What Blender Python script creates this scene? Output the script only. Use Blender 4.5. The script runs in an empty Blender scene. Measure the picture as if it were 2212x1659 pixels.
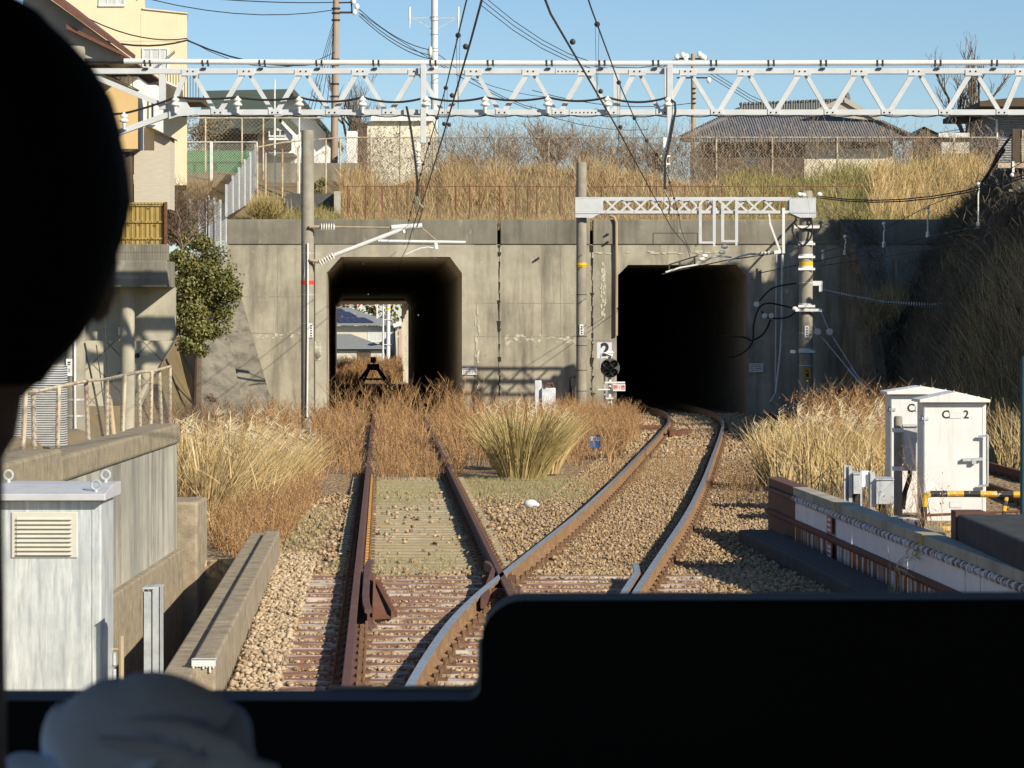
import bpy, bmesh, math, random
import numpy as np
from mathutils import Vector, Matrix
R = math.radians
random.seed(7); rng = np.random.default_rng(7)
sc = bpy.context.scene
COL = sc.collection

# ---------------------------------------------------------------- camera, sky, sun, exposure
F, CX, YH, H = 6048.0, 1106.0, 713.0, 2.55        # focal length / principal point / horizon in a 2212 px wide survey of the view; eye height over rail top
cam = bpy.data.objects.new('camera', bpy.data.cameras.new('camera')); COL.objects.link(cam)
cam.location = (0, 0, H); cam.rotation_euler = (R(90), 0, 0)
cam.data.sensor_width = 36; cam.data.lens = 36 * F / 2212
cam.data.shift_y = -(829.5 - YH) / 2212
cam.data.clip_start = 0.05; cam.data.clip_end = 3000
cam.data.dof.use_dof = True; cam.data.dof.focus_distance = 62; cam.data.dof.aperture_fstop = 26
sc.camera = cam

SUN = Vector((-0.613, 0.632, -0.474)).normalized()
sun = bpy.data.objects.new('sun', bpy.data.lights.new('sun', 'SUN')); COL.objects.link(sun)
sun.data.energy = 4.8; sun.data.angle = R(0.5); sun.data.color = (1.0, 0.91, 0.74)
sun.rotation_euler = SUN.to_track_quat('-Z', 'Y').to_euler()
world = bpy.data.worlds.new('World'); sc.world = world; world.use_nodes = True
wn = world.node_tree; wn.nodes.clear()
sky = wn.nodes.new('ShaderNodeTexSky'); sky.sky_type = 'NISHITA'; sky.sun_disc = False
sky.sun_elevation = math.asin(-SUN.z); sky.sun_rotation = math.atan2(-SUN.x, -SUN.y)
sky.altitude = 20; sky.air_density = 1.0; sky.dust_density = 0.1; sky.ozone_density = 5.0
bg = wn.nodes.new('ShaderNodeBackground'); bg.inputs[1].default_value = 0.08
wo = wn.nodes.new('ShaderNodeOutputWorld')
wn.links.new(sky.outputs[0], bg.inputs[0]); wn.links.new(bg.outputs[0], wo.inputs[0])
sc.view_settings.view_transform = 'Standard'; sc.view_settings.look = 'None'
sc.view_settings.exposure = 0.5; sc.view_settings.gamma = 1.0
sc.cycles.max_bounces = 8; sc.cycles.diffuse_bounces = 6; sc.cycles.glossy_bounces = 2
sc.cycles.use_denoising = True

# ---------------------------------------------------------------- helpers
def P(px, py, Y): return Vector(((px - CX) / F * Y, Y, H + (YH - py) / F * Y))
def XX(px, Y): return (px - CX) / F * Y
def ZZ(py, Y): return H + (YH - py) / F * Y
def GY(py, z=-0.2): return F * (H - z) / (py - YH)
W = {}                                              # world origin of every object (nothing in the scene is rotated at object level)

def tag(o, label=None, cat=None, group=None, kind=None):
    if label: o['label'] = label
    if cat: o['category'] = cat
    if group: o['group'] = group
    if kind: o['kind'] = kind
    return o

def thing(name, loc, label, cat, group=None):
    o = bpy.data.objects.new(name, None); COL.objects.link(o)
    o.location = loc; o.empty_display_size = .2; W[o.name] = Vector(loc)
    return tag(o, label, cat, group)

def link_mesh(name, V, Fc, mats, parent=None, origin=None, smooth=False, mi=None):
    V = np.asarray(V, dtype=np.float64).reshape(-1, 3)
    if parent is not None: org = np.array(W[parent.name]); 
    elif origin is not None: org = np.array(origin)
    else:
        lo, hi = V.min(0), V.max(0); org = np.array([(lo[0] + hi[0]) / 2, (lo[1] + hi[1]) / 2, lo[2]])
    me = bpy.data.meshes.new(name)
    if isinstance(Fc, np.ndarray):
        n, k = Fc.shape
        me.vertices.add(len(V)); me.vertices.foreach_set('co', (V - org).astype(np.float32).ravel())
        me.loops.add(n * k); me.loops.foreach_set('vertex_index', Fc.astype(np.int32).ravel())
        me.polygons.add(n); me.polygons.foreach_set('loop_start', np.arange(0, n * k, k, dtype=np.int32))
        me.update(calc_edges=True)
    else:
        me.from_pydata([tuple(v) for v in (V - org)], [], Fc)
    if not isinstance(mats, (list, tuple)): mats = [mats]
    for m in mats: me.materials.append(m)
    if mi is not None: me.polygons.foreach_set('material_index', np.asarray(mi, dtype=np.int32))
    if smooth: me.polygons.foreach_set('use_smooth', np.ones(len(me.polygons), dtype=bool))
    o = bpy.data.objects.new(name, me); COL.objects.link(o)
    if parent is not None:
        o.parent = parent; o.location = (0, 0, 0); W[o.name] = Vector(org)
    else:
        o.location = org; W[o.name] = Vector(org)
    return o

class MB:
    def __init__(s): s.v = []; s.f = []; s.m = []; s.cur = 0
    def mat(s, i): s.cur = i; return s
    def add(s, vs, fs):
        b = len(s.v); s.v += [tuple(v) for v in vs]
        for f in fs: s.f.append(tuple(b + i for i in f)); s.m.append(s.cur)
        return s
    def box(s, x0, x1, y0, y1, z0, z1):
        if x0 > x1: x0, x1 = x1, x0
        if y0 > y1: y0, y1 = y1, y0
        if z0 > z1: z0, z1 = z1, z0
        return s.add([(x0,y0,z0),(x1,y0,z0),(x1,y1,z0),(x0,y1,z0),(x0,y0,z1),(x1,y0,z1),(x1,y1,z1),(x0,y1,z1)],
                     [(3,2,1,0),(4,5,6,7),(0,1,5,4),(1,2,6,5),(2,3,7,6),(3,0,4,7)])
    def bar(s, a, b, w, h, up=(0,0,1)):              # rectangular bar from a to b, w across, h along up
        a, b = Vector(a), Vector(b); d = (b - a).normalized(); u = Vector(up)
        if abs(d.dot(u)) > .98: u = Vector((0,1,0))
        sx = d.cross(u).normalized(); u = sx.cross(d).normalized()
        vs = []
        for p in (a, b):
            for i, j in ((-1,-1),(1,-1),(1,1),(-1,1)): vs.append(p + sx * (w/2*i) + u * (h/2*j))
        return s.add(vs, [(3,2,1,0),(4,5,6,7),(0,1,5,4),(1,2,6,5),(2,3,7,6),(3,0,4,7)])
    def tube(s, path, r, n=8, cap=True):
        path = [Vector(p) for p in path]; k = len(path)
        rr = r if isinstance(r, (list, tuple)) else [r] * k
        rings = []; ref = None
        for i, p in enumerate(path):
            d = (path[min(i+1, k-1)] - path[max(i-1, 0)]).normalized()
            if ref is None or abs(ref.dot(d)) > .95:
                ref = Vector((0,0,1)) if abs(d.z) < .9 else Vector((0,1,0))
            sx = d.cross(ref).normalized(); u = sx.cross(d).normalized(); ref = u
            rings.append([p + sx * (rr[i]*math.cos(2*math.pi*j/n)) + u * (rr[i]*math.sin(2*math.pi*j/n)) for j in range(n)])
        vs = [v for ring in rings for v in ring]; fs = []
        for i in range(k - 1):
            for j in range(n):
                a = i*n + j; b = i*n + (j+1) % n
                fs.append((a, b, b + n, a + n))
        if cap: fs += [tuple(range(n-1, -1, -1)), tuple(range((k-1)*n, k*n))]
        return s.add(vs, fs)
    def cyl(s, a, b, r0, r1=None, n=14): return s.tube([a, b], [r0, r0 if r1 is None else r1], n)
    def lathe(s, c, prof, n=14, axis='z'):           # prof: (radius, along) pairs
        c = Vector(c); vs = []; k = len(prof)
        for r, t in prof:
            for j in range(n):
                a = 2*math.pi*j/n; x, y = r*math.cos(a), r*math.sin(a)
                vs.append(c + (Vector((x, y, t)) if axis == 'z' else Vector((x, t, y)) if axis == 'y' else Vector((t, x, y))))
        fs = []
        for i in range(k-1):
            for j in range(n):
                a = i*n + j; b = i*n + (j+1) % n; fs.append((a, b, b+n, a+n))
        fs += [tuple(range(n-1, -1, -1)), tuple(range((k-1)*n, k*n))]
        return s.add(vs, fs)
    def prism(s, poly, y0, y1, dx=0):                # polygon of (x, z) run from y0 to y1, its far end shifted by dx
        n = len(poly)
        vs = [(x, y0, z) for x, z in poly] + [(x+dx, y1, z) for x, z in poly]
        fs = [tuple(range(n)), tuple(range(2*n-1, n-1, -1))] + [(i, i+n, (i+1) % n + n, (i+1) % n) for i in range(n)]
        return s.add(vs, fs)
    def prismz(s, poly, z0, z1):
        n = len(poly)
        vs = [(x, y, z0) for x, y in poly] + [(x, y, z1) for x, y in poly]
        fs = [tuple(range(n-1, -1, -1)), tuple(range(n, 2*n))] + [(i, (i+1) % n, (i+1) % n + n, i+n) for i in range(n)]
        return s.add(vs, fs)
    def prismx(s, poly, x0, x1):                     # polygon of (y, z)
        n = len(poly)
        vs = [(x0, y, z) for y, z in poly] + [(x1, y, z) for y, z in poly]
        fs = [tuple(range(n)), tuple(range(2*n-1, n-1, -1))] + [(i, i+n, (i+1) % n + n, (i+1) % n) for i in range(n)]
        return s.add(vs, fs)
    def sph(s, c, rx, ry=None, rz=None, n=12, k=8):
        ry = rx if ry is None else ry; rz = rx if rz is None else rz; c = Vector(c)
        vs = []; fs = []
        for i in range(1, k):
            t = math.pi*i/k
            for j in range(n):
                a = 2*math.pi*j/n
                vs.append(c + Vector((rx*math.sin(t)*math.cos(a), ry*math.sin(t)*math.sin(a), rz*math.cos(t))))
        top = len(vs); vs.append(c + Vector((0,0,rz))); vs.append(c - Vector((0,0,rz)))
        for i in range(k-2):
            for j in range(n):
                a = i*n+j; b = i*n+(j+1) % n; fs.append((a, a+n, b+n, b))
        for j in range(n):
            fs.append((top, j, (j+1) % n)); fs.append((top+1, (k-2)*n+(j+1) % n, (k-2)*n+j))
        return s.add(vs, fs)
    def build(s, name, mats, parent=None, smooth=False, bevel=0, origin=None, fix=True):
        o = link_mesh(name, s.v, s.f, mats, parent, origin, smooth, s.m if isinstance(mats, (list, tuple)) else None)
        if fix:
            bm = bmesh.new(); bm.from_mesh(o.data); bmesh.ops.recalc_face_normals(bm, faces=bm.faces); bm.to_mesh(o.data); bm.free()
        if bevel:
            md = o.modifiers.new('bevel', 'BEVEL'); md.width = bevel; md.segments = 2; md.limit_method = 'ANGLE'; md.angle_limit = R(40)
        if smooth:
            try: o.data.set_sharp_from_angle(angle=R(45))
            except Exception: pass
        return o

def smooth_path(p, k=5):
    p = [Vector(q) for q in p]; out = []
    for i in range(len(p)-1):
        a, b, c, d = p[max(i-1,0)], p[i], p[i+1], p[min(i+2,len(p)-1)]
        for j in range(k):
            t = j/k; out.append(.5*((2*b)+(c-a)*t+(2*a-5*b+4*c-d)*t*t+(3*b-a-3*c+d)*t**3))
    return out+[p[-1]]

# ---- strips: blades of grass, twigs, wires of mesh; all numpy
def strips(base, d, L, w, bend, nseg=3, side=None, taper=.75):
    base, d, bend = map(np.asarray, (base, d, bend)); N = len(base)
    L = np.broadcast_to(np.asarray(L, float), (N,)); w = np.broadcast_to(np.asarray(w, float), (N,))
    if side is None:
        a = rng.uniform(-.75, .75, N); side = np.stack([np.cos(a), np.sin(a), np.zeros(N)], 1)
    V = np.empty((N, nseg+1, 2, 3))
    for i in range(nseg+1):
        t = i / nseg
        c = base + d * (L*t)[:, None] + bend * (L*t*t)[:, None]
        ww = (w * (1 - taper*t**1.5) / 2)[:, None]
        V[:, i, 0] = c - side*ww; V[:, i, 1] = c + side*ww
    q = []
    idx = np.arange(N)[:, None] * (2*(nseg+1))
    for i in range(nseg): q.append(np.concatenate([idx+2*i, idx+2*i+1, idx+2*i+3, idx+2*i+2], 1))
    return V.reshape(-1, 3), np.concatenate(q, 0)

def cards(c, size, n=None, asp=.55):
    c = np.asarray(c); N = len(c); size = np.broadcast_to(np.asarray(size, float), (N,))
    a = rng.normal(size=(N, 3)); a /= np.linalg.norm(a, axis=1)[:, None]
    b = rng.normal(size=(N, 3)) if n is None else np.asarray(n) + rng.normal(size=(N, 3))*.55
    u = np.cross(a, b); u /= np.linalg.norm(u, axis=1)[:, None] + 1e-9
    v = np.cross(u, b); v /= np.linalg.norm(v, axis=1)[:, None] + 1e-9
    s = size[:, None]/2
    V = np.stack([c - u*s, c - v*s*asp + u*s*.1, c + u*s, c + v*s*asp + u*s*.1], 1)
    return V.reshape(-1, 3), np.arange(4*N).reshape(N, 4)

def merge(parts):
    vs, fs, o = [], [], 0
    for v, f in parts:
        vs.append(v); fs.append(f + o); o += len(v)
    return np.concatenate(vs), np.concatenate(fs)

# ---------------------------------------------------------------- materials
def new_mat(name):
    m = bpy.data.materials.new(name); m.use_nodes = True; nt = m.node_tree
    return m, nt, nt.nodes['Principled BSDF'], nt.nodes, nt.links

def noise(nt, scale, stretch=(1,1,1), detail=6, rough=.6, coord=None):
    N, Lk = nt.nodes, nt.links
    g = N.new('ShaderNodeNewGeometry'); mp = N.new('ShaderNodeMapping'); mp.inputs['Scale'].default_value = stretch
    Lk.new(g.outputs['Position'], mp.inputs['Vector'])
    t = N.new('ShaderNodeTexNoise'); t.inputs['Scale'].default_value = scale; t.inputs['Detail'].default_value = detail
    t.inputs['Roughness'].default_value = rough
    Lk.new(mp.outputs[0], t.inputs['Vector']); return t

def ramp(nt, src, stops, interp='LINEAR'):
    r = nt.nodes.new('ShaderNodeValToRGB'); cr = r.color_ramp; cr.interpolation = interp
    while len(cr.elements) < len(stops): cr.elements.new(.5)
    for e, (p, c) in zip(cr.elements, stops):
        e.position = p; e.color = (*c, 1) if not isinstance(c, (int, float)) else (c, c, c, 1)
    nt.links.new(src, r.inputs[0]); return r

def M(name, c1, c2=None, scale=6, rough=.85, metal=0, bump=0, bscale=60, layers=(), stretch=(1,1,1), spec=.3, lo=.35, hi=.65):
    m, nt, b, N, Lk = new_mat(name)
    b.inputs['Roughness'].default_value = rough; b.inputs['Metallic'].default_value = metal
    b.inputs['Specular IOR Level'].default_value = spec
    if c2 is None: c2 = tuple(x*.8 for x in c1)
    t = noise(nt, scale, stretch); cur = ramp(nt, t.outputs['Fac'], [(lo, c1), (hi, c2)]).outputs[0]
    for (col, s, st, l0, h0, amt) in layers:
        t2 = noise(nt, s, st, 8, .65); r2 = ramp(nt, t2.outputs['Fac'], [(l0, 0.0), (h0, amt)])
        mx = N.new('ShaderNodeMix'); mx.data_type = 'RGBA'
        Lk.new(r2.outputs[0], mx.inputs[0]); Lk.new(cur, mx.inputs[6]); mx.inputs[7].default_value = (*col, 1); cur = mx.outputs[2]
    Lk.new(cur, b.inputs['Base Color'])
    if bump:
        tb = noise(nt, bscale, (1,1,1), 6, .7); bp = N.new('ShaderNodeBump'); bp.inputs['Strength'].default_value = bump; bp.inputs['Distance'].default_value = .02
        Lk.new(tb.outputs['Fac'], bp.inputs['Height']); Lk.new(bp.outputs[0], b.inputs['Normal'])
    return m

def MI(name, cols, rough=.9, spec=.15, patch=None):  # colour differs from blade to blade / stone to stone
    m, nt, b, N, Lk = new_mat(name)
    b.inputs['Roughness'].default_value = rough; b.inputs['Specular IOR Level'].default_value = spec
    g = N.new('ShaderNodeNewGeometry'); n = len(cols)
    src = g.outputs['Random Per Island']
    if patch:
        t = noise(nt, patch, (1,1,1), 3); ad = N.new('ShaderNodeMath'); ad.operation = 'MULTIPLY_ADD'
        Lk.new(t.outputs['Fac'], ad.inputs[0]); ad.inputs[1].default_value = 1.3; ad.inputs[2].default_value = -.65
        ad2 = N.new('ShaderNodeMath'); ad2.operation = 'ADD'; Lk.new(src, ad2.inputs[0]); Lk.new(ad.outputs[0], ad2.inputs[1]); src = ad2.outputs[0]
    r = ramp(nt, src, [(i/max(1, n-1), c) for i, c in enumerate(cols)])
    Lk.new(r.outputs[0], b.inputs['Base Color']); return m

def concrete(name, base, stain=(.06,.058,.05), pale=(.5,.48,.42), amt=.75, sx=1.0, bump=.25):
    d = tuple(x*.72 for x in base)
    return M(name, base, d, 1.1, .92, 0, bump, 40, layers=(
        (stain, 1.6*sx, (1, 1, .13), .45, .75, amt), (stain, .35, (1,1,.8), .48, .72, amt*.6), (pale, 2.6, (1,1,.55), .62, .74, .55), (tuple(x*.6 for x in base), 22, (1,1,1), .5, .8, .4)), spec=.2)

m_conc = concrete('concrete_old', (.43,.395,.31), stain=(.10,.092,.072), amt=.95, sx=1.3)
m_concd = concrete('concrete_dark', (.265,.245,.195), stain=(.07,.066,.055), amt=.9)
m_gantry = M('grey_gantry_paint', (.54,.56,.575), (.47,.49,.505), 3, .5, 0, 0, layers=(((.33,.31,.27), 6, (1,1,.4), .6, .82, .45),), spec=.4)
m_concl = concrete('concrete_pale', (.47,.435,.345), amt=.5)
m_concw = concrete('concrete_streaked', (.50,.475,.40), stain=(.10,.10,.10), amt=.95, sx=2.4)
m_kerb = M('concrete_kerb', (.36,.30,.215), (.25,.205,.145), 7, .95, 0, .5, 45, layers=(((.08,.07,.05), 4, (1,1,1), .5, .75, .6),))
m_pole = M('concrete_pole', (.31,.285,.225), (.23,.21,.17), 3, .9, 0, .15, 60, layers=(((.1,.095,.08), 2.5, (1,1,.2), .5, .75, .6),))
m_white = M('white_paint', (.70,.70,.69), (.60,.60,.59), 3, .55, 0, 0, layers=(((.45,.42,.36), 5, (1,1,.3), .62, .85, .35),), spec=.4)
m_whiteb = M('white_cabinet_paint', (.68,.68,.665), (.62,.62,.605), 2, .5, 0, 0, layers=(((.42,.41,.38), 3, (3,3,.3), .52, .8, .55),), spec=.4)
m_steel = M('galvanised_steel', (.56,.585,.60), (.42,.445,.46), 9, .45, .35, .05, 30, layers=(((.68,.68,.66), 5, (1,1,.35), .5, .7, .5), ((.36,.37,.36), 14, (.6,.6,3), .55, .75, .5)))
m_zinc = M('zinc_fence', (.55,.57,.58), (.45,.47,.48), 5, .5, .3)
m_rust = M('rust', (.17,.075,.045), (.115,.05,.034), 12, .9, 0, .3, 80, layers=(((.28,.13,.06), 18, (1,1,1), .5, .75, .5),))
m_railbrown = M('rusted_rail', (.125,.062,.046), (.095,.048,.038), 8, .75, 0, .05, 60, layers=(((.2,.11,.08), 3, (1,1,1), .5, .7, .4),))
m_railside = M('rail_side', (.28,.165,.085), (.2,.115,.06), 6, .85, 0, .1, 60, layers=(((.38,.28,.16), 9, (1,.3,1), .5, .75, .6),))
m_railtop = M('polished_rail', (.60,.60,.61), (.46,.45,.45), 5, .26, .85, 0)
m_black = M('black_iron', (.02,.02,.021), (.03,.03,.03), 6, .6)
m_cable = M('black_cable', (.022,.022,.024), None, 6, .6)
m_wire = M('weathered_wire', (.075,.07,.062), (.05,.047,.042), 6, .6, .2)
m_porc = M('porcelain', (.80,.79,.72), (.72,.70,.62), 6, .3, spec=.5)
m_red = M('red_paint', (.68,.055,.03), None, 6, .6)
m_yellow = M('yellow_paint', (.75,.46,.03), (.68,.40,.02), 6, .6)
m_blue = M('blue_enamel', (.03,.13,.36), None, 6, .5)
m_orange = M('orange_sign', (.52,.27,.03), None, 6, .6)
m_ink = M('dark_lettering', (.03,.03,.035), None, 6, .7)
m_redink = M('red_lettering', (.62,.07,.05), None, 6, .7)
m_whiteink = M('white_lettering', (.8,.8,.8), None, 6, .7)
m_glass = M('dark_glass', (.05,.06,.07), (.03,.035,.04), 2, .12, spec=.6)
m_curtain = M('curtained_glass', (.62,.63,.60), (.45,.46,.46), 9, .3, stretch=(4,4,.2))
m_wood = M('weathered_wood', (.42,.33,.21), (.30,.23,.15), 6, .9, 0, .2, 30, stretch=(1,1,.1))

def text(body, size, loc, mat, parent, name='lettering', align='CENTER', thick=.003, bold=0):
    cu = bpy.data.curves.new('t', 'FONT'); cu.body = body; cu.size = size; cu.align_x = align; cu.align_y = 'CENTER'; cu.extrude = thick; cu.offset = bold; cu.resolution_u = 3
    ob = bpy.data.objects.new('t', cu); COL.objects.link(ob)
    dg = bpy.context.evaluated_depsgraph_get(); me = ob.evaluated_get(dg).to_mesh()
    loc = Vector(loc)
    V = [(loc.x + v.co.x, loc.y - v.co.z, loc.z + v.co.y) for v in me.vertices]; Fc = [tuple(p.vertices) for p in me.polygons]
    ob.evaluated_get(dg).to_mesh_clear(); bpy.data.objects.remove(ob); bpy.data.curves.remove(cu)
    if not V: return None
    return link_mesh(name, V, Fc, mat, parent)
# ---------------------------------------------------------------- alignment of the two tracks
def lin(x, pts):
    xs, ys = zip(*pts); return float(np.interp(x, xs, ys))
_mp = [(10,-.02),(19.5,0.0),(22,.09),(24.8,.24),(27.2,.44),(29.5,.68),(33,1.05),(38.5,1.63),(46.2,2.37),(58.4,3.46),(66,4.13),(72.1,4.65),(77,5.05),(81.6,5.33),(85,5.46),(88,5.49),(93,5.36),(100,5.0),(110,4.2),(130,2.0),(150,-1.0)]
def spline(pts):
    xs = np.array([p[0] for p in pts]); ys = np.array([p[1] for p in pts]); k = np.gradient(ys, xs)
    def f(x):
        i = int(np.clip(np.searchsorted(xs, x) - 1, 0, len(xs)-2)); h = xs[i+1]-xs[i]; t = (x-xs[i])/h
        return float((2*t**3-3*t*t+1)*ys[i] + (t**3-2*t*t+t)*h*k[i] + (-2*t**3+3*t*t)*ys[i+1] + (t**3-t*t)*h*k[i+1])
    return f
xm = spline(_mp)
def xl(Y): return -.405 - .0466*(Y-19.4) if Y < 92.3 else -3.80 - .0597*(Y-92.3)
def zl(Y): return 0 if Y < 93 else -(Y-93)*.0066
G = 1.507/2

# ---------------------------------------------------------------- ground
m_earth = M('dry_earth', (.20,.155,.095), (.13,.105,.06), .8, .95, 0, .4, 8, layers=(((.09,.10,.035), .5, (1,1,1), .5, .7, .5),))
def gravel_mat(name, cols, sc_=14):
    m, nt, b, N, Lk = new_mat(name); b.inputs['Roughness'].default_value = .95; b.inputs['Specular IOR Level'].default_value = .1
    g = N.new('ShaderNodeNewGeometry'); v = N.new('ShaderNodeTexVoronoi'); v.inputs['Scale'].default_value = sc_
    Lk.new(g.outputs['Position'], v.inputs['Vector'])
    sep = N.new('ShaderNodeSeparateColor'); Lk.new(v.outputs['Color'], sep.inputs[0])
    r = ramp(nt, sep.outputs[0], [(i/(len(cols)-1), c) for i, c in enumerate(cols)])
    Lk.new(r.outputs[0], b.inputs['Base Color'])
    bp = N.new('ShaderNodeBump'); bp.inputs['Distance'].default_value = .05; bp.inputs['Strength'].default_value = 1; bp.invert = True
    Lk.new(v.outputs['Distance'], bp.inputs['Height']); Lk.new(bp.outputs[0], b.inputs['Normal']); return m
STONE = [(.19,.125,.075),(.32,.22,.125),(.42,.305,.18),(.26,.175,.10),(.37,.255,.145),(.47,.36,.235),(.30,.20,.11),(.25,.20,.145)]
m_gravel = gravel_mat('ballast_gravel', STONE)
m_stone = MI('ballast_stone', STONE, patch=.5)
m_stonel = MI('pale_ballast_stone', [(.27,.205,.14),(.44,.34,.225),(.50,.40,.28),(.38,.28,.18),(.34,.26,.17)], patch=.5)
mb = MB(); mb.add([(-500,-60,-1.35),(500,-60,-1.35),(500,1500,-1.5),(-500,1500,-1.5)], [(0,1,2,3)])
gr = mb.build('ground', m_earth, fix=False, origin=(0,0,-1.35)); tag(gr, 'dry brown earth beside the tracks', 'ground', kind='structure')

def bed_h(x, y):
    s = .03*math.sin(x*2.1+y*.9)+.02*math.sin(x*5.3-y*2.2)
    edge = 0
    return -.235 + s*.5
nx, ny = 90, 200
xs = np.linspace(-4.2, 9.6, nx); ys = np.linspace(10, 92.0, ny)
V = []; 
for y in ys:
    for x in xs:
        z = bed_h(x, y)
        xk = -2.10 - .0537*(y-20.3)
        if y < 33.8 and x < xk-.16: z = -1.3
        V.append((x, y, z))
Fq = np.array([[j*nx+i, j*nx+i+1, (j+1)*nx+i+1, (j+1)*nx+i] for j in range(ny-1) for i in range(nx-1)])
o = link_mesh('ballast_bed', V, Fq, m_gravel, None, (0,50,-.3)); tag(o, 'tan crushed stone ballast under the tracks', 'ballast', kind='structure')

# ---------------------------------------------------------------- tracks
RAIL = [(-.066,-.17),(.066,-.17),(.066,-.158),(.012,-.138),(.011,-.045),(.034,-.034),(.035,-.004),(.030,0),(-.030,0),(-.035,-.004),(-.034,-.034),(-.011,-.045),(-.012,-.138),(-.066,-.158)]
def rail_mesh(name, path, mats, parent, prof=RAIL, topfaces=(6,7,8)):
    n = len(prof); vs = []; k = len(path)
    for i, p in enumerate(path):
        a = Vector(path[max(i-1,0)]); b = Vector(path[min(i+1,k-1)]); d = (b-a).normalized(); sx = Vector((d.y, -d.x, 0)).normalized()
        for u, w in prof: vs.append(Vector(p) + sx*u + Vector((0,0,w)))
    fs, mi = [], []
    for i in range(k-1):
        for j in range(n):
            jj = (j+1) % n
            fs.append((i*n+j, i*n+jj, (i+1)*n+jj, (i+1)*n+j)); mi.append(1 if j in topfaces else 0)
    fs += [tuple(range(n-1,-1,-1)), tuple(range((k-1)*n, k*n))]; mi += [0, 0]
    return link_mesh(name, vs, fs, mats, parent, mi=mi)
def rpath(fx, off, y0, y1, st=.8, fz=lambda y: 0):
    ys = np.arange(y0, y1+.01, st); out = []
    for y in ys:
        s = (fx(y+.05)-fx(y-.05))/.1; nl = math.hypot(1, s)
        out.append((fx(y)+off/nl, y-off*s/nl, fz(y)))
    return out
siding = thing('railway_track', (xl(40), 40, 0), 'disused straight siding with dull brown rusted rails running into tall dry weeds', 'railway track', 'the two tracks')
mainline = thing('railway_track', (xm(50), 50, 0), 'running line with bright polished rail tops curving right towards the dark tunnel', 'railway track', 'the two tracks')
for s in (-1, 1):
    rail_mesh('rail', rpath(xl, s*G, 12, 92, 1.0) + rpath(xl, s*G, 93, 168, 2.5, zl), [m_railbrown, m_railbrown], siding)
    rail_mesh('rail', rpath(xm, s*G, 10, 140, .6), [m_railside, m_railtop], mainline)
# guard rails, wing plates at the crossing
rail_mesh('guard_rail', [(xl(y)-G+o_, y, .0) for y, o_ in ((25.6,.135),(26.2,.11),(27,.10),(30.0,.10),(30.6,.11),(31.1,.135))], [m_railbrown, m_railbrown], siding)
rail_mesh('guard_rail', [(xm(y)+G-o_, y, .0) for y, o_ in ((25,.12),(27.5,.11),(29.6,.12),(30.6,.2))], [m_railside, m_railtop], mainline)
mb = MB()
xa = lambda y: xl(y)-G+.17
mb.add([(xa(26.3),26.3,-.03),(xa(30.2),30.2,-.03),(xa(30.0)+.03,30.0,-.16),(xa(26.3)+.19,26.3,-.16),
        (xa(26.3),26.3,-.17),(xa(30.2),30.2,-.17)], [(0,1,2,3),(0,3,4),(1,5,2)])
mb.bar((xa(26.3)+.19,26.3,-.12),(xa(29.8)+.03,29.8,-.15),.03,.06)
for k in range(9):
    y = 26.6+k*.42; mb.box(xa(y)+.19-.045*(k*.42)-.02, xa(y)+.19-.045*(k*.42)+.04, y-.05, y+.05, -.18, -.12)
mb.build('guard_rail_plate', m_rust, siding)
# wing rails and crossing nose where the siding crosses the running rail
yc = 29.35; xc = xl(yc)+G
mb = MB()
mb.bar((xc-.075,yc+.9,-.06),(xc-.16,yc-2.6,-.06),.05,.10); mb.bar((xc-.075,yc+.9,-.06),(xc-.17,yc+1.7,-.06),.05,.10)
mb.bar((xc+.06,yc-.6,-.06),(xc+.145,yc-2.6,-.06),.05,.10); mb.bar((xc+.07,yc+.4,-.06),(xc+.13,yc+1.6,-.06),.05,.10)
mb.box(xc-.2,xc+.16,yc-1.2,yc-1.12,-.14,-.05); mb.box(xc-.2,xc+.16,yc+.3,yc+.38,-.14,-.05); mb.box(xc-.2,xc+.2,yc-.5,yc+.1,-.18,-.14)
mb.build('crossing_frog', m_railbrown, mainline)

# sleepers, each one a part of its track
def streak_wood(name, c1, c2, pale, amt=.9, lo=.52):
    return M(name, c1, c2, 9, .92, 0, .35, 30, stretch=(.6,5,5), layers=((pale, 2.2, (.5,2.5,2.5), lo, lo+.1, amt),), spec=.15)
m_sl_turn = streak_wood('bleached_turnout_sleeper', (.275,.15,.105), (.20,.11,.08), (.58,.53,.47), .9, .49)
m_sl_grey = streak_wood('grey_sleeper', (.40,.33,.21), (.30,.25,.15), (.5,.45,.34), .5)
m_sl_main = streak_wood('brown_sleeper', (.27,.175,.095), (.2,.13,.07), (.4,.28,.18), .4)
m_clip = M('rail_clip', (.20,.115,.06), (.10,.06,.04), 20, .85)
m_clipy = M('ochre_clip', (.55,.31,.09), (.42,.23,.07), 20, .85)
SLEEP_Y = []
def sleeper(x0, x1, Y, mats, parent, rails, slope=0, ztop=-.178, yellow=False):
    mb = MB(); w = .21; j = rng.uniform(-.012, .012)
    ya, yb = Y + (x0-(x0+x1)/2)*slope*0, Y
    mb.mat(0).box(x0, x1, Y-w/2, Y+w/2, ztop-.16, ztop+j*.5)
    for xr in rails:
        mb.mat(1).box(xr-.17, xr+.17, Y-.075, Y+.075, ztop-.002, ztop+.012)
        for s in (-1, 1):
            mb.mat(2 if (yellow and s > 0) else 1).box(xr+s*.085-.022, xr+s*.085+.022, Y-.05, Y+.05, ztop+.012, ztop+.05)
            mb.mat(1).cyl((xr+s*.115, Y, ztop), (xr+s*.115, Y, ztop+.085), .016, .012, 6)
            mb.mat(1).bar((xr+s*.12, Y+.03, ztop+.05), (xr+s*.055, Y-.03, ztop+.045), .02, .02)
    return mb.build('sleeper', mats, parent, fix=False)
y = 17.2
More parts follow.
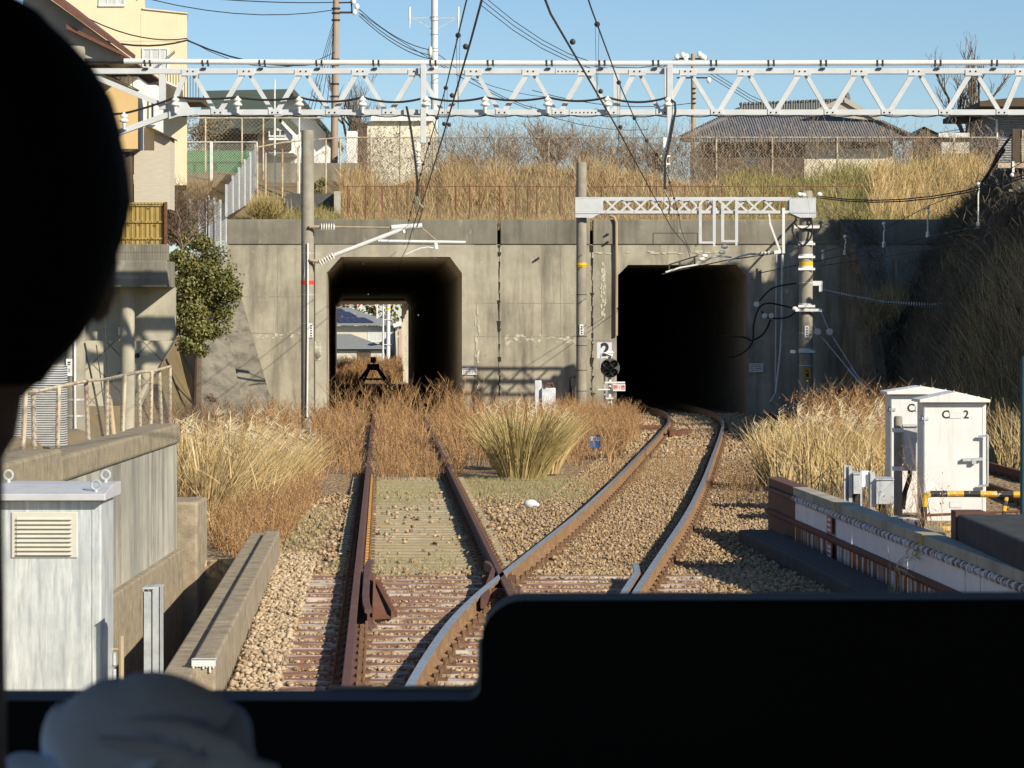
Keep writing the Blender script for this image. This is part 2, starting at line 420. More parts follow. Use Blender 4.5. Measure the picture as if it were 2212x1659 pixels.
while y < 31.6:                                     # long timbers under the turnout
    xa_, xb_ = xl(y)-G-.56, xm(y)+G+.52
    sleeper(xa_+rng.uniform(-.06,.06), xb_+rng.uniform(-.05,.05), y, [m_sl_turn, m_clip, m_clipy], mainline, [xl(y)-G, xl(y)+G, xm(y)-G, xm(y)+G])
    SLEEP_Y.append((y, xa_, xb_)); y += .515
ye = y
y = ye + .1
while y < 52:
    sleeper(xl(y)-1.02, xl(y)+1.02, y, [m_sl_grey, m_clip, m_clipy], siding, [xl(y)-G, xl(y)+G], yellow=True, ztop=-.176)
    SLEEP_Y.append((y, xl(y)-1.02, xl(y)+1.02)); y += .46
y = ye + .2
while y < 86:
    sleeper(xm(y)-1.0, xm(y)+1.0, y, [m_sl_main, m_clip, m_clipy], mainline, [xm(y)-G, xm(y)+G], ztop=-.19); y += .60

# ---------------------------------------------------------------- loose ballast stones
ico_v = []; 
_t = (1+5**.5)/2
ico_v = np.array([(-1,_t,0),(1,_t,0),(-1,-_t,0),(1,-_t,0),(0,-1,_t),(0,1,_t),(0,-1,-_t),(0,1,-_t),(_t,0,-1),(_t,0,1),(-_t,0,-1),(-_t,0,1)], float); ico_v /= np.linalg.norm(ico_v[0])
ico_f = np.array([(0,11,5),(0,5,1),(0,1,7),(0,7,10),(0,10,11),(1,5,9),(5,11,4),(11,10,2),(10,7,6),(7,1,8),(3,9,4),(3,4,2),(3,2,6),(3,6,8),(3,8,9),(4,9,5),(2,4,11),(6,2,10),(8,6,7),(9,8,1)])
oct_v = np.array([(1,0,0),(0,1,0),(-1,0,0),(0,-1,0),(0,0,1),(0,0,-1)], float)
oct_f = np.array([(0,1,4),(1,2,4),(2,3,4),(3,0,4),(1,0,5),(2,1,5),(3,2,5),(0,3,5)])
def stones(pts, size, bv, bf):
    n, k = len(pts), len(bv)
    S = size * rng.uniform(.45, 1.35, (n,1,3)) * rng.uniform(.75,1.25,(n,1,1)) * np.array([1,1,.85])
    V = bv[None] * (1 + rng.uniform(-.38, .34, (n,k,1))) * S
    a = rng.uniform(0, 6.28, n); ca, sa = np.cos(a), np.sin(a); b = rng.uniform(-.6, .6, n); cb, sb = np.cos(b), np.sin(b)
    y2 = V[:,:,1]*cb[:,None] - V[:,:,2]*sb[:,None]; z2 = V[:,:,1]*sb[:,None] + V[:,:,2]*cb[:,None]
    x3 = V[:,:,0]*ca[:,None] - y2*sa[:,None]; y3 = V[:,:,0]*sa[:,None] + y2*ca[:,None]
    V = np.stack([x3, y3, z2], 2) + np.asarray(pts)[:,None,:]
    return V.reshape(-1,3), (bf[None] + (np.arange(n)*k)[:,None,None]).reshape(-1,3)
def scatter(n, x0, x1, y0, y1):
    return np.stack([rng.uniform(x0, x1, n), rng.uniform(y0, y1, n)], 1)
slarr = np.array(SLEEP_Y)
def on_sleeper(p):
    i = np.clip(np.searchsorted(slarr[:,0], p[:,1]), 1, len(slarr)-1)
    bad = np.zeros(len(p), bool)
    order = slarr[np.argsort(slarr[:,0])]
    i = np.clip(np.searchsorted(order[:,0], p[:,1]), 1, len(order)-1)
    for k in (i-1, i):
        s = order[k]; bad |= (abs(p[:,1]-s[:,0]) < .15) & (p[:,0] > s[:,1]-.03) & (p[:,0] < s[:,2]+.03)
    return bad
vxl = np.vectorize(xl); vxm = np.vectorize(xm)
p = scatter(76000, -2.9, 3.7, 17.5, 32); p = p[(rng.random(len(p)) > .1)]
on = on_sleeper(p); shoulder = p[:,0] < vxl(p[:,1])-G-.5
p = p[~on]; p = p[p[:,0] > -2.10-.0537*(p[:,1]-20.3)]
inside = (p[:,0] > vxl(p[:,1])-1.3)
z = np.where(inside & (p[:,1] < 31.5), -.214, -.20) + rng.uniform(-.02, .03, len(p))
far_r = p[:,0] > vxm(p[:,1])+1.2; z = np.where(far_r, -.21+rng.uniform(-.02,.03,len(p)), z)
# heap up a little along the left shoulder
z = np.where(p[:,0] < vxl(p[:,1])-1.35, -.20+rng.uniform(-.02,.03,len(p)), z)
A = stones(np.column_stack([p, z]), .023, ico_v, ico_f)
p = scatter(84000, -.8, 6.6, 31.5, 62); c = vxm(p[:,1])
p = p[(p[:,0] > c-1.75) & (p[:,0] < c+2.1) & (p[:,0] > vxl(p[:,1])+1.0)]
off = np.abs(p[:,0]-vxm(p[:,1])); nearrail = np.abs(off-G) < .14
p = p[~nearrail | (rng.random(len(p)) < .12)]; z = -.205 + rng.uniform(-.025, .03, len(p))
B = stones(np.column_stack([p, z]), .025, oct_v, oct_f)
p = scatter(16000, 1.6, 9, 60, 92); c = vxm(p[:,1]); p = p[np.abs(p[:,0]-c) < 2.3]; off = np.abs(p[:,0]-vxm(p[:,1])); p = p[np.abs(off-G) > .12]
C_ = stones(np.column_stack([p, -.205 + rng.uniform(-.03,.03,len(p))]), .055, oct_v, oct_f)
p = scatter(4200, -3.4, 0.2, 31.4, 47); c = vxl(p[:,1]); p = p[(np.abs(p[:,0]-c) < 1.9)]; off = np.abs(p[:,0]-vxl(p[:,1])); p = p[(np.abs(off-G) > .14)]; keep = ~on_sleeper(p) | (rng.random(len(p)) < .16); p = p[keep]
D_ = stones(np.column_stack([p, np.where(on_sleeper(p), -.165, -.205) + rng.uniform(-.02,.015,len(p))]), .032, ico_v, ico_f)
vA, fA = merge([A, B, C_, D_])
p = scatter(24000, -3.2, -1.2, 17.5, 34); p = p[(p[:,0] < vxl(p[:,1])-1.28) & (p[:,0] > -2.08-.0537*(p[:,1]-20.3))]
vS, fS = stones(np.column_stack([p, -.185 + rng.uniform(-.02,.035,len(p))]), .025, ico_v, ico_f); o = link_mesh('shoulder_stones', vS, fS, m_stonel, None, (-2,25,-.2)); tag(o, 'paler stones of the ballast shoulder beside the concrete kerb', 'ballast', kind='stuff')
o = link_mesh('ballast_stones', vA, fA, m_stone, None, (0,40,-.2)); tag(o, 'tan and brown crushed stones lying between and beside the rails', 'ballast', kind='stuff')

# buffer stop inside the left tunnel
Yb = 169; xb = xl(Yb); zb = zl(Yb)-.15
bs = thing('buffer_stop', (xb, Yb, zb), 'black A-shaped buffer stop with a black and white cross marker, seen through the left tunnel', 'buffer stop')
mb = MB()
for s in (-1, 1):
    mb.bar((xb+s*.95, Yb, zb), (xb+s*.22, Yb, zb+.98), .17, .2, (0,1,0)); mb.bar((xb+s*.7, Yb+1.6, zb), (xb+s*.22, Yb+.1, zb+.9), .12, .12)
mb.bar((xb-.82,Yb,zb+.24),(xb+.82,Yb,zb+.24),.12,.1,(0,1,0))
mb.build('frame', m_black, bs)
mb = MB(); mb.box(xb-.36, xb+.36, Yb-.12, Yb+.14, zb+.78, zb+1.16); mb.build('buffer_beam', m_black, bs)
mb = MB(); mb.cyl((xb,Yb-.13,zb+.93),(xb,Yb-.2,zb+.93),.08,.08,10); mb.build('buffer_head', m_steel, bs)
mb = MB(); mb.mat(0).box(xb-.17,xb+.17,Yb-.02,Yb+.0,zb+1.22,zb+1.58); mb.box(xb-.03,xb+.03,Yb,Yb+.04,zb+1.1,zb+1.5)
for a in (45,135):
    c, s_ = math.cos(R(a)), math.sin(R(a)); mb.mat(1).bar((xb-.17*c,Yb-.03,zb+1.40-.17*s_),(xb+.17*c,Yb-.03,zb+1.40+.17*s_),.012,.085,(-s_,0,c))
mb.build('cross_marker', [m_black, m_white], bs)

# white lump on the ballast, kerbs and cable trough
mb = MB(); g0 = P(1146,1089,GY(1093,-.2)); mb.sph(g0+Vector((0,0,.0)), .115, .09, .075, 10, 7); mb.sph(g0+Vector((.06,-.02,-.01)), .08, .07, .05, 8, 6)
o = mb.build('white_stone', m_whiteb, smooth=True); tag(o, 'small white painted stone lying on the ballast between the tracks', 'stone')
def kerb(name, a, b, w, z0, z1, nseg, label, parentname=None, white_end=False):
    a = Vector(a); b = Vector(b); L = (b-a).length; d = (b-a)/L; t = thing(name, (*a.xy, z0), label, 'kerb', 'concrete kerbs along the ditch')
    for k in range(nseg):
        p = a + d*(L*k/nseg+.01); q = a + d*(L*(k+1)/nseg-.01)
        m_ = MB().bar((p.x,p.y,(z0+z1)/2),(q.x,q.y,(z0+z1)/2), w, z1-z0)
        o = m_.build('kerb_block', m_kerb, t, bevel=.018)
    return t
kA = P(438,1435,20.0); kB = P(590,1150,33.6)
kz = kA.z
k1 = kerb('concrete_kerb', (XX(440,20.3),20.3,0), (XX(589,33.4),33.4,0), .17, -1.3, .16, 5, 'concrete kerb with a white painted end, beside the pale ballast')
mb = MB(); x0 = XX(440,20.3); mb.box(x0-.087,x0+.087,20.293,20.30,.112,.163); mb.box(x0-.088,x0+.088,20.293,20.36,.157,.1645)
for q in range(7): mb.box(x0-.08+q*.024,x0-.066+q*.024,20.294,20.3,.115-rng.uniform(.004,.05),.116)
mb.build('white_paint', m_white, k1)
k2 = kerb('concrete_kerb', (-2.31,18.4,0), (-3.05,33.8,0), .22, -1.3, .10, 5, 'lower concrete trough kerb on the ditch side of the white ended kerb')
# ---------------------------------------------------------------- terrain behind the portal wall and the cutting on the right
YP = 92.3
def sst(a, b, x):
    t = min(1, max(0, (x-a)/(b-a))); return t*t*(3-2*t)
def h_top(x, y):                                    # plateau above the tunnels
    z = 5.95 + 2.1*sst(94, 101, y) + .25*math.sin(x*.45+1)*sst(95,100,y) + .12*math.sin(x*1.7)
    z += 1.3*sst(102, 116, y) * sst(-14, -6, x) * 0
    z -= 9.6 * sst(146, 150, y) * sst(-4.2, -3.4, x)
    return z
def grid(name, x0, x1, nx, y0, y1, ny, h, mat):
    xs = np.linspace(x0, x1, nx); ys = np.linspace(y0, y1, ny)
    V = [(x, y, h(x, y)) for y in ys for x in xs]
    Fq = np.array([[j*nx+i, j*nx+i+1, (j+1)*nx+i+1, (j+1)*nx+i] for j in range(ny-1) for i in range(nx-1)])
    return link_mesh(name, V, Fq, mat, None, ((x0+x1)/2,(y0+y1)/2,0), smooth=True)
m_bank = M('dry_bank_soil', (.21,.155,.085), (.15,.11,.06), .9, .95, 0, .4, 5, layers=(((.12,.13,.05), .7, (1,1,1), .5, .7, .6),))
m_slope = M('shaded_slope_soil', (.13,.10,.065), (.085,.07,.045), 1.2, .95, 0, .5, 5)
o = grid('plateau', -70, 80, 150, 93.0, 170, 80, h_top, m_bank); tag(o, 'dry grassy terrace above the tunnel portals', 'terrain', kind='structure')
HP = [(-3,-.6),(0,-.35),(.9,2.6),(1.8,4.6),(2.8,6.2),(4.0,7.4),(6,7.9),(16,8.6),(40,9)]
def toe(y): return 11.75 - .012*(92-y)
def h_hill(x, y):
    d = x - toe(y); z = lin(d, HP)
    k = sst(48, 62, y)
    if z > 0: z = z*(.25 + .75*k)
    if z > 8.2: z = 8.2 + (z-8.2)*(1-sst(83, 89, y))*k
    return z + (.16*math.sin(x*1.9+y*1.3)+.12*math.sin(y*2.7-x)) * min(1, max(0, z))
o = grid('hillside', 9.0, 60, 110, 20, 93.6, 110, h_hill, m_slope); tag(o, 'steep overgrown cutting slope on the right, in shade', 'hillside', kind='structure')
def h_left(x, y): 
    return -.5 + max(6.3*sst(-9.4, -13, x)*sst(58, 80, y), 1.5*sst(-4.15,-4.3,x)*(1-sst(32.4,33.2,y)), 1.4*sst(-6.3,-7.2,x)*(1-sst(46,54,y))) + .05*math.sin(x*2+y) - (.8 if (x > -4.1 and y < 33) else 0)
o = grid('left_bank', -30, -3.4, 160, 14, 93, 110, h_left, m_bank); tag(o, 'overgrown bank rising left of the disused siding', 'terrain', kind='structure')

# ---------------------------------------------------------------- portal wall
sc_ = F/YP
pX = lambda px: (px-CX)/sc_
pZ = lambda py: H+(YH-py)/sc_
pw = thing('portal_wall', (pX(1180), YP, -.4), 'long weathered grey concrete wall with two square tunnel mouths and chamfered corners', 'tunnel portal')
D1 = YP+1.0; zb_ = -.5
mb = MB()
Zt = pZ(528)
L0, L1, Lc, Lt, Lz = 705, 998, 32, 555, 590
R0, R1, Rc, Rt, Rz = 1332, 1613, 25, 572, 597
def rect(a, b, z0, z1): mb.box(pX(a), pX(b), YP, D1, z0, z1)
rect(490, L0, zb_, Zt); rect(L1, R0, zb_, Zt); rect(R1, 2120, zb_, Zt); rect(250, 490, zb_, pZ(548))
rect(L0, L1, pZ(Lt), Zt); rect(R0, R1, pZ(Rt), Zt)
for a, c, t, z in ((L0, Lc, Lt, Lz), (R0, Rc, Rt, Rz)): mb.prism([(pX(a),pZ(z)),(pX(a+c),pZ(t)),(pX(a),pZ(t))], YP, D1)
for a, c, t, z in ((L1, -26, Lt, Lz), (R1, -22, Rt, Rz)): mb.prism([(pX(a),pZ(z)),(pX(a),pZ(t)),(pX(a+c),pZ(t))], YP, D1)
mb.build('wall', m_conc, pw)
mb = MB(); mb.box(pX(490), pX(1074), YP-.05, D1-.2, Zt, pZ(474)); mb.box(pX(1081), pX(1274), YP-.05, D1-.2, Zt, pZ(474)); mb.box(pX(1281), pX(2120), YP-.05, D1-.2, Zt, pZ(474))
mb.build('parapet', m_concd, pw, bevel=.03)
mb = MB()                                           # raised surround of the left mouth
s_ = YP-.035
mb.box(pX(681), pX(L0), s_, YP+.01, zb_, Zt-.01); mb.box(pX(L1), pX(1023), s_, YP+.01, zb_, Zt-.01); mb.box(pX(L0), pX(L1), s_, YP+.01, pZ(Lt)+.0, Zt-.01)
mb.prism([(pX(L0),pZ(Lz)),(pX(L0+Lc),pZ(Lt)),(pX(L0),pZ(Lt))], s_, YP+.01); mb.prism([(pX(L1),pZ(Lz)),(pX(L1),pZ(Lt)),(pX(L1-26),pZ(Lt))], s_, YP+.01)
mb.build('mouth_surround', m_concl, pw)
# cracked joints, pour lines, water stains with a shape of their own
m_joint = M('dark_joint', (.035,.03,.025), None, 9, .95)
m_lime = M('lime_stain', (.52,.495,.41), (.42,.395,.32), 7, .95, 0, .2, 30)
def jag(x, y0, y1, w, seed, name='expansion_joint'):
    r_ = random.Random(seed); mb = MB(); y = y0
    while y < y1:
        hgt = r_.uniform(4, 16); ww = w*r_.choice([.5,.6,.8,1,1,1.6,2.6]); xx = x + r_.uniform(-1.5,1.5)
        mb.prism([(pX(xx-ww/2),pZ(y)),(pX(xx+ww/2+r_.uniform(-1,1)),pZ(y+1)),(pX(xx+ww/2*r_.uniform(.3,1)),pZ(y+hgt)),(pX(xx-ww/2*r_.uniform(.3,1)),pZ(y+hgt+1))], YP-.006, YP+.02); y += hgt
    mb.build(name, m_joint, pw)
jag(1078, 529, 880, 3.2, 1); jag(1279, 529, 880, 3.6, 2)
mb = MB()
for a, b, y in ((492,680,641),(492,640,720),(1024,1240,655),(1024,1250,727),(1260,1330,735),(700,704,640)): mb.box(pX(a), pX(b), YP-.004, YP+.01, pZ(y+.7), pZ(y-.7))
for x, y0, y1 in ((560,475,527),(980,475,527),(1180,476,527),(600,530,720),(1170,530,727),(1130,530,727),(1211,530,727),(540,530,720)): mb.box(pX(x-.5), pX(x+.5), YP-.053 if y1 < 528 else YP-.004, YP+.01, pZ(y1), pZ(y0))
mb.build('pour_line', M('faint_joint', (.20,.185,.15), (.28,.26,.20), 3, .95), pw)
mb = MB(); r_ = random.Random(4); sk_ = 0
def stain(x, y, w, h):
    global sk_; sk_ += 1; n = 9; mb.prism([(pX(x+w*math.cos(2*math.pi*i/n)*r_.uniform(.5,1)), pZ(y+h*math.sin(2*math.pi*i/n)*r_.uniform(.5,1))) for i in range(n)], YP-.0035-.00012*sk_, YP+.01)
for i in range(44): stain(r_.uniform(1085,1250), 727+r_.uniform(-3,14), r_.uniform(1.5,7), r_.uniform(1,5))
for i in range(16): stain(r_.uniform(545,650), 722+r_.uniform(-3,8), r_.uniform(2,7), r_.uniform(1,3))
for i in range(40): t = r_.uniform(0,1); stain(1303+r_.uniform(-6,6)*(1-abs(t-.5)), 560+t*130, r_.uniform(1,3.2), r_.uniform(3,9))
for i in range(26): stain(1030+r_.uniform(-4,5), r_.uniform(660,850), r_.uniform(.8,3), r_.uniform(4,14))
for i in range(26): stain(r_.uniform(1285,1640), 546+r_.uniform(-3,3), r_.uniform(5,16), r_.uniform(1,2.6))
for i in range(50): stain(r_.uniform(500,1320), r_.uniform(535,850), r_.uniform(.8,1.6), r_.uniform(.8,1.6))
mb.build('lime_stain', m_lime, pw)
mb = MB(); mb.box(pX(1410),pX(1507),YP-.054,YP-.04,pZ(504.2),pZ(503)); mb.box(pX(1505.5),pX(1507),YP-.054,YP-.04,pZ(530),pZ(504)); mb.box(pX(1410),pX(1411.5),YP-.054,YP-.04,pZ(527),pZ(504))
mb.build('recess_outline', m_joint, pw)
mb = MB()
for (x, y) in ((1313,506),(1313,523),(1163,558)):   # rusty bolt stubs
    mb.cyl((pX(x),YP-.06,pZ(y)),(pX(x),YP-.2,pZ(y-1)),.045,.03,8)
mb.build('bolt_stub', m_rust, pw)
# tunnels
def bore(name, a, b, c1, c2, t, z, path, mat, label):
    prof = [(pX(a),-.5),(pX(a),pZ(z)),(pX(a+c1),pZ(t)),(pX(b-c2),pZ(t)),(pX(b),pZ(z)),(pX(b),-.5)]
    mb = MB(); n = len(prof); vs = []
    for dx, y, dz in path: vs += [(x+dx, y, zz+dz) for x, zz in prof]
    fs = [(i*n+j, i*n+j+1, (i+1)*n+j+1, (i+1)*n+j) for i in range(len(path)-1) for j in range(n-1)]
    mb.add(vs, fs); o = mb.build(name, mat, fix=False); return tag(o, label, 'tunnel')
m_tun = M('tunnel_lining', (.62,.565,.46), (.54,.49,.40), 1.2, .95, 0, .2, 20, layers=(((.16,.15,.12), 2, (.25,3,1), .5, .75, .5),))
m_tund = M('dark_lining', (.30,.27,.23), (.22,.20,.17), 1.2, .95, 0, .2, 20)  # darker lining, right tunnel only
ys = np.linspace(D1-.002, 150, 20)
bt = bore('tunnel_lining', L0, L1, Lc, 26, Lt, Lz, [((-.0597)*(y-D1), y, zl(y)) for y in np.linspace(D1-.002, 168, 16)], m_tun, 'straight concrete box tunnel around the disused siding, open to daylight beyond')
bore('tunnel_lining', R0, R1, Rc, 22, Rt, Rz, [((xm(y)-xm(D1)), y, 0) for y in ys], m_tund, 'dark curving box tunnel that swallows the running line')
mb = MB()                                           # last stretch: left wall, roof and a row of columns on the right
dx0, dx1, z0_, z1_ = -.0597*(168-D1), -.0597*(192-D1), zl(168), zl(192)
lo_, li_ = pX(L0), pX(L1)
mb.add([(lo_+dx0,168,-1+z0_),(lo_+dx1,192,-1+z1_),(lo_+dx1,192,pZ(Lz)+z1_),(lo_+dx0,168,pZ(Lz)+z0_)],[(0,1,2,3)])
zt0, zt1 = pZ(Lt)+z0_, pZ(Lt)+z1_
mb.prism([(lo_+dx1-.6, zt1),(li_+dx0+.2, zt1),(li_+dx0+.2, zt1+.9),(lo_+dx1-.6, zt1+.9)], 168, 192)
for k in range(5):
    y = 171+k*5; dx = -.0597*(y-D1); mb.box(li_+dx-.05, li_+dx+.45, y, y+.7, -1.5, zt1+.02)
mb.box(lo_+dx1-3, lo_+dx1, 190.5, 192, -1.5, zt1+.9)
tg = mb.build('tunnel_colonnade', m_tun); tag(tg, 'far end of the left tunnel with a row of concrete columns on its right', 'tunnel')
mb = MB(); pp = [(YP-.5)]+list(np.linspace(96,206,23))
for fx, wd, fz, y1 in ((xl,2.3,zl,206),(xm,2.2,lambda y:0,150)):
    ys_ = [y for y in pp if y <= y1]; b0 = len(mb.v)
    mb.add([(fx(y)+s*wd*(1 if y < 190 else 4), y, fz(y)-.245) for y in ys_ for s in (-1,1)], [(2*i,2*i+1,2*i+3,2*i+2) for i in range(len(ys_)-1)])
o = mb.build('tunnel_floor', m_gravel, fix=False); tag(o, 'crushed stone floor of the two tunnels', 'ballast', kind='structure')
m_slab = M('weathered_slab', (.24,.215,.17), (.17,.155,.12), 1.6, .95, 0, .5, 14, layers=(((.07,.065,.05), 2.6, (1,1,.22), .45, .7, .8), ((.38,.35,.28), 5, (1,1,.4), .6, .75, .6)))
# wing walls left of the portal
def slab(name, pts, thick, mat, label, cat):
    a = [Vector(p) for p in pts]; n = (a[1]-a[0]).cross(a[2]-a[0]).normalized()
    if n.y > 0: n = -n
    k = len(a); mb = MB(); mb.add(a + [p - n*thick for p in a], [tuple(range(k)), tuple(range(2*k-1, k-1, -1))] + [(i, (i+1) % k, (i+1) % k + k, i+k) for i in range(k)])
    o = mb.build(name, mat); return tag(o, label, cat)
slab('wing_wall', [P(500,612,91.5), P(512,612,91.5), P(598,905,86.5), P(520,905,86.0), P(470,690,90)], .4, m_slab, 'dark slanting concrete wing wall running down from the portal wall', 'wall')
slab('wing_wall', [P(425,742,80), P(488,705,81.5), P(532,905,77.5), P(425,905,77)], .4, m_slab, 'lower sunlit sloping concrete slab in front of the dark wing wall', 'wall')

slab('wing_wall', [P(1815,474,91.9), P(1852,540,90), P(1878,700,88.5), P(1902,880,87.5), P(1815,880,91.9)], .35, m_slab, 'shaded concrete wing wall turning out from the right end of the portal wall', 'wall')

# ---------------------------------------------------------------- poles, gantries
def band(mb, c, z, r, h=.05): mb.lathe((c[0],c[1],z), [(r,0),(r+.012,0),(r+.012,h),(r,h)], 20)
def bell(mb, c, s=1.0, n=12):                       # a porcelain post insulator standing at c
    mb.lathe(c, [(.035*s,0),(.05*s,.03*s),(.05*s,.07*s),(.105*s,.085*s),(.11*s,.11*s),(.07*s,.15*s),(.05*s,.17*s),(.09*s,.20*s),(.088*s,.225*s),(.05*s,.26*s),(.03*s,.28*s),(.03*s,.30*s)], n)
def discs(mb, a, b, n, r, core=.03):                # ribbed insulator between a and b
    a = Vector(a); b = Vector(b); mb.cyl(a, b, core, core, 8); d = (b-a)
    for i in range(n):
        p = a + d*((i+.5)/n); q = d.normalized()*(d.length/n*.28); mb.tube([p-q, p-q*.2, p+q], [r*.45, r, r*.5], 10)

def pole(px, y0, Y, w, zbase, label, top=None):
    r = w/2/F*Y; x = XX(px, Y); zt = ZZ(y0, Y)
    t = thing('concrete_pole', (x, Y, zbase), label, 'pole', 'concrete line poles')
    mb = MB(); mb.lathe((x,Y,0), [(r*1.02,zbase),(r*.98,zt-.06),(r*.9,zt-.01),(r*.6,zt)], 24); mb.build('shaft', m_pole, t, smooth=True)
    return t, x, r
# pole by the left mouth with its cantilever bracket
Y1 = 82.5
p1, x1, r1 = pole(664.5, 281, Y1, 28, -.45, 'tall concrete pole with a red band, left of the left tunnel mouth')
mb = MB(); z = ZZ(611,Y1); mb.lathe((x1,Y1,z-.05), [(r1,0),(r1+.006,0),(r1+.006,.12),(r1,.12)], 24); mb.build('red_band', m_red, p1)
mb = MB()
for y in (548,638,700): band(mb, (x1,Y1), ZZ(y,Y1), r1, .02)
xx_ = x1+r1*.55; yy = Y1-r1*.9
mb.tube([(XX(678,Y1)-.12,yy,ZZ(500,Y1)),(xx_-.14,yy,ZZ(540,Y1)),(xx_-.2,yy,ZZ(600,Y1))], .012, 5)
mb.build('clamp', m_steel, p1)
mb = MB(); mb.tube([(x1+.02,Y1-r1-.03,ZZ(526,Y1)),(x1+.02,Y1-r1-.03,ZZ(720,Y1)),(x1-.0,Y1-r1-.03,ZZ(900,Y1))], .028, 6); mb.build('conduit', m_white, p1)
mb = MB(); mb.mat(0).box(x1+.055,x1+.175,Y1-r1-.012,Y1-r1+.03,ZZ(729,Y1),ZZ(699,Y1))
for q in range(5): zc_ = ZZ(703+q*5.4,Y1); mb.mat(1).box(x1+.09,x1+.14,Y1-r1-.014,Y1-r1-.01,zc_-.03,zc_+.012)
mb.build('number_plate', [m_white, m_ink], p1)
cb = thing('cantilever_bracket', P(690,490,Y1-.2), 'white tubular cantilever arm with ribbed insulators held over the left track', 'cantilever')
yb_ = Y1-.24
q = lambda px, py: P(px, py, yb_)
mb = MB(); mb.tube([q(668,490), q(692,490)], .05, 8); mb.tube([q(668,561), q(688,566)], .05, 8); mb.tube([q(722,490), q(848,492)], .028, 8); mb.tube([q(908,490), q(947,523)], .022, 6); mb.build('tie_rod', m_wood, cb)
mb = MB(); discs(mb, q(692,490), q(724,490), 6, .115); discs(mb, q(690,569), q(722,551), 6, .115); mb.build('insulator', m_porc, cb, smooth=True)
mb = MB(); mb.tube([q(722,551), q(872,494)], .065, 10); mb.tube([q(846,492), q(876,490), q(912,488)], .085, 10); mb.tube([q(817,521), q(1006,524)], .05, 8); mb.tube([q(941,523),q(942,538)], .06, 8); mb.tube([q(870,488),q(872,503)], .05, 8)
mb.build('arm_tube', m_white, cb, smooth=True)
mb = MB(); mb.tube([q(940,537), q(925,534), q(910,536), q(896,541), q(876,550)], .025, 6); mb.build('steady_arm', m_white, cb)

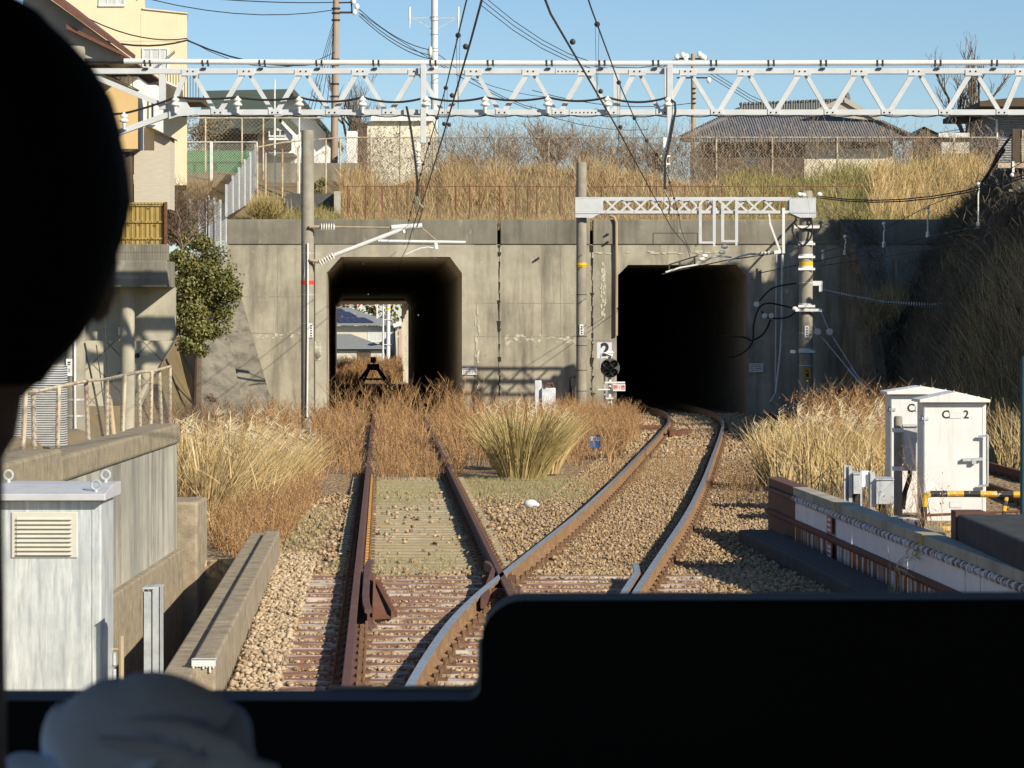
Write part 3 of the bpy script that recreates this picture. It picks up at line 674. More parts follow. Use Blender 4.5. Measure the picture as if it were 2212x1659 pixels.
def gantry2():
    Yg = 85.0; s = F/Yg
    pA, xA, rA = pole(1256, 350, Yg, 22.5, -.4, 'bare topped concrete pole with a yellow band, between the two tunnel mouths')
    pB, xB, rB = pole(1741, 412, Yg, 29, -.4, 'concrete pole with many white clamps and cables, right of the dark tunnel mouth')
    mb = MB(); z = ZZ(577,Yg); mb.lathe((xA,Yg,z), [(rA,0),(rA+.006,0),(rA+.006,.13),(rA,.13)], 24); mb.build('yellow_band', m_yellow, pA)
    mb = MB()
    for y in (575,637,727,747,800,845): band(mb, (xA,Yg), ZZ(y,Yg), rA, .015)
    for y in (578,552,653): mb.bar((xA-rA*.9,Yg-rA,ZZ(y+6,Yg)),(xA+rA*.1,Yg-rA-.02,ZZ(y-2,Yg)),.02,.02)
    mb.build('clamp', m_joint, pA)
    mb = MB(); mb.mat(0).box(xA-.06,xA+.06,Yg-rA-.012,Yg-rA+.03,ZZ(724,Yg),ZZ(701,Yg))
    for k in range(4): zc_ = ZZ(705+k*5,Yg); mb.mat(1).box(xA-.025,xA+.025,Yg-rA-.014,Yg-rA-.01,zc_-.03,zc_+.012)
    mb.build('number_plate', [m_white, m_ink], pA)
    # right pole furniture
    mb = MB()
    for y in (528,556,582,662,760): band(mb, (xB,Yg), ZZ(y,Yg), rB, .10); mb.box(xB-rB-.05,xB+rB+.05,Yg-rB-.03,Yg-rB+.0,ZZ(y+2,Yg),ZZ(y-3,Yg))
    for y in (612,720,790): band(mb, (xB,Yg), ZZ(y,Yg), rB, .02)
    mb.box(XX(1713,Yg),XX(1768,Yg),Yg-rB-.12,Yg-rB-.04,ZZ(494,Yg),ZZ(488,Yg)); mb.box(XX(1716,Yg),XX(1773,Yg),Yg-rB-.12,Yg-rB-.04,ZZ(673,Yg),ZZ(667,Yg))
    mb.box(XX(1755,Yg),XX(1777,Yg),Yg-.06,Yg+.06,ZZ(617,Yg),ZZ(607,Yg)); mb.box(XX(1769,Yg),XX(1777,Yg),Yg-.05,Yg+.05,ZZ(630,Yg),ZZ(610,Yg))
    mb.box(XX(1706,Yg),XX(1716,Yg),Yg-.3,Yg-.1,ZZ(763,Yg),ZZ(756,Yg))
    mb.build('clamp', m_white, pB)
    mb = MB(); z = ZZ(580,Yg); mb.lathe((xB,Yg,z), [(rB,0),(rB+.008,0),(rB+.008,.2),(rB,.2)], 24); mb.build('yellow_band', m_yellow, pB)
    mb = MB(); mb.mat(0).box(xB-.06,xB+.07,Yg-rB-.012,Yg-rB+.03,ZZ(729,Yg),ZZ(704,Yg))
    for k in range(4): zc_ = ZZ(708+k*5.4,Yg); mb.mat(1).box(xB-.02,xB+.03,Yg-rB-.014,Yg-rB-.01,zc_-.03,zc_+.012)
    mb.build('number_plate', [m_white, m_ink], pB)
    mb = MB(); mb.mat(0).box(xB-.09,xB+.12,Yg-rB-.03,Yg-rB+.02,ZZ(819,Yg),ZZ(795,Yg)); mb.mat(1).box(xB-.02,xB+.05,Yg-rB-.034,Yg-rB-.028,ZZ(802,Yg),ZZ(799,Yg)); mb.box(xB-.03,xB+.06,Yg-rB-.034,Yg-rB-.028,ZZ(814,Yg),ZZ(806,Yg)); mb.build('orange_plate', [m_orange, m_ink], pB)
    mb = MB()
    for (pts) in ([(1713,487),(1712,500),(1720,518),(1735,532)],[(1720,470),(1718,484),(1730,494),(1745,490),(1752,478),(1752,462)],[(1735,532),(1750,515),(1755,490),(1748,450),(1744,425)],[(1768,484),(1775,478),(1770,495),(1762,505)]):
        MB().tube(smooth_path([P(a,b,Yg-rB-.1) for a, b in pts]), .03, 6).build('cable_loop', m_cable, pB, smooth=True)
    mb = MB()
    for (a, b) in ((1727,420),(1735,421),(1770,420),(1717,667)): mb.sph(P(a,b,Yg-.25), .09, .07, .07, 10, 7)
    mb.build('insulator', m_porc, pB, smooth=True)
    # beam: two lattice planes with plates at both ends
    g = thing('lattice_gantry', (XX(1500,Yg),Yg,ZZ(459,Yg)), 'short white lattice beam on two concrete poles in front of the dark tunnel mouth', 'gantry')
    mb = MB(); zt, zb2 = ZZ(430,Yg), ZZ(459,Yg)
    for yo in (-.3, .3):
        mb.box(XX(1300,Yg),XX(1706,Yg),Yg+yo-.03,Yg+yo+.03,zt-.045,zt+.045); mb.box(XX(1300,Yg),XX(1706,Yg),Yg+yo-.03,Yg+yo+.03,zb2-.045,zb2+.045)
    mb.build('chord', m_gantry, g)
    xs_ = np.arange(1308, 1700, 30.6)
    for yo in (-.3, .3):
        mb = MB()
        for i, x in enumerate(xs_[:-1]):
            a, b = (zb2, zt) if (i+(yo > 0)) % 2 == 0 else (zt, zb2)
            mb.bar((XX(x,Yg),Yg+yo+(.032 if i%2 else -.032),a),(XX(x+30.6,Yg),Yg+yo+(.032 if i%2 else -.032),b),.02,.06,(0,0,1))
        mb.build('lattice_bracing', m_gantry, g)
    mb = MB()
    for yo in (-.32, .32):
        mb = MB(); mb.box(XX(1242,Yg),XX(1302,Yg),Yg+yo-.012,Yg+yo+.012,ZZ(461,Yg),ZZ(427,Yg)); mb.prism([(XX(1242,Yg),ZZ(471,Yg)),(XX(1277,Yg),ZZ(471,Yg)),(XX(1300,Yg),ZZ(461.5,Yg)),(XX(1242,Yg),ZZ(461.5,Yg))],Yg+yo-.02,Yg+yo+.02); mb.build('end_plate', m_gantry, g); mb = MB()
        mb.box(XX(1703,Yg),XX(1760,Yg),Yg+yo-.012,Yg+yo+.012,ZZ(460,Yg),ZZ(428,Yg)); mb.prism([(XX(1703,Yg),ZZ(460.5,Yg)),(XX(1726,Yg),ZZ(471,Yg)),(XX(1760,Yg),ZZ(471,Yg)),(XX(1760,Yg),ZZ(460.5,Yg))],Yg+yo-.02,Yg+yo+.02); mb.build('end_plate', m_gantry, g)
    mb = MB(); mb.box(XX(1242,Yg),XX(1302,Yg),Yg-.36,Yg-.30,ZZ(462,Yg),ZZ(460,Yg)); mb.box(XX(1703,Yg),XX(1760,Yg),Yg-.36,Yg-.30,ZZ(461,Yg),ZZ(459,Yg))
    mb.build('plate_flange', m_gantry, g)
    mb = MB()
    for x0, x1_ in ((1243,1301),(1704,1759)):
        for y in (429.5,457.5,463,469.5):
            for x in np.arange(x0+1.5, x1_, 5.2 if y in (429.5,457.5) else 26): mb.sph((XX(x,Yg),Yg-.335,ZZ(y,Yg)), .014, .012, .014, 6, 4)
    mb.build('rivet', m_steel, g)
    # two drop frames and the raking strut
    for a, b, yb in ((1508,1544,527),(1556,1592,524)):
        mb = MB(); yo = Yg-.34
        for x in (a+3, b-3): mb.box(XX(x-3.2,Yg),XX(x+3.2,Yg),yo-.05,yo+.05,ZZ(yb,Yg),ZZ(432 if x > a+5 else 440,Yg))
        mb.box(XX(a,Yg),XX(b,Yg),yo-.06,yo-.005,ZZ(yb,Yg),ZZ(yb-4.5,Yg)); mb.box(XX(b-6,Yg),XX(b-1,Yg),yo-.08,yo+.05,ZZ(yb+7,Yg),ZZ(yb,Yg))
        mb.build('drop_frame', m_gantry, g)
    mb = MB(); mb.box(XX(1687,Yg),XX(1693,Yg),Yg-.38,Yg-.28,ZZ(548,Yg),ZZ(450,Yg)); mb.bar(P(1661,462,Yg-.3),P(1664,485,Yg-.3),.05,.06,(0,1,0)); mb.bar(P(1663,482,Yg-.3),P(1684,540,Yg-.3),.06,.07,(0,1,0)); mb.bar(P(1672,545,Yg-.3),P(1694,543,Yg-.3),.1,.1,(0,1,0))
    mb.build('raking_strut', m_white, g)
    return xB, rB
xB, rB = gantry2()
mb = MB()                                            # pipes down the face of the wall
mb.tube([(pX(1535),YP-.02,pZ(462)),(pX(1538),YP-.1,pZ(475)),(pX(1542),YP-.1,pZ(520))],.01,5)
mb = MB(); mb.tube([(pX(1318),YP-.0,pZ(466)),(pX(1327),YP-.12,pZ(470)),(pX(1331),YP-.12,pZ(480)),(pX(1331.5),YP-.1,pZ(590)),(pX(1331),YP-.1,pZ(725))], .05, 8)
o = mb.build('drain_pipe', m_wood, smooth=True); tag(o, 'thin pale pipe running down the portal wall at the left edge of the dark mouth', 'pipe')
mb = MB(); mb.tube([P(1690,550,91.6),P(1689,700,91.6),P(1686,760,91.6),P(1676,850,91.6),P(1664,868,91.6)], .045, 7); mb.tube([P(1677,550,91.7),P(1676,700,91.7),P(1675,860,91.7)], .028, 6)
o = mb.build('drain_pipe', m_steel, smooth=True); tag(o, 'pair of grey conduits bent down the shaded wall beside the right pole', 'pipe')
mb = MB()
for pts in ([(1720,672),(1705,684),(1680,688),(1655,684),(1645,672)],[(1720,668),(1690,660),(1660,655),(1640,665),(1628,700),(1625,740),(1600,765),(1570,772)],[(1665,690),(1650,720),(1625,735),(1605,728),(1560,726)],[(1720,612),(1670,622),(1640,650)]):
    mb.tube(smooth_path([P(a,b,91.4) for a, b in pts]), .03, 6)
o = mb.build('feeder_cable', m_cable, smooth=True); tag(o, 'thick black cables looping from the right pole into the dark tunnel mouth', 'cable')
mb = MB()
for a, b in ((1634,657),(1652,682),(1666,682)): mb.lathe(P(a,b,91.1), [(.02,-.02),(.085,-.02),(.09,.03),(.05,.07),(.02,.09)], 12, 'y'); mb.cyl(P(a,b,91.1),P(a,b,92.3),.02,.02,6)
o = mb.build('cable_insulator', m_porc, smooth=True); tag(o, 'round white insulators carrying the black cables on the shaded wall', 'insulator')

# near gantry across the whole view
Yn = 51.0; n = lambda px, py, dy=0: P(px, py, Yn+dy)
pN, xN, rN = pole(162, 100, Yn, 45, ZZ(985,Yn)-1.2, 'concrete pole with steel bands and a number plate, behind the left parapet wall')
mb = MB()
for y in (832,865,914+120,977,900): band(mb, (xN,Yn), ZZ(y,Yn), rN, .035)
for y in (1034,): pass
mb.build('steel_band', m_steel, pN)
mb = MB(); mb.tube([(xN+.03,Yn-rN-.02,ZZ(640,Yn)),(xN+.03,Yn-rN-.02,ZZ(860,Yn)),(xN+.05,Yn-rN-.04,ZZ(990,Yn))], .022, 6); mb.tube([(xN+.05,Yn-rN-.04,ZZ(930,Yn)),(xN+.05,Yn-rN-.04,ZZ(950,Yn))], .034, 6); mb.build('earth_conduit', m_white, pN)
mb = MB(); mb.mat(0).box(xN-.13,xN-.02,Yn-rN-.015,Yn-rN+.04,ZZ(812,Yn),ZZ(775,Yn)); pl = mb.build('number_plate', [m_white], pN)
text('2', .085, (xN-.075,Yn-rN-.018,ZZ(800,Yn)), m_ink, pN, 'plate_number')
mb = MB(); mb.box(xN-.10,xN-.05,Yn-rN-.02,Yn-rN-.014,ZZ(784,Yn),ZZ(781,Yn)); mb.box(xN-.10,xN-.05,Yn-rN-.02,Yn-rN-.014,ZZ(788,Yn),ZZ(786,Yn)); mb.build('plate_mark', m_ink, pN)
gn = thing('lattice_gantry', n(1106,243), 'long white lattice beam with a pipe on top, spanning the whole view', 'gantry')
mb = MB(); mb.box(XX(150,Yn),XX(2560,Yn),Yn-.06,Yn+.06,ZZ(160,Yn),ZZ(148,Yn)); mb.box(XX(372,Yn),XX(2560,Yn),Yn-.06,Yn+.06,ZZ(249,Yn),ZZ(237,Yn))
mb.bar(n(378,243),n(168,318),.12,.105); mb.build('chord', m_gantry, gn, bevel=.006)
top = [411,532,655,778,900,1023,1146,1266,1376,1486,1610,1733,1855,1979,2102,2210,2330,2450]
bot = [470,594,717,839,962,1084,1206,1320,1430,1548,1671,1793,1916,2040,2164,2270,2390,2510]
mb = MB()
for i in range(len(top)):
    if i: mb.bar(n(bot[i-1]+6,240,-.02),n(top[i]-6,158,-.02),.07,.09,(0,0,1))
    else: mb.bar(n(372,232,-.02),n(400,158,-.02),.07,.09,(0,0,1))
    mb.bar(n(top[i]+6,158,.03),n(bot[i]-6,240,.03),.07,.075,(0,0,1))
mb.bar(n(205,166,.03),n(374,236,.03),.07,.09)
mb.build('diagonal', m_gantry, gn)
mb = MB()
for x, w in ((351,14),(1331,13)): MB().box(XX(x-w/2,Yn),XX(x+w/2,Yn),Yn-.05,Yn+.05,ZZ(236,Yn),ZZ(160,Yn)).build('upright', m_gantry, gn)
mb = MB(); mb.prism([(XX(366,Yn),ZZ(224,Yn)),(XX(398,Yn),ZZ(212,Yn)),(XX(412,Yn),ZZ(233,Yn)),(XX(430,Yn),ZZ(238,Yn)),(XX(428,Yn),ZZ(248,Yn)),(XX(385,Yn),ZZ(252,Yn)),(XX(366,Yn),ZZ(258,Yn))], Yn-.085, Yn-.062)
mb.build('gusset_plate', m_gantry, gn)
for xs_, y, zz in ((top[:-2],154,(164,151)),(bot[:-2],243,(248,236))):
    for x in xs_:
        g_ = MB(); w_ = 18 if y == 154 else 13; g_.mat(0).box(XX(x-w_,Yn),XX(x+w_,Yn),Yn-.075,Yn-.06,ZZ(zz[0],Yn),ZZ(zz[1],Yn))
        for s in (-6,6): g_.mat(1).sph(n(x+s,y,-.078), .017, .014, .017, 6, 4)
        g_.build('gusset_plate', [m_gantry, m_joint], gn)
for x0_, y in ((1206,154),(1236,243)):
    g_ = MB(); g_.mat(0).box(XX(x0_-6,Yn),XX(x0_+57,Yn),Yn-.07,Yn-.06,ZZ(y+6,Yn),ZZ(y-6,Yn))
    for k in range(7): g_.mat(1).sph(n(x0_+k*8.5,y,-.073), .014, .012, .014, 6, 4)
    g_.build('splice_plate', [m_gantry, m_joint], gn)
mb = MB(); mb.tube([n(268,132,-.0),n(700,135),n(1300,137),n(2560,134)], .05, 12); mb.build('top_pipe', m_white, gn, smooth=True)
mb = MB(); mb.tube([n(150,131),n(267,132)], .048, 10)
for x in (313,438,561,684,807,930,1054,1181,1295,1411,1536,1660,1773,1895,2020,2142): 
    mb.box(XX(x-1.6,Yn),XX(x+1.6,Yn),Yn-.06,Yn+.06,ZZ(143,Yn),ZZ(130,Yn)); mb.box(XX(x+10,Yn),XX(x+13,Yn),Yn-.06,Yn+.06,ZZ(143,Yn),ZZ(130,Yn)); mb.box(XX(x-2,Yn),XX(x+8,Yn),Yn-.10,Yn-.05,ZZ(151,Yn),ZZ(147,Yn))
mb.build('pipe_clamp', m_black, gn)
hp = thing('hanger_post', n(915,141,-.1), 'white hanger post on the long gantry above the disused siding', 'hanger post', 'hanger posts on the long gantry')
mb = MB(); mb.box(XX(909,Yn),XX(921,Yn),Yn-.17,Yn-.09,ZZ(310,Yn),ZZ(141,Yn)); mb.box(XX(904,Yn),XX(909,Yn),Yn-.15,Yn-.09,ZZ(162,Yn),ZZ(148,Yn)); mb.box(XX(904,Yn),XX(909,Yn),Yn-.15,Yn-.09,ZZ(247,Yn),ZZ(237,Yn)); mb.build('post', m_gantry, hp, bevel=.006)
mb = MB(); mb.box(XX(901,Yn),XX(909,Yn),Yn-.15,Yn-.10,ZZ(325,Yn),ZZ(308,Yn)); discs(mb, n(904,322,-.12), n(904,362,-.12), 4, .055, .022); mb.sph(n(904,352,-.12), .075,.075,.03); mb.build('insulator', m_porc, hp, smooth=True)
hp = thing('hanger_post', n(1446,141,-.1), 'white hanger post on the long gantry above the running line', 'hanger post', 'hanger posts on the long gantry')
mb = MB(); mb.box(XX(1440,Yn),XX(1452,Yn),Yn-.17,Yn-.09,ZZ(298,Yn),ZZ(141,Yn)); mb.box(XX(1434,Yn),XX(1440,Yn),Yn-.15,Yn-.09,ZZ(215,Yn),ZZ(148,Yn)); mb.build('post', m_gantry, hp, bevel=.006)
mb = MB(); mb.box(XX(1432,Yn),XX(1444,Yn),Yn-.16,Yn-.09,ZZ(320,Yn),ZZ(298,Yn)); discs(mb, n(1437,318,-.12), n(1437,362,-.12), 3, .05, .025)
for y in (338,355): mb.bar(n(1427,y,-.12),n(1448,y-1,-.12),.03,.03)
mb.build('insulator', m_porc, hp, smooth=True)
# row of insulators with the festooned feeder cable
ins = [(268,272),(379,237),(513,237),(646,237),(783,237),(921,237),(1048,237),(1183,237),(1312,237),(1443,237)]
iso0 = None
for k, (x, y) in enumerate(ins):
    lab = 'white bell insulator on the long gantry, %s' % ['low on the sloping end','at the sloping end joint','in front of the dark roofed house','above the white gable','beside the brown utility pole','at the left hanger post','between the two hanging wires','right of the left wires','just left of the plain upright','at the right hanger post'][k]
    t = thing('bell_insulator', n(x,y-1,-.14), lab, 'insulator', 'insulators on the long gantry')
    if iso0 is None:
        mb = MB(); bell(mb, n(x,y-1,-.14), .8); b_ = mb.build('bell', m_porc, t, smooth=True)
        mb = MB(); mb.cyl(n(x,y+7,-.14), n(x,y-1,-.14), .03, .03, 8); mb.bar(n(x-2,y+7,-.14),n(x+6,y+9,-.02),.05,.03); p_ = mb.build('pin', m_steel, t); iso0 = (b_, p_)
    else:
        for s in iso0: c = s.copy(); COL.objects.link(c); c.parent = t; c.location = (0,0,0)
def sag(a, b, d, k=8):
    a = Vector(a); b = Vector(b); return [a.lerp(b, i/k) - Vector((0,0,d*4*(i/k)*(1-i/k))) for i in range(k+1)]
mb = MB(); tops = [n(x, y-27, -.14) for x, y in ins]
for a, b, d in zip(tops[:-1], tops[1:], (.02,.03,.05,.08,.09,.07,.06,.07,.09)): mb.tube(sag(a,b,d), .022, 6)
mb.tube([n(160,252,-.14), tops[0]], .022, 6)
o = mb.build('feeder_cable', m_cable, smooth=True); tag(o, 'black cable festooned along the row of white insulators on the long gantry', 'cable')
mb = MB(); mb.tube([n(878,230,-.14),n(885,262,-.2),n(895,330,-.3),n(902,395,-.4),n(901,425,-.45)], .021, 6)
o = mb.build('drop_cable', m_cable, smooth=True); tag(o, 'black cable dropping from the festoon to the wires over the disused siding', 'cable')
mb = MB(); mb.tube([tops[-1],n(1458,222,-.2),n(1459,240,-.2),n(1448,300,-.2),n(1437,345,-.2),n(1436,410,-.25)], .021, 6)
o = mb.build('drop_cable', m_cable, smooth=True); tag(o, 'black cable dropping beside the right hanger post to the running line wires', 'cable')
mb = MB()
for x0 in np.arange(380, 2200, 61): mb.tube(sag(n(x0,249,-.05), n(x0+61,249,-.05), .03, 5), .01, 4)
mb.build('strung_wire', m_cable, gn)

# overhead wires
zc, zm_ = 4.95, 5.75
def wx(a, b): return lambda y: a + b*y
WL = [(18,-.12),(20.4,-.216),(33,-.78),(48.7,-1.5),(58.5,-1.99),(82,-3.08),(92,-3.62),(120,-5.3),(170,-8.3)]
WLm = [(18,-.02),(27.1,-.44),(37,-.875),(52.7,-1.65),(76.5,-2.77),(92,-3.55)]
WR = [(16,.02),(20.4,.226),(33,1.23),(48.7,2.43),(66.5,3.8),(80,5.0),(91.8,5.85)]
WRm = [(18,.15),(27.1,.735),(36.2,1.38),(42.3,1.85),(47.3,2.27),(54.2,2.94),(60.7,3.42),(83,5.0),(89.6,5.72)]
def wire(name, pts, zf, r, label):
    mb = MB(); ys = np.linspace(pts[0][0], pts[-1][0], 30); mb.tube([(lin(y, pts), y, zf(y)) for y in ys], r, 5)
    o = mb.build(name, m_wire, smooth=True); return tag(o, label, 'overhead wire', 'overhead wires')
zmL = lambda y: zm_ - .0 if y < 78 else zm_ - (y-78)*.03
wire('contact_wire', WL, lambda y: zc if y < 92 else zc-.25-(y-92)*.0066, .0095, 'lower thick contact wire over the disused siding')
wire('messenger_wire', WLm, zmL, .0085, 'upper thin messenger wire with dark knobs over the disused siding')
wire('contact_wire', WR, lambda y: zc - max(0, y-78)*.004, .0095, 'lower thick contact wire over the running line')
wire('messenger_wire', WRm, lambda y: zm_ - max(0, y-80)*.075, .0085, 'upper thin messenger wire with dark knobs over the running line')
knob0 = None
def knob(x, y, z, lab):
    global knob0
    t = thing('wire_hanger', (x,y,z), lab, 'hanger', 'hangers between messenger and contact wire')
    if knob0 is None:
        mb = MB(); mb.lathe((x,y,z), [(.010,-.018),(.028,-.015),(.031,0),(.028,.015),(.010,.018)], 14, 'y'); a_ = mb.build('pulley', m_black, t, smooth=True)
        mb = MB()
        for s in (-.02,.02): mb.tube([(x+s,y,z-.03),(x+s*.6,y,z-.4),(x,y,z-.8)], .0022, 4)
        b_ = mb.build('rod', m_cable, t); knob0 = (a_, b_)
    else:
        for s in knob0: c = s.copy(); COL.objects.link(c); c.parent = t; c.location = (0,0,0)
for k, y in enumerate((30.4,37,42.2,48,54.0,57.5,62,70,76,80)): knob(lin(y,WLm), y, zmL(y), 'black hanger pulley on the messenger wire over the disused siding')
for k, y in enumerate((29.3,36.2,42.3,47.3,51,54.2,60.7,68,74,78)): knob(lin(y,WRm), y, zm_, 'black hanger pulley on the messenger wire over the running line')
mb = MB()
for y in (24,29,33): mb.sph((lin(y,WL)-.02,y,zc+.03), .026,.055,.026, 8, 6)
mb.sph((lin(33,WL)+.03,33.4,zc+.05),.026,.05,.026,8,6)
o = mb.build('wire_clamp', m_wire); tag(o, 'cluster of clamps on the contact wire over the disused siding', 'clamp')
for y in (23.6,28.5,33.5):
    o = MB().sph((lin(y,WR)+.03,y,zc+.03), .026,.045,.026, 8, 6).build('wire_clamp', m_wire); tag(o, 'small clamp on the contact wire over the running line', 'clamp', 'clamps on the running line wire')
mb = MB(); mb.tube([P(901,425,50.5),P(906,440,50.6),P(914,448,50.7),P(908,470,52),P(900,490,55)], .014, 5); mb.tube([P(901,425,50.5),P(897,445,50.6),P(899,462,52)], .012, 5)
o = mb.build('jumper_wire', M('green_jumper', (.35,.42,.33), None, 6, .6)); tag(o, 'pale green jumper wire looping between the siding wires', 'wire')
mb = MB(); mb.tube([P(1436,410,50.6),P(1443,425,50.7),P(1448,440,51),P(1444,462,52)], .014, 5)
o = mb.build('jumper_wire', bpy.data.materials['green_jumper']); tag(o, 'pale green jumper wire looping between the running line wires', 'wire')
# rigid conductor entering the dark tunnel
rc = thing('overhead_conductor_bar', P(1540,560,91), 'white sagging conductor bars with insulators reaching into the dark tunnel mouth', 'conductor bar')
mb = MB()
for pts, r in (([(1438,588),(1470,578),(1510,571),(1535,557),(1555,553),(1580,556)],.03),([(1570,565),(1600,553),(1622,548),(1650,549),(1680,545)],.03)):
    mb.tube([P(a,b,90.6) for a, b in pts], r, 7)
mb.build('bar', m_porc, rc, smooth=True)
mb = MB(); mb.tube([P(1430,592,90.8),P(1500,577,90.8),P(1570,562,90.8),P(1690,545,90.8)], .02, 6); mb.tube([P(1444,572,90.9),P(1508,552,90.9)], .025, 6)
for a in (1445,1468,1500): mb.tube([P(a,(572-(a-1444)*.31),90.9),P(a+1,588-(a-1444)*.24,90.9)], .03, 6)
mb.build('hanger', m_wire, rc)
mb = MB()
for a, b in ((1516,560),(1522,553),(1560,545),(1565,533)): mb.sph(P(a,b,90.5), .12, .06, .07, 8, 6)
discs(mb, P(1640,547,90.5), P(1672,545,90.5), 4, .07)
mb.build('insulator', m_porc, rc, smooth=True)
# ---------------------------------------------------------------- buildings
m_cream = M('cream_render', (.73,.63,.43), (.69,.59,.40), 2, .9, 0, .05, 20, layers=(((.5,.42,.28), 1.5, (1,1,.15), .6, .8, .4),))
m_tan = M('tan_render', (.62,.43,.20), (.58,.40,.185), 1.5, .9, 0, .05, 20)
m_wall = M('white_render', (.78,.78,.74), (.72,.72,.68), 2, .9, 0, .05, 20)
m_beige = M('beige_siding', (.60,.56,.46), (.52,.48,.39), 9, .9, 0, .1, 20, stretch=(.3,.3,6))
m_green_roof = M('dark_green_roof', (.085,.105,.085), (.06,.078,.062), 8, .7, 0, 0, stretch=(.1,.1,10))
m_brownroof = M('brown_tile_roof', (.17,.075,.05), (.11,.055,.04), 9, .8, 0, .2, 30)
m_soffit = M('grey_soffit', (.40,.37,.31), (.34,.31,.26), 2, .9)
m_timber = M('dark_timber', (.10,.075,.05), (.07,.05,.035), 7, .85, stretch=(4,4,.3))
m_brick = M('buff_brick', (.52,.47,.38), (.44,.40,.32), 4, .9, 0, .2, 30, stretch=(1,1,12))
def corr_mat(name, c, freq, axis='X', dark=.55):
    m, nt, b, N, Lk = new_mat(name); b.inputs['Roughness'].default_value = .7
    g = N.new('ShaderNodeNewGeometry'); w = N.new('ShaderNodeTexWave'); w.wave_type = 'BANDS'; w.bands_direction = axis; w.inputs['Scale'].default_value = freq
    Lk.new(g.outputs['Position'], w.inputs['Vector'])
    t = noise(nt, 6); r2 = ramp(nt, t.outputs['Fac'], [(.35, c), (.7, tuple(x*.82 for x in c))]); Lk.new(r2.outputs[0], b.inputs['Base Color'])
    bp = N.new('ShaderNodeBump'); bp.inputs['Distance'].default_value = .06; bp.inputs['Strength'].default_value = .9
    Lk.new(w.outputs['Fac'], bp.inputs['Height']); Lk.new(bp.outputs[0], b.inputs['Normal']); return m
m_yfence = corr_mat('yellow_corrugated', (.66,.46,.14), 11)
m_tile = corr_mat('grey_pantile', (.16,.16,.165), 2.6)

def window(parent, x0, x1, z0, z1, y, glass=None, mull=2):
    mb = MB(); e = .05; w = x1-x0
    mb.box(x0,x1,y-.04,y+.02,z1-e,z1); mb.box(x0,x1,y-.06,y+.02,z0-.02,z0+e); mb.box(x0,x0+e,y-.04,y+.02,z0+e,z1-e); mb.box(x1-e,x1,y-.04,y+.02,z0+e,z1-e)
    for k in range(1, mull): xm_ = x0+w*k/mull; mb.box(xm_-e/2,xm_+e/2,y-.03,y+.02,z0+e,z1-e)
    f = mb.build('window', m_white, parent)
    mb = MB(); mb.box(x0+e,x1-e,y-.012,y+.01,z0+e,z1-e); mb.build('pane', glass or m_curtain, f); return f

# cream apartment block
Y = 96; q = lambda px, py, dy=0: P(px, py, Y+dy)
b = thing('apartment_building', q(267,330), 'tall cream apartment block with a stepped top, highest building at the left', 'building')
mb = MB(); mb.prism([(XX(90,Y),ZZ(400,Y)),(XX(404,Y),ZZ(400,Y)),(XX(404,Y),ZZ(30,Y)),(XX(310,Y),ZZ(19,Y)),(XX(310,Y),ZZ(-60,Y)),(XX(90,Y),ZZ(-60,Y))], Y, Y+12, -1.5)
mb.build('wall', m_cream, b)
mb = MB(); mb.prism([(XX(308,Y),ZZ(20,Y)),(XX(406,Y),ZZ(30,Y)),(XX(406,Y),ZZ(27.5,Y)),(XX(308,Y),ZZ(17,Y))], Y-.06, Y+12.1, -1.5); mb.build('parapet_cap', m_cream, b)
mb = MB(); mb.box(XX(296,Y),XX(298,Y),Y-.04,Y+.01,ZZ(0,Y),ZZ(-60,Y)); mb.box(XX(130,Y),XX(402,Y),Y-.015,Y+.01,ZZ(88.5,Y),ZZ(88,Y)); mb.box(XX(304.5,Y),XX(305,Y),Y-.01,Y+.01,ZZ(250,Y),ZZ(30,Y)); mb.build('wall_joint', m_beige, b)
window(b, XX(307,Y), XX(364,Y), ZZ(152,Y), ZZ(104,Y), Y, m_curtain, 3)
window(b, XX(213,Y), XX(270,Y), ZZ(13,Y), ZZ(-40,Y), Y, m_curtain, 3)
window(b, XX(222,Y), XX(235,Y), ZZ(140,Y), ZZ(96,Y), Y, m_glass, 1)
mb = MB()
for i in range(15): mb.box(XX(360+i*6,Y),XX(361.2+i*6,Y),Y-2.2,Y-2.15,ZZ(222,Y),ZZ(162,Y))
mb.box(XX(355,Y),XX(450,Y),Y-2.2,Y-2.15,ZZ(163.5,Y),ZZ(161.5,Y)); mb.box(XX(355,Y),XX(450,Y),Y-2.25,Y-.05,ZZ(232,Y),ZZ(222,Y)); mb.build('balcony_rail', m_timber, b)

# tan house with brown tile eaves, just left of the platform structure
Y = 62; q = lambda px, py, dy=0: P(px, py, Y+dy)
b = thing('house', q(200,400), 'tan walled house with brown tiled eaves and a white bay, nearest house at the left', 'house')
mb = MB(); mb.prism([(XX(-80,Y),ZZ(322,Y)),(XX(298,Y),ZZ(322,Y)),(XX(298,Y),ZZ(196,Y)),(XX(205,Y),ZZ(152,Y)),(XX(-80,Y),ZZ(152,Y))], Y, Y+1.4, -.2); mb.build('wall', m_tan, b)
mb = MB(); mb.box(XX(-80,Y),XX(280,Y),Y+1.4,Y+6,ZZ(345,Y),ZZ(153,Y)); mb.build('rear_wall', m_wall, b)
mb = MB(); mb.box(XX(299,Y),XX(327,Y),Y+.9,Y+1.8,ZZ(325,Y),ZZ(176,Y)); mb.build('white_bay', m_wall, b)
mb = MB(); mb.prism([(XX(283,Y),ZZ(450,Y)),(XX(362,Y),ZZ(450,Y)),(XX(362,Y),ZZ(294,Y)),(XX(327,Y),ZZ(272,Y)),(XX(327,Y),ZZ(322,Y)),(XX(283,Y),ZZ(322,Y))], Y+.5, Y+1.3); mb.build('brick_wing', m_brick, b)
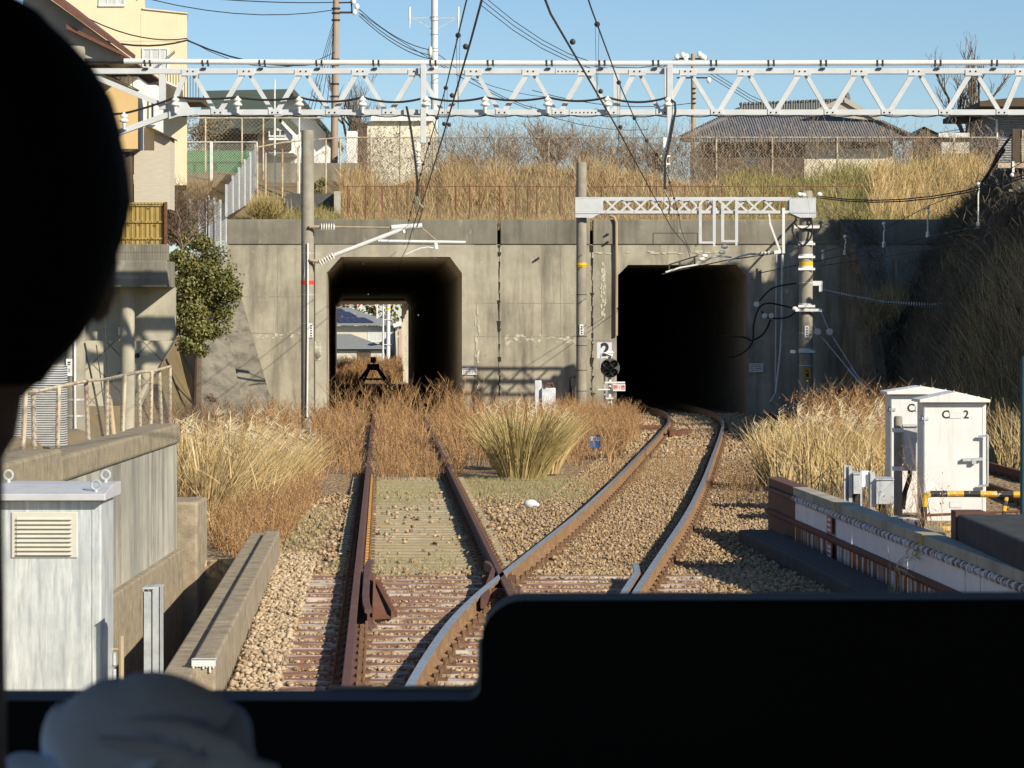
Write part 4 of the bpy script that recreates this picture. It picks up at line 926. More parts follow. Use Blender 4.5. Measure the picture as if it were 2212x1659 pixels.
mb = MB(); mb.prism([(XX(305,Y),ZZ(265,Y)),(XX(368,Y),ZZ(294,Y)),(XX(368,Y),ZZ(297,Y)),(XX(305,Y),ZZ(268,Y))], Y+.3, Y+1.3); mb.build('wing_coping', m_timber, b)
mb = MB(); mb.prism([(XX(60,Y),ZZ(-60,Y)),(XX(201,Y),ZZ(52,Y)),(XX(200,Y),ZZ(64,Y)),(XX(60,Y),ZZ(-38,Y))], Y-1.2, Y+7); mb.build('upper_roof', m_brownroof, b)
mb = MB(); mb.prism([(XX(60,Y),ZZ(-36,Y)),(XX(195,Y),ZZ(63,Y)),(XX(150,Y),ZZ(110,Y)),(XX(60,Y),ZZ(60,Y))], Y-.6, Y+6.6); mb.build('upper_soffit', m_soffit, b)
mb = MB(); mb.prism([(XX(158,Y),ZZ(62,Y)),(XX(280,Y),ZZ(124,Y)),(XX(300,Y),ZZ(142,Y)),(XX(280,Y),ZZ(130,Y)),(XX(158,Y),ZZ(72,Y))], Y-1.0, Y+6); mb.build('lower_roof', m_brownroof, b)
mb = MB(); mb.prism([(XX(158,Y),ZZ(73,Y)),(XX(274,Y),ZZ(127,Y)),(XX(230,Y),ZZ(140,Y)),(XX(158,Y),ZZ(140,Y))], Y-.7, Y+5.5); mb.build('lower_soffit', m_soffit, b)
mb = MB(); mb.prism([(XX(222,Y),ZZ(153,Y)),(XX(300,Y),ZZ(194,Y)),(XX(300,Y),ZZ(197,Y)),(XX(222,Y),ZZ(156,Y))], Y-.06, Y+.1)
for i in range(7): x = 232+i*9; mb.box(XX(x,Y),XX(x+1.2,Y),Y-.03,Y+.01,ZZ(158+(x-222)*.5,Y),ZZ(140+(x-222)*.45,Y))
mb.prism([(XX(226,Y),ZZ(139,Y)),(XX(300,Y),ZZ(172,Y)),(XX(300,Y),ZZ(174,Y)),(XX(226,Y),ZZ(141,Y))], Y-.03, Y+.0); mb.build('balcony_rail', m_timber, b)
mb = MB(); mb.prism([(XX(225,Y),ZZ(322,Y)),(XX(298,Y),ZZ(322,Y)),(XX(285,Y),ZZ(328,Y)),(XX(225,Y),ZZ(328,Y))], Y-.1, Y+1); mb.box(XX(270,Y),XX(280,Y),Y+.1,Y+.6,ZZ(460,Y),ZZ(328,Y)); mb.build('porch_underside', m_timber, b)
window(b, XX(311,Y), XX(326,Y), ZZ(262,Y), ZZ(205,Y), Y+.88, m_glass, 1)
# white eaves house behind
Y = 78; b = thing('house', P(350,300,Y), 'low white house with a broad slanting white eave behind the tan house', 'house')
mb = MB(); mb.prism([(XX(296,Y),ZZ(160,Y)),(XX(318,Y),ZZ(158,Y)),(XX(404,Y),ZZ(197,Y)),(XX(404,Y),ZZ(201,Y)),(XX(318,Y),ZZ(165,Y)),(XX(290,Y),ZZ(178,Y))], Y-1, Y+7, -.9); mb.build('roof', m_white, b)
mb = MB(); mb.box(XX(285,Y),XX(336,Y),Y,Y+1.5,ZZ(380,Y),ZZ(176,Y)); mb.build('wall', m_wall, b)
window(b, XX(313,Y), XX(334,Y), ZZ(262,Y), ZZ(200,Y), Y, m_glass, 2)
mb = MB(); mb.box(XX(309,Y),XX(337,Y),Y-.35,Y,ZZ(202,Y),ZZ(190,Y)); mb.build('shutter_box', m_green_roof, b)
# dark-roofed white gabled house
Y = 128; q = lambda px, py, dy=0: P(px, py, Y+dy)
b = thing('house', q(600,360), 'white gabled house with a dark green roof, behind the chain link fence at the left', 'house')
mb = MB(); mb.prism([(XX(556,Y),ZZ(420,Y)),(XX(705,Y),ZZ(420,Y)),(XX(705,Y),ZZ(285,Y)),(XX(633,Y),ZZ(200,Y)),(XX(556,Y),ZZ(285,Y))], Y, Y+8); mb.build('gable_wall', m_wall, b)
mb = MB()
ap, re_, le = q(633,190), q(716,290), q(548,290)
for s, e in ((1,re_),(-1,le)):
    mb.add([ap+Vector((0,-.7,0)), e+Vector((0,-.7,0)), e+Vector((0,9,0)), ap+Vector((0,9,0)), ap+Vector((0,-.7,-.28)), e+Vector((0,-.7,-.28)), e+Vector((0,9,-.28)), ap+Vector((0,9,-.28))],[(0,1,2,3),(4,7,6,5),(0,4,5,1),(1,5,6,2),(2,6,7,3),(3,7,4,0)])
mb.build('gable_roof', m_green_roof, b)
mb = MB(); r0, r1 = q(440,196,4), q(636,192,4); e0, e1 = q(428,275,-1.2), q(600,275,-1.2)
mb.add([r0,r1,e1,e0,r0-Vector((0,0,.3)),r1-Vector((0,0,.3)),e1-Vector((0,0,.3)),e0-Vector((0,0,.3))],[(0,1,2,3),(4,7,6,5),(0,4,5,1),(1,5,6,2),(2,6,7,3),(3,7,4,0)]); mb.build('main_roof', m_green_roof, b)
mb = MB(); mb.box(XX(440,Y),XX(560,Y),Y+.4,Y+7,ZZ(420,Y),ZZ(276,Y)); mb.build('shaded_wall', m_timber, b)
mb = MB(); pa, pr, pl_ = P(612,251,Y-3), P(646,287,Y-3), P(500,276,Y-3)
for tri in ((pa,pr),): mb.bar(pa, pr, .25, .3, (0,0,1))
mb.add([pa, P(520,252,Y-1.4), pl_, P(604,277,Y-3)],[(0,1,2,3)]); mb.build('porch_roof', m_green_roof, b)
mb = MB(); mb.prism([(XX(592,Y),ZZ(330,Y-3)),(XX(644,Y),ZZ(330,Y-3)),(XX(641,Y),ZZ(290,Y-3)),(XX(612,Y),ZZ(259,Y-3)),(XX(592,Y),ZZ(280,Y-3))], Y-2.8, Y); mb.build('porch_wall', m_wall, b)
window(b, XX(592,Y), XX(628,Y), ZZ(304,Y), ZZ(290,Y), Y-2.8, m_glass, 3)
mb = MB(); mb.box(XX(556,Y),XX(640,Y),Y-2.95,Y-2.75,ZZ(333,Y),ZZ(312,Y)); mb.build('porch_band', m_timber, b)
# pale box building
Y = 112; b = thing('utility_building', P(865,390,Y), 'plain cream box building with a white fascia, covered by dry creepers', 'building')
mb = MB(); mb.box(XX(793,Y),XX(934,Y),Y,Y+7,ZZ(420,Y),ZZ(262,Y)); mb.build('wall', M('pale_panel', (.66,.64,.52),(.60,.58,.47),1.5,.9), b)
mb = MB(); mb.box(XX(802,Y),XX(936,Y),Y-.25,Y+7.2,ZZ(262,Y),ZZ(250,Y)); mb.build('fascia', m_white, b)
mb = MB(); mb.box(XX(774,Y),XX(792.6,Y),Y-.1,Y+6,ZZ(420,Y),ZZ(266,Y)); mb.build('side_pier', m_timber, b)
mb = MB(); mb.box(XX(863.6,Y),XX(864.6,Y),Y-.02,Y+.01,ZZ(400,Y),ZZ(263,Y)); mb.build('wall_joint', m_joint, b)
mb = MB(); mb.box(XX(752,Y),XX(773,Y),Y-1,Y+2,ZZ(420,Y),ZZ(287,Y)); mb.build('side_wall', m_wall, b)
# tiled Japanese house
Y = 131; q = lambda px, py, dy=0: P(px, py, Y+dy)
b = thing('house', q(1720,360), 'old house with a large grey pantile hipped roof above the right tunnel', 'house')
e0, e1, e2, e3 = q(1474,299,0), q(1968,297,0), q(1968,297,11), q(1474,299,11); r0, r1 = q(1600,238,5.5), q(1822,229,5.5)
mb = MB(); mb.add([e0,e1,r1,r0],[(0,1,2,3)]); mb.add([e1,e2,r1],[(0,1,2)]); mb.add([e2,e3,r0,r1],[(0,1,2,3)]); mb.add([e3,e0,r0],[(0,1,2)]); mb.add([v-Vector((0,0,.18)) for v in (e0,e1,e2,e3)],[(0,1,2,3)])
mb.add([e0,e1,e1-Vector((0,0,.18)),e0-Vector((0,0,.18))],[(0,1,2,3)]); rf = mb.build('roof', m_tile, b)
mb = MB(); mb.bar(r0, r1+Vector((.1,0,.1)), .5, .55)
for k in range(26): p_ = r0.lerp(r1, k/25); mb.box(p_.x-.05,p_.x+.05,p_.y-.3,p_.y+.3,p_.z+.25,p_.z+.36)
mb.bar(r1, e1, .3, .28); mb.bar(r0, e0, .3, .28); mb.sph(r1+Vector((.1,-.2,.35)), .22,.3,.35, 8, 6); mb.build('ridge', m_tile, rf)
mb = MB(); g0, g1, g2 = q(1752,247,2.6), q(1822,215,2.6), q(1905,262,2.6)
mb.bar(g1, g0, .3, .22); mb.bar(g1, q(1850,231,2.6), .3, .22); mb.bar(q(1850,231,2.6), g2, .3, .2); mb.add([g0,g1,g2],[(0,1,2)]); mb.build('gablet', m_soffit, rf)
mb = MB(); mb.box(XX(1520,Y),XX(1935,Y),Y+1,Y+10,ZZ(430,Y),ZZ(299,Y)); mb.build('wall', M('cream_plaster', (.76,.70,.54),(.70,.63,.48),2,.9), b)
mb = MB(); mb.box(XX(1516,Y),XX(1742,Y),Y+.9,Y+.98,ZZ(420,Y),ZZ(302,Y)); mb.box(XX(1824,Y),XX(1894,Y),Y+.9,Y+.98,ZZ(318,Y),ZZ(300,Y)); mb.build('shutter', m_timber, b)
MB().box(XX(1604,Y),XX(1645,Y),Y+.86,Y+.9,ZZ(350,Y),ZZ(318,Y)).build('pane', m_glass, b)
# shed and dark modern house at the far right
Y = 122; b = thing('garden_shed', P(2090,345,Y), 'pale grey walled shed with a white fascia beside the tiled house', 'shed')
mb = MB(); mb.box(XX(2034,Y),XX(2168,Y),Y,Y+6,ZZ(420,Y),ZZ(297,Y)); mb.build('wall', M('pale_metal_wall',(.60,.59,.56),(.52,.51,.48),6,.7), b)
mb = MB(); mb.box(XX(2026,Y),XX(2170,Y),Y-.25,Y+.05,ZZ(298,Y),ZZ(288,Y)); mb.build('fascia', m_white, b)
mb = MB(); rz = Vector((0,6,0)); a1, a2, a3 = P(1970,300,Y), P(1996,273,Y), P(2030,289,Y); a4 = P(2165,287,Y)
mb.add([a1,a2,a2+rz,a1+rz],[(0,1,2,3)]); mb.add([a2,a3,a4,a4+rz,a2+rz],[(0,1,2,3,4)]); mb.build('roof', m_soffit, b)
mb = MB(); mb.prism([(XX(1974,Y),ZZ(420,Y)),(XX(2028,Y),ZZ(420,Y)),(XX(2028,Y),ZZ(292,Y)),(XX(1996,Y),ZZ(277,Y)),(XX(1974,Y),ZZ(300,Y))], Y+.1, Y+.4); mb.build('gable_wall', m_timber, b)
Y = 112; b = thing('house', P(2180,330,Y), 'grey house with a flat overhanging dark roof at the right edge', 'house')
mb = MB(); mb.prism([(XX(2103,Y),ZZ(236,Y)),(XX(2103,Y),ZZ(225,Y)),(XX(2170,Y),ZZ(218,Y)),(XX(2400,Y),ZZ(214,Y)),(XX(2400,Y),ZZ(236,Y))], Y-1.5, Y+8); mb.build('roof', m_timber, b)
mb = MB(); mb.box(XX(2156,Y),XX(2400,Y),Y,Y+7,ZZ(430,Y),ZZ(236,Y)); mb.build('wall', corr_mat('grey_siding',(.30,.32,.33),3.2,'Z'), b)
mb = MB(); mb.tube([P(2122,236,Y-.4),P(2122,247,Y-.4),P(2153,260,Y-.2),P(2154,300,Y-.2)], .05, 6); mb.build('downpipe', m_steel, b)

# ---- houses, poles and trees beyond the far end of the left tunnel
Y = 250; q = lambda px, py, dy=0: P(px, py, Y+dy)
zf = -1.3
b = thing('house', (XX(790,Y),Y,zf), 'beige house with solar panels on its grey roof, framed by the left tunnel mouth', 'house')
mb = MB(); mb.box(XX(690,Y),XX(851,Y),Y,Y+8,zf,ZZ(704,Y)); mb.build('wall', m_beige, b)
mb = MB(); e0, e1, r_, rb_ = q(680,703,-.8), q(870,703,-.8), q(752,664,4), q(700,664,4)
mb.add([e0,e1,r_,rb_],[(0,1,2,3)]); mb.add([e1,q(870,703,9),r_],[(0,1,2)]); mb.add([q(680,703,9),q(870,703,9),e1,e0],[(0,1,2,3)]); rf = mb.build('roof', M('slate_grey_roof',(.25,.26,.26),(.2,.21,.21),6,.6), b)
mb = MB(); nrm = (e1-e0).cross(rb_-e0).normalized(); nrm = nrm if nrm.z > 0 else -nrm
def onroof(u, v): 
    return e0.lerp(e1, u).lerp(rb_.lerp(r_, u), v) + nrm*.08
for (u0,u1,v0,v1) in ((.2,.74,.12,.40),(.22,.66,.44,.72),(.26,.6,.74,.93)):
    for k in range(6):
        a_, b_ = u0+(u1-u0)*k/6+.004, u0+(u1-u0)*(k+1)/6-.004; mb.add([onroof(a_,v0),onroof(b_,v0),onroof(b_,v1),onroof(a_,v1)],[(0,1,2,3)])
mb.build('solar_panel', M('solar_panel',(.03,.035,.07),(.05,.055,.10),9,.25,spec=.6), rf)
window(b, XX(795,Y), XX(850,Y), ZZ(738,Y), ZZ(713,Y), Y, m_curtain, 3)
mb = MB(); a1, a2, a3 = q(680,754,-4.5), q(845,754,-4.5), q(757,721,0); mb.add([a1,a2,a3,q(690,721,0)],[(0,1,2,3)]); mb.add([a2,q(845,754,.2),a3],[(0,1,2)]); mb.build('porch_roof', bpy.data.materials['slate_grey_roof'], b)
mb = MB(); mb.box(XX(690,Y),XX(835,Y),Y-4,Y,zf,ZZ(754,Y)-.1); mb.build('porch_wall', m_beige, b)
mb = MB(); mb.box(XX(778,Y),XX(806,Y),Y-4.1,Y-3.95,zf,ZZ(756,Y)-.1); mb.build('garage_opening', m_timber, b)
b = thing('house', P(880,790,245), 'pinkish brick house with a white gutter at the right edge of the tunnel view', 'house')
mb = MB(); mb.box(XX(861,245),XX(960,245),245,252,zf,ZZ(705,245)); mb.build('wall', M('pink_brick',(.50,.36,.29),(.44,.31,.25),5,.9), b)
mb = MB(); mb.bar(P(850,704,244.5),P(905,683,244.5),.5,.35); mb.build('roof_edge', m_white, b)
Y = 215; t = thing('concrete_pole', P(838,792,Y), 'sunlit pale pole with a small yellow band, far beyond the left tunnel', 'pole', 'concrete line poles')
mb = MB(); mb.cyl((XX(838,Y),Y,-1.2),(XX(839,Y),Y,ZZ(640,Y)),.17,.14,14); mb.build('shaft', m_white, t, smooth=True)
mb = MB(); mb.lathe((XX(838.5,Y),Y,ZZ(668,Y)),[(.15,0),(.19,0),(.19,.12),(.15,.12)],14); mb.build('yellow_band', m_yellow, t)
mb = MB(); mb.box(XX(826,Y),XX(846,Y),Y-.2,Y-.12,ZZ(691,Y),ZZ(689.5,Y)); mb.box(XX(826,Y),XX(846,Y),Y-.2,Y-.12,ZZ(745,Y),ZZ(743.5,Y)); mb.build('clamp', m_white, t)
t = thing('concrete_pole', P(827,788,Y-3), 'slim white conduit pole beside the pale pole beyond the left tunnel', 'pole', 'concrete line poles')
mb = MB(); mb.cyl((XX(827,Y-3),Y-3,-1.2),(XX(828,Y-3),Y-3,ZZ(640,Y-3)),.07,.07,10); mb.build('shaft', m_white, t)
Y = 205; g = thing('lattice_gantry', P(800,642,Y), 'far sunlit white gantry with a red striped plate beyond the left tunnel', 'gantry')
mb = MB(); mb.bar(P(700,640,Y),P(850,640,Y),.1,.12); mb.bar(P(700,627,Y),P(850,627,Y),.1,.1)
for k in range(10): mb.bar(P(702+k*15,640 if k%2 else 627,Y),P(717+k*15,627 if k%2 else 640,Y),.06,.07)
mb.bar(P(745,640,Y),P(746,653,Y),.08,.1,(0,1,0)); mb.bar(P(767,645,Y),P(770,662,Y),.08,.1,(0,1,0)); mb.bar(P(800,641,Y),P(814,664,Y),.08,.1,(0,1,0)); mb.bar(P(815,650,Y),P(815,688,Y),.11,.11,(0,1,0)); mb.build('beam', m_white, g)
mb = MB(); mb.bar(P(700,676,Y),P(790,642,Y),.06,.06); mb.bar(P(740,660,Y),P(840,660,Y),.06,.06); mb.build('arm', m_wood, g)
mb = MB(); mb.mat(0).box(XX(772,Y),XX(783.5,Y),Y-.2,Y-.17,ZZ(666,Y),ZZ(648,Y)); mb.mat(1).bar(P(773.5,664,Y-.21),P(781.5,651,Y-.21),.012,.13,(-.7,0,.7)); mb.build('striped_plate', [m_white, m_red], g)

# ---------------------------------------------------------------- platform structure at the left with its yellow fence
Y = 56; q = lambda px, py, dy=0: P(px, py, Y+dy)
st = thing('concrete_balcony', (XX(290,Y),Y,.4), 'concrete overhanging slab on a round column above a stone faced wall at the left', 'retaining structure')
mb = MB(); mb.box(XX(-60,Y),XX(361,Y),Y,Y+1.3,ZZ(620,Y),ZZ(563,Y)); mb.build('slab', m_concd, st, bevel=.02)
mb = MB()
for i in range(22): x = 236+i*5.8; 
for i in range(62): 
    x = 4+i*5.8
    for z0, z1 in ((563,545),(544.4,528)): mb.box(XX(x,Y),XX(min(x+5.3,362.5),Y),Y+.03,Y+.25,ZZ(z0,Y),ZZ(z1,Y))
mb.box(XX(0,Y),XX(361.5,Y),Y+.05,Y+.24,ZZ(563,Y),ZZ(529,Y)); mb.build('tile_parapet', m_concd, st)
mb = MB(); mb.cyl((XX(265,Y),Y+.7,.2),(XX(265,Y),Y+.7,ZZ(618,Y)),.145,.145,20); mb.build('column', m_concl, st, smooth=True)
mb = MB(); mb.prism([(XX(-60,Y),ZZ(736,Y)),(XX(361,Y),ZZ(736,Y)),(XX(361,Y),ZZ(619,Y)),(XX(-60,Y),ZZ(619,Y))], Y+1.2, Y+1.5); mb.build('back_wall', m_concl, st)
def lattice_stone():
    m, nt, b_, N, Lk = new_mat('stone_facing'); b_.inputs['Roughness'].default_value = .9
    g = N.new('ShaderNodeNewGeometry'); mp = N.new('ShaderNodeMapping'); mp.inputs['Rotation'].default_value = (0, R(45), 0); Lk.new(g.outputs['Position'], mp.inputs['Vector'])
    sp = N.new('ShaderNodeSeparateXYZ'); Lk.new(mp.outputs[0], sp.inputs[0]); cm = N.new('ShaderNodeCombineXYZ'); Lk.new(sp.outputs[0], cm.inputs[0]); Lk.new(sp.outputs[2], cm.inputs[1])
    t = N.new('ShaderNodeTexBrick'); t.offset = 0; t.inputs['Scale'].default_value = 1.9; t.inputs['Brick Width'].default_value = 1; t.inputs['Row Height'].default_value = 1; t.inputs['Mortar Size'].default_value = .03
    t.inputs['Color1'].default_value = (.42,.39,.29,1); t.inputs['Color2'].default_value = (.50,.47,.36,1); t.inputs['Mortar'].default_value = (.24,.22,.17,1)
    Lk.new(cm.outputs[0], t.inputs['Vector']); Lk.new(t.outputs['Color'], b_.inputs['Base Color'])
    bp = N.new('ShaderNodeBump'); bp.inputs['Strength'].default_value = .8; bp.inputs['Distance'].default_value = .03; Lk.new(t.outputs['Fac'], bp.inputs['Height']); bp.invert = True; Lk.new(bp.outputs[0], b_.inputs['Normal']); return m
mb = MB(); mb.prism([(XX(-60,Y),ZZ(880,Y)),(XX(285,Y),ZZ(880,Y)),(XX(316,Y),ZZ(812,Y)),(XX(361.2,Y),ZZ(738,Y)),(XX(361.2,Y),ZZ(736.3,Y)),(XX(-60,Y),ZZ(736.3,Y))], Y+1.05, Y+1.5); mb.build('stone_face', lattice_stone(), st)
mb = MB(); mb.cyl(P(297,768,Y+1.02),P(297,768,Y+1.06),.05,.05,14); mb.build('drain_hole', m_black, st)
mb = MB(); mb.box(XX(240,Y),XX(253,Y),Y+1.0,Y+1.25,ZZ(724,Y),ZZ(707,Y)); mb.build('junction_box', m_wall, st)
yf = thing('yellow_fence', (XX(300,Y),Y+.1,ZZ(528,Y)), 'yellow corrugated metal fence panel standing on the concrete balcony', 'fence')
mb = MB()
for i in range(36): 
    x = 200+i*4.35; mb.prism([(XX(x,Y),0),(XX(x+4.35,Y),0),(XX(x+4.35,Y),1),(XX(x,Y),1)],0,0) if False else mb.cyl((XX(x+2,Y),Y+.14,ZZ(527.5,Y)),(XX(x+2,Y),Y+.14,ZZ(440,Y)),.0205,.0205,8)
mb.build('corrugated_panel', m_yfence, yf, smooth=True)
mb = MB()
for z in (443,479,515): mb.box(XX(195,Y),XX(354,Y),Y+.095,Y+.125,ZZ(z+1.8,Y),ZZ(z-1.8,Y))
mb.box(XX(195,Y),XX(354,Y),Y+.08,Y+.2,ZZ(441,Y),ZZ(436.5,Y)); mb.build('rail', m_yfence, yf)
mb = MB(); mb.box(XX(354.5,Y),XX(359,Y),Y+.04,Y+.2,ZZ(528,Y),ZZ(436,Y)); mb.build('post', m_rust, yf)
mb = MB()
for (a, b_) in ((283,479),(307,479),(340,480),(326,443),(285,516),(327,516),(290,444)): mb.tube([P(a-3,b_+1,Y+.04),P(a,b_-2.5,Y+.02),P(a+3,b_+1,Y+.04),P(a+1,b_+3,Y+.03)], .008, 4)
mb.build('wire_tie', m_black, yf)
Yw = 54.6
mb = MB()
for (a, b_, c, d) in ((178,712,214,893),(208,745,228,900),(222,640,238,900)): mb.tube([P(a,b_,Yw),P(c,d,Yw)], .012, 5)
o = mb.build('stay_wire', m_wire); tag(o, 'three thin stay wires slanting in front of the stone faced wall', 'wire')

# ---------------------------------------------------------------- fences
m_mesh = M('chain_link_wire', (.46,.46,.43), (.36,.36,.33), 8, .6, .3)
m_meshd = M('old_chain_link', (.33,.28,.22), (.25,.21,.16), 8, .8)
def chain(a0, a1, z_lo, z_hi, step, w):              # woven diamond wire between two ground points; returns strips
    a0 = np.array(a0, float); a1 = np.array(a1, float); L = np.linalg.norm(a1-a0); u = (a1-a0)/L; hgt = z_hi-z_lo
    s = np.arange(-hgt, L+hgt, step); B, D, LL = [], [], []
    for sg in (1, -1):
        for t in s:
            t0, t1 = max(0, t) if sg > 0 else min(L, t), 0
            if sg > 0: lo, hi = max(0, t), min(L, t+hgt); z0 = lo-t
            else: hi, lo = min(L, t), max(0, t-hgt); lo, hi = hi, lo; z0 = t-lo
            d = abs(hi-lo)
            if (sg > 0 and hi <= lo) or (sg < 0 and hi >= lo): continue
            B.append((a0[0]+u[0]*lo, a0[1]+u[1]*lo, z_lo+z0)); D.append((u[0]*sg, u[1]*sg, 1)); LL.append(d)
    D = np.array(D); nrm = np.linalg.norm(D, axis=1); D = D/nrm[:,None]; LL = np.array(LL)*nrm
    side = np.stack([u[0]*np.sign(D@np.array([u[0],u[1],0]))*.707, u[1]*np.sign(D@np.array([u[0],u[1],0]))*.707, -np.full(len(D), .707)], 1)
    return strips(np.array(B), D, LL, w, np.zeros((len(B),3)), 1, side, 0)
def chain_fence(name, a0, a1, zlo, zhi, posts, label, pm, mm, step=.09, w=.006, pr=.035, rails=(1.0,), extra=0):
    t = thing(name, (a0[0], a0[1], zlo), label, 'fence')
    v, f = chain(a0, a1, zlo, zhi, step, w); link_mesh('mesh_panel', v, f, mm, t)
    for k in posts:
        x = a0[0]+(a1[0]-a0[0])*k; y = a0[1]+(a1[1]-a0[1])*k
        MB().cyl((x,y-.03,zlo-.5),(x,y-.03,zhi+extra),pr,pr,8).build('post', pm, t)
    for r in rails: z = zlo+(zhi-zlo)*r; MB().tube([(a0[0],a0[1]-.03,z),(a1[0],a1[1]-.03,z)],.026,6).build('rail', pm, t)
    return t
Yf = 101; f0 = lambda px: (XX(px,Yf), Yf)
m_postr = M('rust_flecked_post', (.52,.47,.37), (.42,.33,.22), 6, .8, 0, 0, layers=(((.25,.10,.05), 7, (1,1,.4), .5, .65, .8),))
chain_fence('chain_link_fence', f0(735), f0(2160), 7.55, ZZ(297,Yf), [ (p-735)/1425 for p in (735,801,935,1070,1185,1322,1445,1547,1668,1808,1952,2060) ], 'long rusty chain link fence on the crest above the portal, tangled with creepers', m_postr, m_meshd, .11, .008)
Yf = 99; chain_fence('chain_link_fence', f0(370), f0(555), ZZ(440,Yf), ZZ(307,Yf), [0,.46,.475,1], 'galvanised chain link fence panel with twin centre post, left of the solid mesh fence', m_zinc, m_mesh, .09, .008)
Yf = 103; chain_fence('chain_link_fence', f0(372), f0(700), ZZ(430,Yf), ZZ(255,Yf), [.0,.22,.46,.60], 'tall ball-stop net on thin rusty posts, behind the galvanised panel', m_postr, m_meshd, .16, .005, .03)
Yf = 97.5; t = thing('netting_posts', (XX(620,Yf),Yf,6), 'row of thin rusty posts with a sagging top rail, left of the tall concrete pole', 'fence')
for px, top_ in ((556,318),(574,330),(610,322),(643,318),(668,315),(704,300)): MB().cyl((XX(px,Yf),Yf,5.2),(XX(px,Yf),Yf,ZZ(top_,Yf)),.03,.03,7).build('post', m_postr, t)
for px, y0, y1 in ((592,170,405),(645,250,330)): MB().cyl((XX(px,Yf),Yf+.3,5.2),(XX(px,Yf),Yf+.3,ZZ(y0,Yf)),.032,.028,7).build('post', m_white, t)
MB().tube([P(556,318,Yf),P(610,308,Yf),P(660,303,Yf),P(740,297,Yf),P(800,297,Yf)],.028,6).build('rail', m_postr, t)
# low rusty rail fence on the parapet
Yf = 94.6; t = thing('rail_fence', (XX(1180,Yf),Yf,6.1), 'low rusty post and wire fence along the top of the portal wall', 'fence')
m_postd = M('rusty_post', (.22,.10,.06), (.15,.07,.045), 9, .9)
px = 745
for px in (752,790,826,858,880,912,945,985,1015,1036,1080,1115,1140,1160,1210,1245,1300,1355,1405,1440,1480,1530,1560,1605,1650,1690):
    MB().cyl((XX(px,Yf),Yf,5.6),(XX(px,Yf),Yf,ZZ(400+rng.uniform(-2,3),Yf)),.025,.025,7).build('post', m_postd, t)
for y in (403,): MB().tube([P(x, y+rng.uniform(-.8,.8), Yf) for x in range(740,1900,60)],.014,5).build('rail', m_postd, t)
# galvanised mesh fence stepping down beside the wall
t = thing('mesh_fence', P(520,468,90), 'pale galvanised fine mesh fence stepping down along the left end of the portal wall', 'fence')
def panel_run(pts, n, hmul=1):                       # pts: near (px, ytop, ybot, Y), far
    (xa, ta, ba, Ya), (xb_, tb, bb, Yb_) = pts
    ax, bx = XX(xa,Ya), XX(xb_,Yb_)
    for k in range(n+1):
        u = k/n; x = ax+(bx-ax)*u; y = Ya+(Yb_-Ya)*u; zt = ZZ(ta,Ya)+(ZZ(tb,Yb_)-ZZ(ta,Ya))*u; zb__ = ZZ(ba,Ya)+(ZZ(bb,Yb_)-ZZ(ba,Ya))*u
        MB().box(x-.035,x+.035,y-.035,y+.035,zb__,zt+.1).build('post', m_zinc, t)
    v, f = chain((ax,Ya),(bx,Yb_),0,1,.055,.02); L = math.hypot(bx-ax,Yb_-Ya)
    u = np.hypot(v[:,0]-ax, v[:,1]-Ya)/L; zt = ZZ(ta,Ya)+(ZZ(tb,Yb_)-ZZ(ta,Ya))*u; z0 = ZZ(ba,Ya)+(ZZ(bb,Yb_)-ZZ(ba,Ya))*u; v[:,2] = z0+(zt-z0)*v[:,2]
    link_mesh('mesh_panel', v, f, m_zinc, t)
panel_run(((489,405,468,88),(552,318,430,99)), 5)
panel_run(((450,430,560,84),(488,442,560,90)), 3)
panel_run(((412,437,560,84.2),(448,433,560,84)), 2)
mb = MB(); mb.box(XX(618,97),XX(722,97),97,97.4,5.2,ZZ(418,97)); o = mb.build('block_wall', M('dark_block',(.10,.10,.095),(.07,.07,.068),3,.9,0,.2,8)); tag(o, 'dark concrete block wall behind the top of the tall left pole', 'wall')
mb = MB(); mb.box(XX(722,96.5),XX(735,96.5),96.4,96.9,5.4,ZZ(413,96.5)); o = mb.build('gate_pier', m_concl); tag(o, 'short pale concrete pier at the end of the dark block wall', 'pier')
mb = MB(); mb.box(XX(552,106),XX(775,106),106,106.5,6,ZZ(352,106)); o = mb.build('retaining_wall', m_concd); tag(o, 'plain grey retaining wall below the white gabled house', 'wall')
mb = MB(); mb.box(XX(400,105),XX(545,105),105,105.3,7.5,ZZ(325,105)); o = mb.build('green_screen', M('green_sheet',(.03,.17,.07),(.025,.13,.055),3,.8)); tag(o, 'green sheet hung behind the chain link fence at the left', 'screen')
mb = MB(); mb.box(XX(574,101),XX(588,101),102,102.06,ZZ(300,102)-.2,ZZ(288,102)); 
mb = MB(); mb.box(XX(573,96),XX(585,96),98.9,98.95,0,0) if False else mb.box(XX(573.5,98.8),XX(587,98.8),98.78,98.8,ZZ(302,98.8),ZZ(287,98.8))

# ---------------------------------------------------------------- utility poles and wires against the sky
m_brownpole = M('brown_pole', (.36,.27,.19), (.28,.21,.15), 4, .85, stretch=(1,1,.2))
Y = 118; t = thing('utility_pole', P(723,390,Y), 'brownish utility pole with a crossarm and many cables, left of the pale antenna pole', 'utility pole')
mb = MB(); mb.cyl((XX(720,Y),Y,6.5),(XX(727,Y),Y,ZZ(-120,Y)),.17,.12,14); mb.build('shaft', m_brownpole, t, smooth=True)
mb = MB(); mb.bar(P(726,6,Y),P(765,5,Y),.06,.06); mb.bar(P(733,27,Y),P(762,27,Y),.07,.08); mb.bar(P(759,0,Y),P(760,28,Y),.06,.06); mb.build('crossarm', m_black, t)
mb = MB()
for a, b_ in ((764,3),(771,14),(766,26)): mb.sph(P(a,b_,Y-.1),.1,.08,.13,8,6)
mb.build('insulator', m_porc, t)
mb = MB()
